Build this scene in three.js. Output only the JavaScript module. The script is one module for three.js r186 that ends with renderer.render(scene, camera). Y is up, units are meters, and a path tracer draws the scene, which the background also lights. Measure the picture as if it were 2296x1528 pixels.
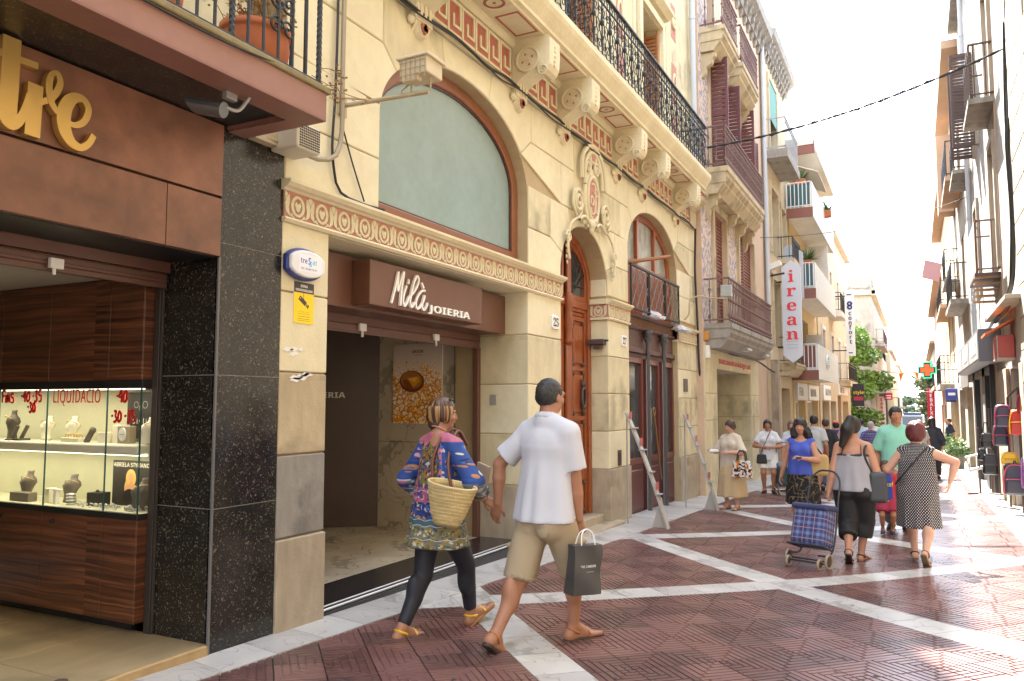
import * as THREE from 'three';
import { mergeGeometries, mergeVertices } from 'three/addons/utils/BufferGeometryUtils.js';
import { FontLoader } from 'three/addons/loaders/FontLoader.js';
import { TextGeometry } from 'three/addons/geometries/TextGeometry.js';
import { RoundedBoxGeometry } from 'three/addons/geometries/RoundedBoxGeometry.js';

// ------------------------------------------------------------------ camera, sky, sun, exposure
const scene = new THREE.Scene();
const camera = new THREE.PerspectiveCamera(46.69, 1024 / 681, 0.1, 1500);
camera.position.set(0, 1.5, 0);
camera.rotation.order = 'YXZ';
camera.rotation.set(THREE.MathUtils.degToRad(4.555), THREE.MathUtils.degToRad(27.058), 0);
camera.updateMatrixWorld(true); camera.updateProjectionMatrix();
const renderer = new THREE.WebGLRenderer({ antialias: true });
renderer.toneMapping = THREE.LinearToneMapping;
renderer.toneMappingExposure = 10;
renderer.shadowMap.enabled = true;
{ // a bright, thinly veiled summer sky
  const W = 64, H = 32, d = new Float32Array(W * H * 4);
  for (let j = 0; j < H; j++) for (let i = 0; i < W; i++) {
    const up = ((j + 0.5) / H - 0.5) * Math.PI, t = Math.max(0, Math.sin(up)), o = (j * W + i) * 4;
    const k = up < 0 ? 0.45 : 1.0;
    d[o] = k * (0.60 - 0.16 * t); d[o + 1] = k * (0.65 - 0.13 * t); d[o + 2] = k * (0.73 - 0.06 * t); d[o + 3] = 1;
  }
  const sky = new THREE.DataTexture(d, W, H, THREE.RGBAFormat, THREE.FloatType);
  sky.mapping = THREE.EquirectangularReflectionMapping; sky.magFilter = THREE.LinearFilter; sky.needsUpdate = true;
  scene.background = sky; scene.environment = sky;
}
const sun = new THREE.DirectionalLight(new THREE.Color(1, 0.95, 0.86), 4.5);
sun.position.set(-0.48 * 40, 1.62 * 40, -1.25 * 40 - 15); sun.target.position.set(0, 0, -15);
sun.castShadow = true; sun.shadow.radius = 1.2; sun.shadow.mapSize.set(2048, 2048);
Object.assign(sun.shadow.camera, { left: -40, right: 40, top: 40, bottom: -40, near: 1, far: 200 });
scene.add(sun, sun.target);

// ------------------------------------------------------------------ helpers
const V3 = (x, y, z) => new THREE.Vector3(x, y, z), V2 = (x, y) => new THREE.Vector2(x, y);
let seedState = 7, strokeNo = 0;
const reseed = (n) => { seedState = n >>> 0; };
const rnd = () => { seedState = (seedState + 0x6d2b79f5) | 0; let t = Math.imul(seedState ^ (seedState >>> 15), 1 | seedState); t = (t + Math.imul(t ^ (t >>> 7), 61 | t)) ^ t; return ((t ^ (t >>> 14)) >>> 0) / 4294967296; };
const rr = (a, b) => a + (b - a) * rnd();
const clamp = (x, a = 0, b = 1) => Math.min(b, Math.max(a, x)), lerp = (a, b, t) => a + (b - a) * t, sstep = (a, b, x) => { const t = clamp((x - a) / (b - a)); return t * t * (3 - 2 * t); };
const hash = (x, y, z = 0) => { let h = Math.imul(x | 0, 374761393) + Math.imul(y | 0, 668265263) + Math.imul(z | 0, 1442695041); h = Math.imul(h ^ (h >>> 13), 1274126177); return ((h ^ (h >>> 16)) >>> 0) / 4294967296; };
// periodic value noise (period p cells) and its sum over octaves; u, v in 0..1
const pnoise = (x, y, p, s = 0) => { const xi = Math.floor(x), yi = Math.floor(y), fx = x - xi, fy = y - yi, m = (a) => ((a % p) + p) % p, sx = fx * fx * (3 - 2 * fx), sy = fy * fy * (3 - 2 * fy);
  return lerp(lerp(hash(m(xi), m(yi), s), hash(m(xi + 1), m(yi), s), sx), lerp(hash(m(xi), m(yi + 1), s), hash(m(xi + 1), m(yi + 1), s), sx), sy); };
const fbm = (u, v, p, o = 5, s = 0) => { let a = 0.5, t = 0, w = 0; for (let i = 0; i < o; i++, p *= 2, a *= 0.5) { t += a * pnoise(u * p, v * p, p, s + i); w += a; } return t / w; };
const noise3 = (x, y, z) => { const xi = Math.floor(x), yi = Math.floor(y), zi = Math.floor(z), q = (t) => t * t * (3 - 2 * t), fx = q(x - xi), fy = q(y - yi), fz = q(z - zi), h = (a, b, c) => hash(xi + a, yi + b, zi + c);
  return lerp(lerp(lerp(h(0, 0, 0), h(1, 0, 0), fx), lerp(h(0, 1, 0), h(1, 1, 0), fx), fy), lerp(lerp(h(0, 0, 1), h(1, 0, 1), fx), lerp(h(0, 1, 1), h(1, 1, 1), fx), fy), fz); };
function dtex(W, H, f, srgb = true) { // f(u, v) -> [r, g, b] in 0..1
  const d = new Uint8Array(W * H * 4);
  for (let j = 0; j < H; j++) for (let i = 0; i < W; i++) { const c = f((i + 0.5) / W, (j + 0.5) / H), o = (j * W + i) * 4; d[o] = clamp(c[0]) * 255; d[o + 1] = clamp(c[1]) * 255; d[o + 2] = clamp(c[2]) * 255; d[o + 3] = 255; }
  const t = new THREE.DataTexture(d, W, H); t.magFilter = THREE.LinearFilter; t.wrapS = t.wrapT = THREE.RepeatWrapping; if (srgb) t.colorSpace = THREE.SRGBColorSpace; t.needsUpdate = true; return t;
}
function ctex(W, H, draw) { const c = document.createElement('canvas'); c.width = W; c.height = H; draw(c.getContext('2d'), W, H); const t = new THREE.CanvasTexture(c); t.colorSpace = THREE.SRGBColorSpace; t.wrapS = t.wrapT = THREE.ClampToEdgeWrapping; return t; }
const rep = (t, sx, sy = sx, ox = 0, oy = 0) => { const c = t.clone(); c.repeat.set(sx, sy); c.offset.set(ox, oy); c.needsUpdate = true; return c; };
const lin = (r, g, b) => new THREE.Color().setRGB(r, g, b), hex = (s) => new THREE.Color(s);

const taken = new Map();
const numbered = (n) => { const k = taken.get(n) ?? -1; taken.set(n, k + 1); return k < 0 ? n : n + '_' + String(k + 1).padStart(3, '0'); };
function tag(o, label, category, group) { o.userData.label = label; o.userData.category = category; if (group) o.userData.group = group; return o; }
function thing(name, label, category, pos = [0, 0, 0], group) { const o = new THREE.Group(); o.name = numbered(name); o.position.set(...pos); scene.add(o); return tag(o, label, category, group); }
// a mesh from geometry given in world coordinates, hung under parent (no turned parents here)
function part(parent, name, geo, mat, label) {
  const m = new THREE.Mesh(Array.isArray(geo) ? merge(geo) : geo, mat); m.name = name; if (label) m.userData.label = label;
  const p = V3(0, 0, 0); for (let q = parent; q && q !== scene; q = q.parent) p.sub(q.position); m.position.copy(p); parent.add(m); return m;
}
function lpart(parent, name, geo, mat, label) { const m = new THREE.Mesh(Array.isArray(geo) ? merge(geo) : geo, mat); m.name = name; if (label) m.userData.label = label; parent.add(m); return m; }
function single(name, geo, mat, label, category, group) { const m = new THREE.Mesh(Array.isArray(geo) ? merge(geo) : geo, mat); m.name = numbered(name); scene.add(m); return tag(m, label, category, group); }
function struct(name, geo, mat) { const m = new THREE.Mesh(Array.isArray(geo) ? merge(geo) : geo, mat); m.name = numbered(name); m.userData.kind = 'structure'; scene.add(m); return m; }
function merge(list) {
  const anyC = list.some((g) => g.attributes.color);
  const gs = list.map((g) => { let q = g.index ? g.toNonIndexed() : g; if (!q.attributes.uv) uvBox(q); if (!q.attributes.normal) q.computeVertexNormals();
    if (anyC && !q.attributes.color) q.setAttribute('color', new THREE.BufferAttribute(new Float32Array(q.attributes.position.count * 3).fill(1), 3));
    const r = new THREE.BufferGeometry(); for (const k of anyC ? ['position', 'normal', 'uv', 'color'] : ['position', 'normal', 'uv']) r.setAttribute(k, q.attributes[k]); return r; });
  return gs.length === 1 ? gs[0] : mergeGeometries(gs);
}
// texture coordinates in metres, from the face's main direction
function uvBox(g, k = 1) {
  if (g.index) { const q = g.toNonIndexed(); g.index = null; for (const n in q.attributes) g.setAttribute(n, q.attributes[n]); }
  if (!g.attributes.normal) g.computeVertexNormals();
  const p = g.attributes.position.array, n = p.length / 9, uv = new Float32Array(n * 6);
  for (let t = 0; t < n; t++) {
    const o = t * 9, ax = p[o + 3] - p[o], ay = p[o + 4] - p[o + 1], az = p[o + 5] - p[o + 2], bx = p[o + 6] - p[o], by = p[o + 7] - p[o + 1], bz = p[o + 8] - p[o + 2];
    const nx = Math.abs(ay * bz - az * by), ny = Math.abs(az * bx - ax * bz), nz = Math.abs(ax * by - ay * bx);
    for (let v = 0; v < 3; v++) { const x = p[o + v * 3], y = p[o + v * 3 + 1], z = p[o + v * 3 + 2], q = t * 6 + v * 2; if (nx >= ny && nx >= nz) { uv[q] = z; uv[q + 1] = y; } else if (ny >= nz) { uv[q] = x; uv[q + 1] = z; } else { uv[q] = x; uv[q + 1] = y; } uv[q] *= k; uv[q + 1] *= k; }
  }
  g.setAttribute('uv', new THREE.BufferAttribute(uv, 2)); return g;
}
// box between two corners; s runs down the street (z = -s)
const bx = (x0, x1, y0, y1, s0, s1) => uvBox(new THREE.BoxGeometry(Math.abs(x1 - x0), Math.abs(y1 - y0), Math.abs(s1 - s0)).translate((x0 + x1) / 2, (y0 + y1) / 2, -(s0 + s1) / 2));
function rbx(x0, x1, y0, y1, s0, s1, r = 0.01) { const a = Math.abs(x1 - x0), b = Math.abs(y1 - y0), c = Math.abs(s1 - s0); return uvBox(new RoundedBoxGeometry(a, b, c, 1, Math.min(r, a / 2.1, b / 2.1, c / 2.1)).translate((x0 + x1) / 2, (y0 + y1) / 2, -(s0 + s1) / 2)); }
// a box with chamfered front face (face towards +x when dir = 1)
const shapeOf = (pts, holes = []) => { const s = new THREE.Shape(pts.map((p) => V2(p[0], p[1]))); for (const h of holes) s.holes.push(new THREE.Path(h.map((p) => V2(p[0], p[1])))); return s; };
// outline in (s, y), extruded in x from x0 (back) to x1 (front); bevel on the front and back edges
function ext(pts, x0, x1, { holes = [], bevel = 0, seg = 1, steps = 1, gap = 0 } = {}) {
  const lo = Math.min(x0, x1), hi = Math.max(x0, x1), b = Math.min(bevel, (hi - lo) / 2.2);
  const g = new THREE.ExtrudeGeometry(shapeOf(pts, holes), { depth: hi - lo - 2 * b, bevelEnabled: b > 0, bevelThickness: b, bevelSize: b, bevelOffset: -b - gap, bevelSegments: seg, curveSegments: 8, steps });
  g.translate(0, 0, b); g.rotateY(Math.PI / 2); g.translate(lo, 0, 0); return uvBox(g);
}
// profile in (x, y), extruded along the street from s0 to s1
function prof(pts, s0, s1) { const g = new THREE.ExtrudeGeometry(shapeOf(pts), { depth: s1 - s0, bevelEnabled: false, curveSegments: 6 }); g.translate(0, 0, -s1); return uvBox(g); }
// outline in (x, s) seen from above, extruded in y
function slab(pts, y0, y1, holes = []) { const g = new THREE.ExtrudeGeometry(shapeOf(pts, holes), { depth: y1 - y0, bevelEnabled: false }); g.rotateX(-Math.PI / 2); g.translate(0, y0, 0); return uvBox(g); }
function tube(pts, r, { seg = 0, rad = 6, closed = false } = {}) { const c = pts.length === 2 ? new THREE.LineCurve3(V3(...pts[0]), V3(...pts[1])) : new THREE.CatmullRomCurve3(pts.map((p) => V3(...p)), closed); return new THREE.TubeGeometry(c, seg || (pts.length === 2 ? 1 : pts.length * 5), r, rad, closed); }
function rod(a, b, r0, r1 = r0, n = 8) { const A = V3(...a), B = V3(...b), d = B.clone().sub(A), g = new THREE.CylinderGeometry(r1, r0, d.length(), n, 1); g.applyQuaternion(new THREE.Quaternion().setFromUnitVectors(V3(0, 1, 0), d.clone().normalize())); const m = A.add(B).multiplyScalar(0.5); return g.translate(m.x, m.y, m.z); }
const lathe = (pts, n = 16) => new THREE.LatheGeometry(pts.map((p) => V2(p[0], p[1])), n);
const ball = (x, y, z, r, sx = 1, sy = 1, sz = 1, n = 10) => new THREE.SphereGeometry(r, n, Math.max(6, n * 0.7 | 0)).scale(sx, sy, sz).translate(x, y, z);
// a brush stroke: centre line with widths, as a flat outline
function stroke(pts, widths, n = 24) {
  const c = new THREE.CatmullRomCurve3(pts.map((p) => V3(p[0], p[1], 0))), L = [], R = [], w = (t) => { if (!Array.isArray(widths)) return widths; const f = t * (widths.length - 1), i = Math.min(widths.length - 2, Math.floor(f)); return lerp(widths[i], widths[i + 1], f - i); };
  for (let i = 0; i <= n; i++) { const t = i / n, p = c.getPoint(t), d = c.getTangent(t), h = w(t) / 2; L.push([p.x - d.y * h, p.y + d.x * h]); R.push([p.x + d.y * h, p.y - d.x * h]); }
  return { L, R };
}
// a ribbon solid along a stroke in the (s, y) plane between x0 and x1
function ribbon(pts, widths, x0, x1, n = 24) {
  const { L, R } = stroke(pts, widths, n), P = [], I = [], k0 = (strokeNo++ % 4) * 0.0011;
  for (let i = 0; i <= n; i++) { const f = x1 + k0 + 0.004 * (x1 - x0 > 0.01 ? 1 : 0.1) * i / n, b = x0 - 0.0004 * i / n; P.push(f, L[i][1], -L[i][0], f, R[i][1], -R[i][0], b, L[i][1], -L[i][0], b, R[i][1], -R[i][0]); }
  const q = (a, b, c, d) => I.push(a, b, c, a, c, d);
  for (let i = 0; i < n; i++) { const a = i * 4, b = a + 4; q(a, b, b + 1, a + 1); q(a + 2, a + 3, b + 3, b + 2); q(a, a + 2, b + 2, b); q(a + 1, b + 1, b + 3, a + 3); }
  q(0, 1, 3, 2); const e = n * 4; q(e, e + 2, e + 3, e + 1);
  const g = new THREE.BufferGeometry(); g.setAttribute('position', new THREE.Float32BufferAttribute(P, 3)); g.setIndex(I); return uvBox(g.toNonIndexed());
}
const arc = (cx, cy, a, b, t0, t1, n) => Array.from({ length: n + 1 }, (_, i) => { const t = lerp(t0, t1, i / n); return [cx + a * Math.cos(t), cy + b * Math.sin(t)]; });
const onArch = (A, s) => A.cy + A.b * Math.sqrt(Math.max(0, 1 - ((s - A.c) / A.a) ** 2));
const fonts = {};
for (const [k, f] of [['sans', 'droid_sans_regular'], ['bold', 'droid_sans_bold'], ['serif', 'droid_serif_bold']]) fonts[k] = await new FontLoader().loadAsync('fonts/droid/' + f + '.typeface.json');
// lettering laid on a wall that faces +x: reads along +s
function wallText(str, font, size, depth, x, y, s, stretch = 1) { const g = new TextGeometry(str, { font: fonts[font], size, depth, curveSegments: 4 }); g.scale(stretch, 1, 1); g.rotateY(Math.PI / 2); g.translate(x, y, -s); return g; }
// lettering that faces the camera end of the street (+z)
function faceText(str, font, size, depth, x, y, s, stretch = 1) { const g = new TextGeometry(str, { font: fonts[font], size, depth, curveSegments: 4 }); g.scale(stretch, 1, 1); g.translate(x, y, -s); return g; }
// flat printed panels
function panelX(x, y0, y1, s0, s1) { const g = new THREE.PlaneGeometry(s1 - s0, y1 - y0); g.rotateY(Math.PI / 2); g.translate(x, (y0 + y1) / 2, -(s0 + s1) / 2); return g; }
function panelZ(s, x0, x1, y0, y1) { const g = new THREE.PlaneGeometry(x1 - x0, y1 - y0); g.translate((x0 + x1) / 2, (y0 + y1) / 2, -s); return g; }

// ------------------------------------------------------------------ materials
const mottle = dtex(512, 512, (u, v) => { const a = fbm(u, v, 4, 6, 1), b = fbm(u, v, 32, 3, 9), c = 0.95 + 0.09 * (a - 0.5) + 0.05 * (b - 0.5); return [c, c * (0.995 + 0.02 * (a - 0.5)), c * (0.98 + 0.05 * (a - 0.5))]; });
const grimeT = dtex(512, 512, (u, v) => { const a = fbm(u, v, 3, 6, 21), st = fbm(u * 1, v * 0.25 + 0.0, 24, 3, 5), c = 0.9 + 0.22 * (a - 0.5) + 0.12 * (st - 0.5) - 0.4 * sstep(0.56, 0.76, a) * st; return [c, c * 0.985, c * 0.96]; });
const bumpT = dtex(512, 512, (u, v) => { const c = 0.6 * fbm(u, v, 16, 5, 3) + 0.4 * fbm(u, v, 128, 2, 8); return [c, c, c]; }, false);
const std = (color, roughness = 0.8, o = {}) => new THREE.MeshStandardMaterial({ color, roughness, ...o });
const phy = (color, roughness = 0.5, o = {}) => new THREE.MeshPhysicalMaterial({ color, roughness, ...o });
const stucco = (c, sc = 0.35, r = 0.88, t = mottle) => std(c, r, { map: rep(t, sc), bumpMap: rep(bumpT, sc * 2), bumpScale: 0.004 });
const M = {};
M.cream = stucco(lin(0.765, 0.69, 0.47)); M.cream2 = stucco(lin(0.775, 0.70, 0.47), 0.45, 0.88, grimeT); M.cream3 = stucco(lin(0.775, 0.705, 0.495), 0.45); M.creamJoint = stucco(lin(0.46, 0.35, 0.20));
M.creamTrim = stucco(lin(0.75, 0.67, 0.46), 0.8); M.creamDirty = stucco(lin(0.60, 0.50, 0.33), 0.6, 0.9, grimeT);
M.red = stucco(lin(0.44, 0.145, 0.105), 0.8); M.redPale = stucco(lin(0.52, 0.245, 0.19), 0.8);
M.concrete = stucco(lin(0.36, 0.34, 0.31), 0.8, 0.9, grimeT); M.stoneBase = stucco(lin(0.50, 0.42, 0.31), 0.7, 0.85, grimeT);
M.paleStone = stucco(lin(0.44, 0.385, 0.31), 0.5, 0.85, grimeT); M.tanStone = stucco(lin(0.40, 0.33, 0.25), 0.6, 0.9, grimeT);
M.pink = stucco(lin(0.60, 0.44, 0.32), 0.5); M.sand = stucco(lin(0.56, 0.45, 0.30), 0.5); M.white = stucco(lin(0.72, 0.69, 0.62), 0.5); M.ochre = stucco(lin(0.62, 0.46, 0.24), 0.5);
M.greyStone = stucco(lin(0.44, 0.41, 0.375), 0.5, 0.9, grimeT); M.tawny = stucco(lin(0.5, 0.33, 0.22), 0.5);
M.iron = std(lin(0.028, 0.03, 0.032), 0.5, { metalness: 0.35 }); M.ironBrown = std(lin(0.075, 0.045, 0.038), 0.65); M.ironRust = std(lin(0.17, 0.10, 0.085), 0.7); M.steel = std(lin(0.5, 0.5, 0.5), 0.35, { metalness: 0.8 });
M.galv = std(lin(0.42, 0.43, 0.44), 0.5, { metalness: 0.5, map: rep(mottle, 2) }); M.pipe = std(lin(0.44, 0.46, 0.48), 0.55); M.whitePaint = std(lin(0.75, 0.74, 0.71), 0.5); M.black = std(lin(0.012, 0.012, 0.013), 0.5); M.cable = std(lin(0.02, 0.019, 0.018), 0.6); M.cableGrey = std(lin(0.33, 0.27, 0.18), 0.7);
M.granite = phy(lin(1, 1, 1), 0.22, { map: dtex(1024, 1024, (u, v) => { const n = fbm(u, v, 90, 2, 31), q = fbm(u, v, 150, 2, 77), z = fbm(u, v, 14, 3, 4), f = sstep(0.70, 0.78, n), f2 = sstep(0.72, 0.79, q) * 0.6, b = 0.035 + 0.1 * z + 0.07 * fbm(u, v, 60, 2, 12); return [b + f * 0.27 + f2 * 0.16, b * 0.96 + f * 0.24 + f2 * 0.15, b * 0.9 + f * 0.2 + f2 * 0.12]; }), ior: 1.55 });
M.granite.map.repeat.set(1.15, 1.15);
M.graniteDark = phy(lin(0.018, 0.018, 0.02), 0.15, { ior: 1.55 });
M.bronze = phy(lin(0.58, 0.57, 0.57), 0.42, { metalness: 0.15, map: dtex(512, 512, (u, v) => { const a = fbm(u, v, 3, 6, 41), b = fbm(u, v, 12, 4, 43), k = 0.76 + 0.3 * (a - 0.5) + 0.14 * (b - 0.5); return [k * 0.86, k * 0.60, k * 0.47]; }), bumpMap: rep(bumpT, 1), bumpScale: 0.002 }); M.bronze.map.repeat.set(0.8, 0.8);
M.maroon = phy(lin(0.15, 0.068, 0.05), 0.42, { map: rep(mottle, 1) }); M.balconyRed = phy(lin(0.30, 0.145, 0.11), 0.5, { map: rep(mottle, 0.7) }); M.signBrown = phy(lin(0.16, 0.070, 0.045), 0.38, { map: rep(mottle, 0.5) });
M.gold = phy(lin(0.62, 0.40, 0.12), 0.38, { metalness: 0.6 }); M.goldSide = phy(lin(0.25, 0.12, 0.03), 0.45, { metalness: 0.6 });
const woodT = (c1, c2, s, px = 4, py = 60) => dtex(512, 512, (u, v) => { const w = fbm(u, v, 4, 3, s) * 0.9, l = pnoise((u * 2 + w) * 2, v * py + w * 5, py > 63 ? 128 : 64, s), l2 = fbm(u * 0.5, v, 64, 3, s + 5), k = clamp(0.55 * l + 0.55 * l2); return [lerp(c1[0], c2[0], k), lerp(c1[1], c2[1], k), lerp(c1[2], c2[2], k)]; });
M.zebrano = phy(lin(1, 1, 1), 0.3, { map: dtex(512, 512, (u, v) => { const w = (fbm(u, v, 3, 3, 8) - 0.5) * 0.05, y = v + w, k = clamp(0.6 * pnoise(u * 2, y * 60, 60, 4) + 0.5 * pnoise(u * 4, y * 120, 120, 5) + 0.25 * (fbm(u, v, 4, 3, 9) - 0.5)); return [lerp(0.20, 0.52, k), lerp(0.115, 0.32, k), lerp(0.08, 0.215, k)]; }) }); M.zebrano.map.repeat.set(0.8, 1.3);
M.doorWood = phy(lin(1, 0.98, 0.92), 0.34, { map: (() => { const t = woodT([0.42, 0.19, 0.075], [0.66, 0.35, 0.16], 8); t.center.set(0.5, 0.5); t.rotation = Math.PI / 2; t.repeat.set(0.8, 0.8); return t; })(), clearcoat: 0.3, clearcoatRoughness: 0.3 });
M.frameWood = phy(lin(0.27, 0.10, 0.045), 0.35, { map: rep(mottle, 1.5) }); M.farGrey = stucco(lin(0.40, 0.365, 0.33), 0.4, 0.9, grimeT); M.darkWood = phy(lin(0.075, 0.026, 0.02), 0.35); M.shutterRed = std(lin(0.115, 0.030, 0.030), 0.55); M.shutterRust = std(lin(0.21, 0.075, 0.05), 0.6); M.shutterOrange = std(lin(0.42, 0.16, 0.05), 0.6);
M.marble = phy(lin(1, 1, 1), 0.3, { map: dtex(512, 512, (u, v) => { const w = fbm(u, v, 4, 5, 51), l = Math.abs(pnoise(u * 5 + w * 3, v * 5 + w * 4, 5, 54) - 0.5), vein = sstep(0.06, 0.0, l) * 0.17, k = 0.84 + 0.12 * (w - 0.5) - vein; return [k, k * 0.985, k * 0.955]; }) });
M.marbleBeige = phy(lin(0.80, 0.72, 0.58), 0.25, { map: M.marble.map });
M.marbleStreet = [0, 1, 2].map((i) => phy(lin(0.74 - 0.05 * i, 0.735 - 0.055 * i, 0.73 - 0.05 * i), 0.34, { map: rep(M.marble.map, 1.2, 1.2, i * 0.37, i * 0.21) }));
M.terra = [[0.19, 0.092, 0.087], [0.168, 0.084, 0.081], [0.205, 0.103, 0.096], [0.15, 0.08, 0.079]].map((c, i) => phy(lin(...c), 0.3, { map: rep(i % 2 ? grimeT : mottle, 2, 2, i * 0.23, i * 0.41) }));
M.grout = std(lin(0.155, 0.125, 0.115), 0.7, { map: rep(grimeT, 1) });
M.limestoneFloor = phy(lin(0.45, 0.35, 0.21), 0.35, { map: rep(grimeT, 0.5) });
M.glass = phy(lin(1, 1, 1), 0.02, { transmission: 1, thickness: 0, ior: 1.5 }); M.glassDark = phy(lin(0.05, 0.055, 0.06), 0.06, { ior: 1.5 }); M.glassFrost = phy(lin(0.275, 0.375, 0.365), 0.25, { map: rep(mottle, 0.5), ior: 1.5 }); M.glassPale = phy(lin(0.45, 0.48, 0.46), 0.25, { map: rep(grimeT, 0.6) });
M.terracottaPot = std(lin(0.46, 0.14, 0.055), 0.8, { map: rep(mottle, 2) });
// ------------------------------------------------------------------ ground: a street that falls gently away and is dished towards its middle
const SL = 0.024;
const gy = (x, s) => { const t = (x + 1.3) / 2.2, b = x > -1.3 ? 0.085 * Math.min(t * t, 1.6) : 0.028 * Math.min(t * t, 1.6); return -SL * s + b; };
const kerbL = (s) => s < 10 ? -3.75 + 0.038 * s : s < 22 ? -3.37 + (s - 10) * 0.019 : -3.14;
const KR = 1.07;
function patch(xs, ss, f, dy) { const P = [], I = [], U = [], nx = xs.length; for (const s of ss) for (const x of xs) { const X = typeof x === 'function' ? x(s) : x; P.push(X, f(X, s) + dy, -s); U.push(X, s); } for (let j = 0; j < ss.length - 1; j++) for (let i = 0; i < nx - 1; i++) { const a = j * nx + i; I.push(a, a + 1, a + nx + 1, a, a + nx + 1, a + nx); } const g = new THREE.BufferGeometry(); g.setAttribute('position', new THREE.Float32BufferAttribute(P, 3)); g.setAttribute('uv', new THREE.Float32BufferAttribute(U, 2)); g.setIndex(I); g.computeVertexNormals(); return g; }
const range = (a, b, d) => { const r = []; for (let t = a; t < b - 1e-6; t += d) r.push(t); r.push(b); return r; };
struct('ground', patch([-400, -60, -9, 8, 60, 400], [-60, -20, 0, 40, 100, 200, 400, 900], (x, s) => -SL * s, -0.35), stucco(lin(0.2, 0.17, 0.14), 0.1));
const street = new THREE.Group(); street.name = 'pedestrian_street'; street.userData.kind = 'structure'; scene.add(street);
lpart(street, 'street_bed', patch(range(-7, 5, 0.5), range(-14, 150, 2), gy, -0.02), M.grout);
lpart(street, 'far_paving', patch([(s) => kerbL(s), -2, -1.2, -0.4, 0.4, KR], range(46, 150, 3), gy, -0.002), M.terra[0]);
{
  const R2 = Math.SQRT2, PER = 4.2 / R2, SW = 0.335, T = (PER - SW) / 9, A0 = 2.5 / R2, B0 = 9.05 / R2;
  // one ribbed clay tile: six nested L-shaped ribs over a plate
  const ribs = [], N = 6, pt = T / N, w = pt - 0.0105, h = 0.0065, G = 0.003;
  const rib = (x0, x1, z0, z1) => { const e = 0.0018, P = [[x0, -h, z0], [x1, -h, z0], [x1, -h, z1], [x0, -h, z1], [x0 + e, 0, z0 + e], [x1 - e, 0, z0 + e], [x1 - e, 0, z1 - e], [x0 + e, 0, z1 - e]], F = [[4, 7, 6, 5], [0, 4, 5, 1], [1, 5, 6, 2], [2, 6, 7, 3], [3, 7, 4, 0]], a = []; for (const f of F) for (const k of [0, 1, 2, 0, 2, 3]) a.push(...P[f[k]]); const g = new THREE.BufferGeometry(); g.setAttribute('position', new THREE.Float32BufferAttribute(a, 3)); return uvBox(g); };
  for (let i = 0; i < N; i++) { const a = -T / 2 + i * pt + G, e = T / 2 - G; ribs.push(rib(a, a + w, a, e)); if (a + pt < e) ribs.push(rib(a + pt, e, a, a + w)); }
  const pl = new THREE.PlaneGeometry(T - 2 * G, T - 2 * G); pl.rotateX(-Math.PI / 2); pl.translate(0, -h + 0.0004, 0); ribs.push(pl);
  const tileG = merge(ribs), list = [], q = new THREE.Quaternion(), q2 = new THREE.Quaternion(), m4 = new THREE.Matrix4();
  reseed(11);
  const fr = new THREE.Frustum().setFromProjectionMatrix(new THREE.Matrix4().multiplyMatrices(camera.projectionMatrix, camera.matrixWorldInverse));
  for (let ia = -4; ia < 18; ia++) for (let ib = -4; ib < 18; ib++) for (let i = 0; i < 9; i++) for (let j = 0; j < 9; j++) {
    const a = A0 + ia * PER + SW / 2 + (i + 0.5) * T, b = B0 + ib * PER + SW / 2 + (j + 0.5) * T, x = (a - b) / R2, s = (a + b) / R2;
    if (s < 0.5 || s > 46 || x < kerbL(s) - 0.16 || x > KR + 0.16) continue;
    const e = 0.05, nrm = V3(-(gy(x + e, s) - gy(x - e, s)) / (2 * e), 1, (gy(x, s + e) - gy(x, s - e)) / (2 * e)).normalize();
    q.setFromUnitVectors(V3(0, 1, 0), nrm); q2.setFromAxisAngle(V3(0, 1, 0), Math.PI / 4 + Math.PI / 2 * ([1, 2, 0, 3][(i & 1) + 2 * (j & 1)])); q.multiply(q2);
    const p = V3(x, gy(x, s) + rr(-0.0008, 0.0008), -s), d = p.distanceTo(camera.position), vis = fr.intersectsSphere(new THREE.Sphere(p, 0.12));
    list.push({ p, q: q.clone(), k: vis ? Math.abs(p.y - 1.5) / d ** 3 : -1 / d, m: Math.floor(rnd() * 4) });
  }
  list.sort((u, v) => v.k - u.k);
  list.slice(0, 298).forEach((t) => { const m = lpart(street, 'paving_tile', tileG, M.terra[t.m]); m.position.copy(t.p); m.quaternion.copy(t.q); });
  for (let c = 0; c < 4; c++) { const L = list.slice(298).filter((t) => t.m === c), im = new THREE.InstancedMesh(tileG, M.terra[c], L.length); L.forEach((t, i) => im.setMatrixAt(i, m4.compose(t.p, t.q, V3(1, 1, 1)))); im.name = 'far_tiles'; im.userData.kind = 'stuff'; street.add(im); }
  // marble slabs: two crossing sets of diagonal strips, then the edging along both house fronts
  const quadSlab = (c, dy, th = 0.02) => { const g = new THREE.BufferGeometry(), up = c.map(([x, s]) => [x, gy(x, s) + dy, -s]), dn = c.map(([x, s]) => [x, gy(x, s) + dy - th, -s]), a = []; const f = (p, q, r, t) => a.push(...p, ...q, ...r, ...p, ...r, ...t); f(up[0], up[1], up[2], up[3]); for (let i = 0; i < 4; i++) { const j = (i + 1) % 4; f(dn[i], dn[j], up[j], up[i]); } g.setAttribute('position', new THREE.Float32BufferAttribute(a, 3)); return uvBox(g); };
  const far = [], ab = (a, b) => [(a - b) / R2, (a + b) / R2], put = (name, c, dy) => { const s = c[0][1], x = c[0][0]; const g = quadSlab(c, dy); if (s < 27) lpart(street, name, g, M.marbleStreet[Math.floor(rnd() * 3)]); else far.push(g); };
  const gp = 0.003;
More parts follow.
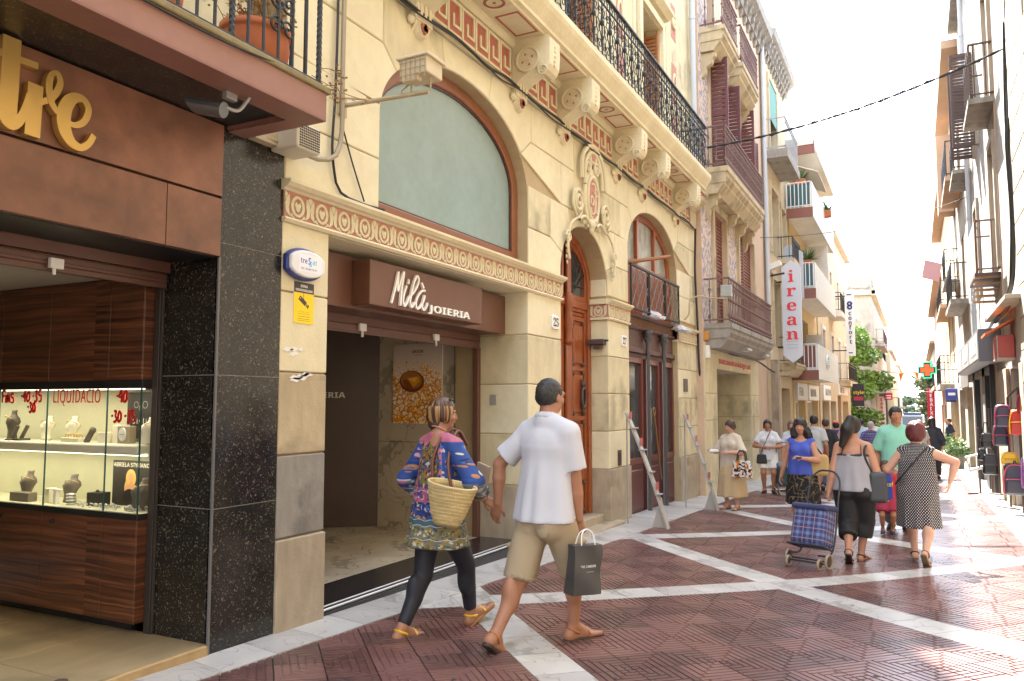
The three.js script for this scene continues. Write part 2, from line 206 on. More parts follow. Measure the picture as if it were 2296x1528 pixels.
  for (let k = -2; k < 14; k++) { const a = A0 + k * PER, b0 = B0 - 4 * PER; for (let i = 0; i < 90; i++) { const b = b0 + i * 0.4, [x, s] = ab(a, b + 0.2); if (s < 1 || s > 46 || x < kerbL(s) - 0.3 || x > KR + 0.3) continue; put('marble_slab', [ab(a - SW / 2, b + gp), ab(a + SW / 2, b + gp), ab(a + SW / 2, b + 0.4 - gp), ab(a - SW / 2, b + 0.4 - gp)], 0); } }
  for (let k = -2; k < 14; k++) { const b = B0 + k * PER; for (let ka = -3; ka < 14; ka++) { const L = PER - SW, n = 7, st = L / n; for (let i = 0; i < n; i++) { const a = A0 + ka * PER + SW / 2 + i * st, [x, s] = ab(a + st / 2, b); if (s < 1 || s > 46 || x < kerbL(s) - 0.3 || x > KR + 0.3) continue; put('marble_slab', [ab(a + gp, b - SW / 2), ab(a + st - gp, b - SW / 2), ab(a + st - gp, b + SW / 2), ab(a + gp, b + SW / 2)], 0); } } }
  for (let i = 0; i < 105; i++) { const s = 0.9 + i * 0.42, t = s + 0.42; put('kerb_slab', [[-4.05, s + gp + 0.06], [kerbL(s), s + gp], [kerbL(t), t - gp], [-4.05, t - gp + 0.06]], 0.006); if (s > 6) put('kerb_slab', [[KR, s + gp], [1.75, s + gp], [1.75, t - gp], [KR, t - gp]], 0.006); }
  const gum = lpart(street, 'gum_spots', Array.from({ length: 110 }, () => { const x = rr(-3.2, 0.9), s = rr(3.5, 14), r = rr(0.007, 0.017); return new THREE.CircleGeometry(r, 9).rotateX(-Math.PI / 2).scale(1, 1, rr(0.6, 1)).translate(x, gy(x, s) + 0.0022, -s); }), std(lin(0.05, 0.042, 0.04), 0.8)); gum.userData.kind = 'stuff';
  const f = lpart(street, 'far_slabs', far, M.marbleStreet[0]); f.userData.kind = 'stuff';
}
// ------------------------------------------------------------------ the cream house with three arches (left, in the middle of the view)
const W = -3.93;
const AA = { c: 6.69, a: 1.43, cy: 3.93, b: 0.83 }, AD = { c: 9.9, a: 0.855, cy: 3.15, b: 0.73 }, AC = { c: 13.11, a: 1.43, cy: 3.95, b: 0.78 };
const archUp = (A, n = 20) => arc(A.c, A.cy, A.a, A.b, Math.PI, 0, n);
const onA = (A, s) => [s, onArch(A, s)];
const arcBetween = (A, s0, s1, n = 8) => range(s0, s1, (s1 - s0) / n).map((s) => onA(A, s));
const fretG = {}, cream = thing('cream_house', 'cream stuccoed house with three arches, red painted bands and a long iron balcony', 'house', [W, -0.3, -10]);
{
  const B = W - 0.022, P = (n, g, m, l) => part(cream, n, g, m, l);
  // walls with their openings
  P('wall', ext([[4.15, -0.8], [4.63, -0.8], [4.63, 2.8], [8.11, 2.8], [8.11, -0.8], [9.045, -0.8], ...archUp(AD), [10.755, -0.8], [11.67, -0.8], ...archUp(AC), [14.54, -0.8], [15.92, -0.8], [15.92, 5.6], [4.15, 5.6]], -4.9, B, { holes: [[[5.26, 3.1], [8.12, 3.1], ...archUp(AA).reverse()]] }), M.creamJoint);
  const doors = [6.25, 9.75, 13.05], dh = [];
  for (const c of doors) dh.push([[c - 0.55, 5.9], [c + 0.55, 5.9], [c + 0.55, 8.3], [c - 0.55, 8.3]], [[c - 0.55, 9.9], [c + 0.55, 9.9], [c + 0.55, 12.1], [c - 0.55, 12.1]]);
  P('upper_wall', ext([[4.15, 5.6], [15.92, 5.6], [15.92, 14.6], [4.15, 14.6]], -4.5, W, { holes: dh }), M.cream2);
  P('roof', [bx(-12, -3.35, 14.6, 14.9, 4.1, 15.95), bx(-12, -4.6, 5.6, 14.6, 4.15, 15.9), bx(-12, -4.9, -0.8, 5.6, 8.9, 9.0), bx(-12, -4.9, -0.8, 5.6, 15.8, 15.92), bx(-12, -4.9, 5.5, 5.6, 4.15, 15.9)], M.creamDirty);
  // stucco blocks
  reseed(3); const mats = [M.cream, M.cream2, M.cream3], cm = () => mats[Math.floor(rnd() * 3)];
  const blk = (pts) => P('stone_block', ext(pts, B - 0.005, W, { bevel: 0.009, gap: 0.004 }), cm());
  const row = (s0, s1, y0, y1) => blk([[s0, y0], [s1, y0], [s1, y1], [s0, y1]]);
  const H = [3.06, 3.54, 4.035, 4.565, 5.03];
  for (let i = 0; i < 2; i++) { row(4.15, 5.26, H[i], H[i + 1]); row(14.54, 15.46, H[i], H[i + 1]); row(15.46, 15.92, H[i], H[i + 1]); }
  row(8.12, 8.745, H[1], H[2]);
  for (const [A, s0, s1] of [[AA, 4.15, 9.07], [AC, 11.3, 15.46]]) {
    const c = A.c, L = c - A.a, R = c + A.a;
    blk([[s0, H[2]], ...arcBetween(A, L + 0.004, c - 1.2), [c - 1.4, H[3]], [s0, H[3]]]);
    blk([[s1, H[2]], ...arcBetween(A, R - 0.004, c + 1.23), [c + 1.5, H[3]], [s1, H[3]]].reverse());
    blk([[c - 1.4, H[4]], [c - 1.4, H[3]], ...arcBetween(A, c - 1.2, c - 0.42), [c - 0.48, H[4]]]);
    blk([[c - 0.48, H[4]], ...arcBetween(A, c - 0.42, c + 0.47), [c + 0.53, H[4]]]);
    blk([[c + 0.53, H[4]], ...arcBetween(A, c + 0.47, c + 1.23), [c + 1.5, H[3]], [c + 1.5, H[4]]]);
  }
  row(4.15, 5.29, H[3], H[4]); row(8.19, 9.5, H[3], H[4]); row(9.07, 9.5, H[2], H[3]); row(9.5, 10.5, H[2], H[4]); row(10.5, 11.71, H[3], H[4]); row(10.5, 11.3, H[2], H[3]); row(14.61, 15.46, H[3], H[4]); row(15.46, 15.92, H[3], H[4]); row(15.46, 15.92, H[2], H[3]);
  blk([[8.12, H[0]], [9.045, H[0]], ...arcBetween(AD, 9.05, 9.1, 3), [8.745, H[1]], [8.12, H[1]]]);
  blk([[8.745, H[1]], ...arcBetween(AD, 9.1, 9.42), [9.3, H[2]], [8.745, H[2]]]);
  blk([[9.3, H[2]], ...arcBetween(AD, 9.42, 9.9), [9.9, H[2]]]); blk([[9.9, H[2]], ...arcBetween(AD, 9.9, 10.38), [10.5, H[2]]]);
  blk([[10.5, H[2]], ...arcBetween(AD, 10.38, 10.7), [11.06, H[1]], [11.06, H[2]]]);
  blk([[11.06, H[1]], ...arcBetween(AD, 10.7, 10.75, 3), [10.755, H[0]], [11.67, H[0]], [11.67, H[1]]]); row(11.06, 11.67, H[1], H[2]);
  // piers, course by course; the blocks turn the corner into the openings
  const pier = (s0, s1, xb, ys, labels = {}) => { for (let i = 0; i < ys.length - 1; i++) P('stone_block', rbx(xb, W + (i === 0 ? 0.02 : 0), ys[i] + 0.004, ys[i + 1] - 0.004, s0 + 0.002, s1 - 0.002, 0.012), labels[i] ? labels[i][0] : i === 0 ? M.stoneBase : cm(), labels[i]?.[1]); };
  pier(4.14, 4.64, -4.5, [-0.3, 0.565, 1.14, 1.72, 2.29, 2.79], { 0: [M.stoneBase, 'worn beige stone base with a grey mortar patch'], 1: [M.concrete, 'block patched with grey cement'], 2: [M.creamDirty, 'block with peeling paint'] });
  pier(8.1, 9.05, -4.57, [-0.4, 0.57, 1.15, 1.72, 2.29, 2.79]);
  pier(10.75, 11.68, -4.25, [-0.5, 0.56, 1.1, 1.64, 2.18, 2.71]);
  pier(14.54, 15.46, -4.2, [-0.6, 0.5, 1.06, 1.6, 2.14, 2.66]); pier(15.46, 15.93, -4.0, [-0.6, 0.5, 1.06, 1.6, 2.14, 2.66]);
  // reveals of the door arch
  for (const [y0, y1] of [[3.05, 3.4]]) P('reveal_stone', rbx(-4.25, B - 0.004, y0, y1, 10.735, 10.76, 0.006), cm());
  // leaf frieze with its mouldings
  const motif = () => { const r = [], k = 0.011, e = (pts, holes) => { const g = new THREE.ExtrudeGeometry(shapeOf(pts, holes), { depth: k, bevelEnabled: false, curveSegments: 4 }); r.push(g); };
    e(arc(0, 0.5, 0.27, 0.42, 0, Math.PI * 2, 14).slice(0, -1), [arc(0, 0.5, 0.17, 0.31, 0, Math.PI * 2, 12).slice(0, -1).reverse()]); e([[-0.04, 0.3], [0.04, 0.3], [0.13, 0.55], [0.08, 0.68], [0, 0.58], [-0.08, 0.68], [-0.13, 0.55]]);
    for (const d of [-1, 1]) { e([[d * 0.3, 0.04], [d * 0.46, 0.2], [d * 0.5, 0.52], [d * 0.44, 0.75], [d * 0.34, 0.92], [d * 0.33, 0.6], [d * 0.36, 0.35]]); e([[d * 0.12, 0.0], [d * 0.32, 0.1], [d * 0.24, 0.2]]); e([[d * 0.40, 0.9], [d * 0.5, 0.62], [d * 0.5, 1]]); }
    for (const g of r) if (g) g.computeVertexNormals(); const g = merge(r.map((q) => uvBox(q))); g.scale(0.262, 0.185, 1); g.rotateY(Math.PI / 2); return g; };
  const leaf = motif();
  const frieze = (s0, s1, y0, n, turnIn) => { const f = P('frieze', [bx(B - 0.1, W + 0.012, y0, y0 + 0.19, s0, s1)], M.redPale);
    const st = (s1 - s0) / n; for (let i = 0; i < n; i++) { const m = lpart(f, 'leaf_motif', leaf, M.creamTrim); m.position.set(W + 0.012 - f.position.x - cream.position.x, y0 - f.position.y - cream.position.y, -(s0 + (i + 0.5) * st) - f.position.z - cream.position.z); }
    P('moulding', [prof([[B - 0.1, y0 + 0.19], [W + 0.02, y0 + 0.19], [W + 0.035, y0 + 0.205], [W + 0.06, y0 + 0.215], [W + 0.085, y0 + 0.24], [W + 0.085, y0 + 0.262], [B - 0.1, y0 + 0.275]], s0 - 0.02, s1 + 0.02), prof([[B - 0.1, y0 - 0.035], [W + 0.02, y0 - 0.035], [W + 0.038, y0 - 0.015], [W + 0.03, y0], [B - 0.1, y0]], s0 - 0.01, s1 + 0.01)], M.creamTrim); };
  frieze(4.14, 9.05, 2.815, 19); frieze(10.74, 11.68, 2.745, 4); frieze(14.54, 15.46, 2.69, 4); frieze(15.47, 15.93, 2.69, 2);
  { const f = P('frieze', [bx(-4.25, W - 0.01, 2.745, 2.935, 10.728, 10.742)], M.redPale); const g = leaf.clone(); g.rotateY(-Math.PI / 2); g.translate(-4.07, 2.745, -10.728); part(f, 'leaf_motif', g, M.creamTrim); P('moulding', [bx(-4.25, W, 2.935, 3.01, 10.69, 10.745), bx(-4.25, W, 2.71, 2.745, 10.71, 10.745)], M.creamTrim); }
  // soffit over the shop front
  P('lintel_soffit', bx(-4.9, B, 2.775, 2.8, 4.63, 8.11), M.cream3);
  // lunette over the shop
  const lunIn = (d, yb) => [[AA.c - AA.a + d, yb], [AA.c + AA.a - d, yb], ...arc(AA.c, AA.cy, AA.a - d, AA.b - d, 0, Math.PI, 24)];
  const lw = P('lunette_window', ext(lunIn(0.005, 3.105), -4.16, -4.07, { holes: [lunIn(0.13, 3.235).reverse()], bevel: 0.012 }), M.frameWood, 'arched lunette with a red-brown frame and frosted grey-green pane');
  part(lw, 'frosted_pane', ext(lunIn(0.12, 3.225), -4.135, -4.115), M.glassFrost);
  part(lw, 'inner_bead', ext(lunIn(0.128, 3.232), -4.112, -4.095, { holes: [lunIn(0.15, 3.255).reverse()] }), M.darkWood);
  // meander band
  P('meander_band', bx(B - 0.2, W - 0.006, 5.03, 5.58, 4.15, 15.92), M.creamTrim);
  P('band_moulding', [prof([[B, 5.03], [W + 0.03, 5.03], [W + 0.045, 5.05], [W + 0.03, 5.075], [W - 0.006, 5.085]], 4.15, 15.9), prof([[B, 5.5], [W + 0.02, 5.5], [W + 0.05, 5.54], [W + 0.05, 5.58], [B, 5.58]], 4.15, 15.9)], M.creamTrim);
  const cs = [3.7, 5.68, 7.69, 8.97, 10.98, 12.24, 14.28, 15.5];
  const keyG = (() => { const w = 0.235, h = 0.36, t = 0.028, r = [], b = (u0, u1, v0, v1) => r.push(bx(0, 0.016, v0 * h, v1 * h, u0 * w, u1 * w)), q = t / w, p = t / h;
    b(0, q, 0, 1); b(q, 1, 1 - p, 1); b(1 - q, 1, 0.25, 1 - p); b(0.38, 1 - q, 0.25, 0.25 + p); b(0.38, 0.38 + q, 0.25 + p, 0.62); b(q, 1, 0, p); return merge(r); })();
  for (let i = 0; i < cs.length - 1; i++) { const a = Math.max(4.2, cs[i] + 0.34), b = Math.min(15.85, cs[i + 1] - 0.04), n = Math.floor((b - a) / 0.245); if (n < 1) continue; const st = (b - a) / n;
    const fld = P('red_field', bx(B - 0.01, W + 0.004, 5.1, 5.48, a, b), M.red); for (let k = 0; k < n; k++) { const m = lpart(fld, 'meander_key', keyG, M.creamTrim); m.position.set(W + 0.004 - fld.position.x - cream.position.x, 5.11 - fld.position.y - cream.position.y, -(a + k * st) - fld.position.z - cream.position.z); m.scale.z = st / 0.245; } }
  // scroll brackets under the balcony
  const cp = [[0, 0.50], [0.44, 0.50], [0.47, 0.47], [0.47, 0.3], [0.46, 0.17], [0.43, 0.11], [0.38, 0.08], [0.33, 0.10], [0.31, 0.15], [0.24, 0.12], [0.16, 0.08], [0.07, 0.02], [0.055, -0.05], [0.06, -0.13], [0, -0.15]];
  for (const s of cs.slice(1, 7)) {
    const c = P('bracket', prof(cp.map(([x, y]) => [W + x, 5.08 + y]), s, s + 0.28), M.creamTrim);
    const X = W + 0.2, Y = 5.33, disc = [], dk = (r, z, d) => new THREE.CylinderGeometry(r, r, d, 24).rotateX(Math.PI / 2).translate(X, Y, -(s - z));
    part(c, 'medallion', [new THREE.TorusGeometry(0.135, 0.018, 6, 28).translate(X, Y, -s + 0.012), dk(0.12, 0.004, 0.012), ...[0, 1, 2, 3].map((k) => bx(-0.105, 0.105, -0.006, 0.006, -0.002, 0.02).rotateZ(k * Math.PI / 4).translate(X, Y, -s)), dk(0.02, 0.02, 0.02)], M.creamTrim);
    part(c, 'red_inlay', [0, 1, 2, 3].map((k) => { const g = new THREE.CylinderGeometry(0.017, 0.017, 0.006, 3).rotateX(Math.PI / 2).translate(0.065, 0, 0).rotateZ(k * Math.PI / 2 + 0.4); return g.translate(X, Y, -s + 0.016); }), M.red);
    part(c, 'volute', [new THREE.TorusGeometry(0.05, 0.012, 6, 16).translate(W + 0.385, 5.18, -s + 0.006), new THREE.TorusGeometry(0.022, 0.01, 6, 12).translate(W + 0.385, 5.18, -s + 0.008)], M.creamTrim);
    part(c, 'pearl_row', [0, 1, 2, 3, 4].map((k) => ball(W + 0.47, 5.26 + k * 0.055, -s - 0.14, 0.022, 0.6, 1, 1, 8)), M.cream3);
    part(c, 'bracket_foot', [prof([[W - 0.01, 4.84], [W + 0.03, 4.9], [W + 0.07, 5.0], [W + 0.07, 5.1], [W - 0.01, 5.1]], s + 0.02, s + 0.26), ...[0, 1, 2].map((k) => bx(W + 0.07, W + 0.082, 4.99, 5.11, s + 0.05 + k * 0.07, s + 0.085 + k * 0.07))], M.creamTrim);
    part(c, 'red_leaf', [[0, 0.09], [2.1, 0.09], [4.2, 0.09]].map(([t]) => ext([[0, 0], [0.045, 0.05], [0, 0.1], [-0.045, 0.05]].map(([a, b]) => [s + 0.14 + (a * Math.cos(t) - (b - 0.06) * Math.sin(t)), 4.9 + a * Math.sin(t) + (b - 0.06) * Math.cos(t)]), W + 0.02, W + 0.078)), M.red);
    part(c, 'leaf_boss', [new THREE.CylinderGeometry(0.1, 0.075, 0.05, 16).rotateZ(Math.PI / 2).translate(W + 0.028, 4.9, -s - 0.14), ball(W + 0.03, 4.93, -s + 0.03, 0.045, 0.7, 1, 1, 8)], M.creamTrim);
  }
  // balcony
  const SB0 = 3.9, SB1 = 15.1, bal = P('balcony', [prof([[W, 5.58], [W + 0.40, 5.58], [W + 0.40, 5.61], [W + 0.45, 5.62], [W + 0.45, 5.66], [W + 0.48, 5.7], [W + 0.53, 5.78], [W + 0.55, 5.83], [W + 0.55, 5.9], [W + 0.5, 5.93], [W, 5.93]], SB0, SB1)], M.creamTrim, 'long balcony slab with moulded edge');
  const orn = []; const rf = (a, b, x0, x1) => { const t = 0.022; orn.push(bx(x0, x1, 5.574, 5.585, a, a + t), bx(x0, x1, 5.574, 5.585, b - t, b), bx(x0, x0 + t, 5.574, 5.585, a + t, b - t), bx(x1 - t, x1, 5.574, 5.585, a + t, b - t)); }, rc = (a) => { const g = new THREE.RingGeometry(0.085, 0.115, 24); g.rotateX(Math.PI / 2); g.translate(W + 0.24, 5.574, -a); orn.push(g); const d = new THREE.CircleGeometry(0.02, 10); d.rotateX(Math.PI / 2); d.translate(W + 0.24, 5.574, -a); orn.push(d); };
  for (let i = 0; i < cs.length - 1; i++) { const a = cs[i] + 0.28, b = cs[i + 1], L = b - a; if (L > 1.2) { rf(a + 0.1, a + 0.6, W + 0.1, W + 0.38); rc((a + b) / 2); rf(b - 0.6, b - 0.1, W + 0.1, W + 0.38); } else if (L > 0.7) rf(a + 0.22, b - 0.22, W + 0.1, W + 0.38); }
  part(bal, 'soffit_ornament', orn, M.red);
  const RX = W + 0.47, rail = []; rail.push(bx(RX - 0.025, RX + 0.025, 6.84, 6.865, SB0, SB1), bx(RX - 0.012, RX + 0.012, 5.97, 5.99, SB0, SB1), bx(RX - 0.012, RX + 0.012, 6.7, 6.715, SB0, SB1), bx(W, RX, 6.84, 6.865, SB1 - 0.03, SB1), bx(W, RX, 5.97, 5.99, SB1 - 0.03, SB1));
  part(bal, 'handrail', rail, M.iron);
  const pg = (() => { const r = [], T = (p, w = 0.007) => r.push(tube(p.map(([u, v]) => [0, v, -u]), w, { rad: 4, seg: p.length * 4 })); const spiral = (cu, cv, R, dir, up) => Array.from({ length: 9 }, (_, i) => { const t = i / 8 * Math.PI * 2.4, q = R * (1 - i / 11); return [cu + dir * q * Math.cos(t), cv + up * q * Math.sin(t)]; });
    r.push(rod([0, 0.02, 0], [0, 0.9, 0], 0.011, 0.011, 6), ball(0, 0.28, 0, 0.024, 1, 1.3, 1, 6), ball(0, 0.48, 0, 0.03, 1, 1.6, 1, 6), ball(0, 0.66, 0, 0.022, 1, 1.3, 1, 6));
    for (const d of [1, -1]) { T(spiral(d > 0 ? 0.08 : 0.22, 0.17, 0.07, d, 1)); T(spiral(d > 0 ? 0.08 : 0.22, 0.63, 0.07, d, -1)); T([[d > 0 ? 0.015 : 0.285, 0.17], [d > 0 ? 0.05 : 0.25, 0.3], [d > 0 ? 0.12 : 0.18, 0.4], [d > 0 ? 0.05 : 0.25, 0.5], [d > 0 ? 0.015 : 0.285, 0.63]]); }
    T(arc(0.15, 0.4, 0.06, 0.09, 0, Math.PI * 2, 10)); T(arc(0.15, 0.79, 0.05, 0.05, 0, Math.PI * 2, 8)); T([[0.15, 0.02], [0.15, 0.1], [0.11, 0.2], [0.15, 0.3]]); T([[0.15, 0.5], [0.19, 0.6], [0.15, 0.72]]); T([[0.06, 0.74], [0.1, 0.8], [0.03, 0.86]]); T([[0.24, 0.74], [0.2, 0.8], [0.27, 0.86]]); T([[0.02, 0.05], [0.1, 0.09], [0.2, 0.05], [0.28, 0.09]]); return merge(r); })();
  for (let s = SB0 + 0.05, i = 0; s < SB1 - 0.25; s += 0.3, i++) { const m = lpart(bal, 'railing_panel', pg, M.iron); m.position.set(RX - bal.position.x - cream.position.x, 5.955 - bal.position.y - cream.position.y, -s - bal.position.z - cream.position.z); }
  part(bal, 'railing_end', [0.12, 0.28].map((d) => rod([W + d, 5.93, -SB1 + 0.015], [W + d, 6.84, -SB1 + 0.015], 0.01)), M.iron);
  // windows of the upper floors
  for (const c of doors) for (const [y0, y1] of [[5.93, 8.3], [9.9, 12.1]]) {
    const w = P('balcony_door', [bx(-4.3, -4.22, y0, y1, c - 0.55, c - 0.48), bx(-4.3, -4.22, y0, y1, c + 0.48, c + 0.55), bx(-4.3, -4.22, y1 - 0.07, y1, c - 0.48, c + 0.48), bx(-4.29, -4.23, y0, y1 - 0.07, c - 0.03, c + 0.03)], M.frameWood);
    part(w, 'pane', bx(-4.27, -4.262, y0, y1 - 0.07, c - 0.48, c + 0.48), M.glassDark);
    for (const d of [-1, 1]) { const sl = []; const s0 = c + d * 0.5; for (let k = 0; k < 30; k++) { const y = y0 + 0.1 + k * (y1 - y0 - 0.2) / 30; sl.push(bx(-4.2, -3.96, y, y + 0.05, s0 - 0.012, s0 + 0.012)); } sl.push(bx(-4.2, -4.17, y0, y1 - 0.05, s0 - 0.02, s0 + 0.02), bx(-3.97, -3.94, y0, y1 - 0.05, s0 - 0.02, s0 + 0.02)); part(w, 'shutter', sl, M.shutterOrange); }
    P('window_surround', [bx(W, W + 0.06, y0, y1 + 0.15, c - 0.75, c - 0.6), bx(W, W + 0.06, y0, y1 + 0.15, c + 0.6, c + 0.75), bx(W, W + 0.065, y1 + 0.02, y1 + 0.15, c - 0.6, c + 0.6), prof([[W, y1 + 0.25], [W + 0.1, y1 + 0.25], [W + 0.2, y1 + 0.34], [W + 0.2, y1 + 0.4], [W, y1 + 0.42]], c - 0.85, c + 0.85), bx(W, W + 0.03, y0, y1 + 0.2, c - 1.0, c - 0.9), bx(W, W + 0.03, y0, y1 + 0.2, c + 0.9, c + 1.0)], M.creamTrim);
  }
  P('painted_panel', [7.95, 11.4, 14.55].flatMap((c) => [[6.3, 7.0], [7.2, 8.0], [8.5, 9.2]].map(([a, b]) => bx(W, W + 0.004, a, b, c - 0.16, c + 0.16))), M.redPale);
  P('panel_rosette', [7.95, 11.4, 14.55].flatMap((c) => [new THREE.TorusGeometry(0.12, 0.03, 6, 18).rotateY(Math.PI / 2).translate(W + 0.02, 8.85, -c), ball(W + 0.01, 8.85, -c, 0.07, 0.6, 1, 1), new THREE.TorusGeometry(0.1, 0.02, 6, 18).rotateY(Math.PI / 2).scale(1, 2, 1).translate(W + 0.012, 7.6 - 7.6 + 7.6, -c)]), M.creamTrim);
  // corner pilaster cap
  P('pilaster_cap', [prof([[W, 5.38], [W + 0.06, 5.38], [W + 0.09, 5.44], [W + 0.17, 5.5], [W + 0.24, 5.6], [W + 0.24, 5.68], [W + 0.28, 5.72], [W + 0.28, 5.78], [W, 5.8]], 15.22, 16.0), bx(W, W + 0.05, 5.03, 5.38, 15.42, 15.9)], M.creamDirty);
  // ---- coat of arms over the door
  const ca = P('coat_of_arms', ext(arc(10.06, 4.33, 0.3, 0.42, 0, Math.PI * 2, 28).slice(0, -1), W - 0.01, W + 0.05, { bevel: 0.025, seg: 2 }), M.creamTrim, 'plaster coat of arms with scrolls round a red oval');
  part(ca, 'red_oval', ext(arc(10.05, 4.31, 0.19, 0.29, 0, Math.PI * 2, 28).slice(0, -1), W + 0.04, W + 0.058, { bevel: 0.008 }), M.redPale);
  part(ca, 'oval_rim', new THREE.TorusGeometry(1, 0.11, 8, 30).scale(0.205, 0.31, 0.25).rotateY(Math.PI / 2).translate(W + 0.055, 4.31, -10.05), M.creamTrim);
  const X = W + 0.062, T = (p, r = 0.012) => tube(p.map(([s, y]) => [X, y, -s]), r, { rad: 6, seg: p.length * 5 });
  part(ca, 'monogram', [T([[9.96, 4.5], [10.1, 4.52], [10.13, 4.4], [10.12, 4.25], [10.08, 4.12], [9.98, 4.1], [9.95, 4.18]]), T([[10.02, 4.4], [10.2, 4.38]]), T([[10.12, 4.48], [10.2, 4.47]]), T([[9.94, 4.3], [10.0, 4.34], [10.06, 4.28], [10.02, 4.22], [9.95, 4.25], [9.96, 4.3]]), T([[10.14, 4.3], [10.13, 4.16], [10.19, 4.12]])], M.cream3);
  const sp = (cs_, cy, R, d, n = 16, turns = 2.2, ph = 0) => Array.from({ length: n }, (_, i) => { const t = ph + i / (n - 1) * Math.PI * 2 * turns, q = R * (1 - 0.88 * i / (n - 1)); return [cs_ + d * q * Math.cos(t), cy + q * Math.sin(t)]; });
  const sc = [];
  for (const d of [-1, 1]) { const c = 10.02; sc.push(T(sp(c + d * 0.52, 4.16, 0.17, -d, 18, 2), 0.028), T(sp(c + d * 0.16, 4.74, 0.11, d, 14, 1.8), 0.022), T([[c + d * 0.34, 4.2], [c + d * 0.46, 3.98], [c + d * 0.62, 3.9], [c + d * 0.78, 3.8], [c + d * 0.86, 3.62], [c + d * 0.87, 3.46], [c + d * 0.83, 3.34]], 0.018), T(sp(c + d * 0.86, 3.62, 0.08, d, 12, 1.6), 0.018), T([[c + d * 0.1, 3.93], [c + d * 0.3, 4.0], [c + d * 0.5, 3.92]], 0.024), T([[c + d * 0.66, 4.3], [c + d * 0.7, 4.1], [c + d * 0.58, 3.96]], 0.02)); for (let k = 0; k < 5; k++) sc.push(ball(X - 0.03, 3.3 + k * 0.07, -(c + d * (0.84 + 0.02 * (k % 2))), 0.026, 0.5, 1, 0.8, 6)); }
  sc.push(T([[9.72, 4.45], [9.74, 4.72], [9.88, 4.9], [10.05, 4.96], [10.22, 4.9], [10.35, 4.72], [10.38, 4.5]], 0.03), T([[9.62, 4.5], [9.64, 4.78], [9.84, 4.99], [10.08, 5.04], [10.3, 4.97], [10.46, 4.76], [10.5, 4.52]], 0.035), ball(X - 0.02, 3.95, -10.0, 0.09, 0.6, 1, 1.3, 8), ball(X - 0.02, 3.88, -10.0, 0.06, 0.6, 1.2, 1, 8));
  for (let k = 0; k < 9; k++) sc.push(ball(X - 0.02, 3.93 + 0.02 * Math.sin(k * 2), -(9.72 + k * 0.075), 0.034, 0.6, 1.2, 1, 6), ball(X - 0.02, 4.62 + 0.03 * Math.cos(k), -(9.94 + k * 0.026), 0.025, 0.6, 1, 1, 6));
  part(ca, 'scrollwork', sc, M.creamTrim);
  part(ca, 'crest', [ext([[9.94, 4.8], [10.16, 4.8], [10.24, 5.0], [10.05, 5.09], [9.88, 4.98]], W - 0.01, W + 0.07, { bevel: 0.02 })], M.creamTrim);
  part(ca, 'crest_inlay', [ext([[9.99, 4.84], [10.1, 4.84], [10.14, 4.98], [10.05, 5.03], [9.95, 4.96]], W + 0.06, W + 0.074)], M.redPale);
}
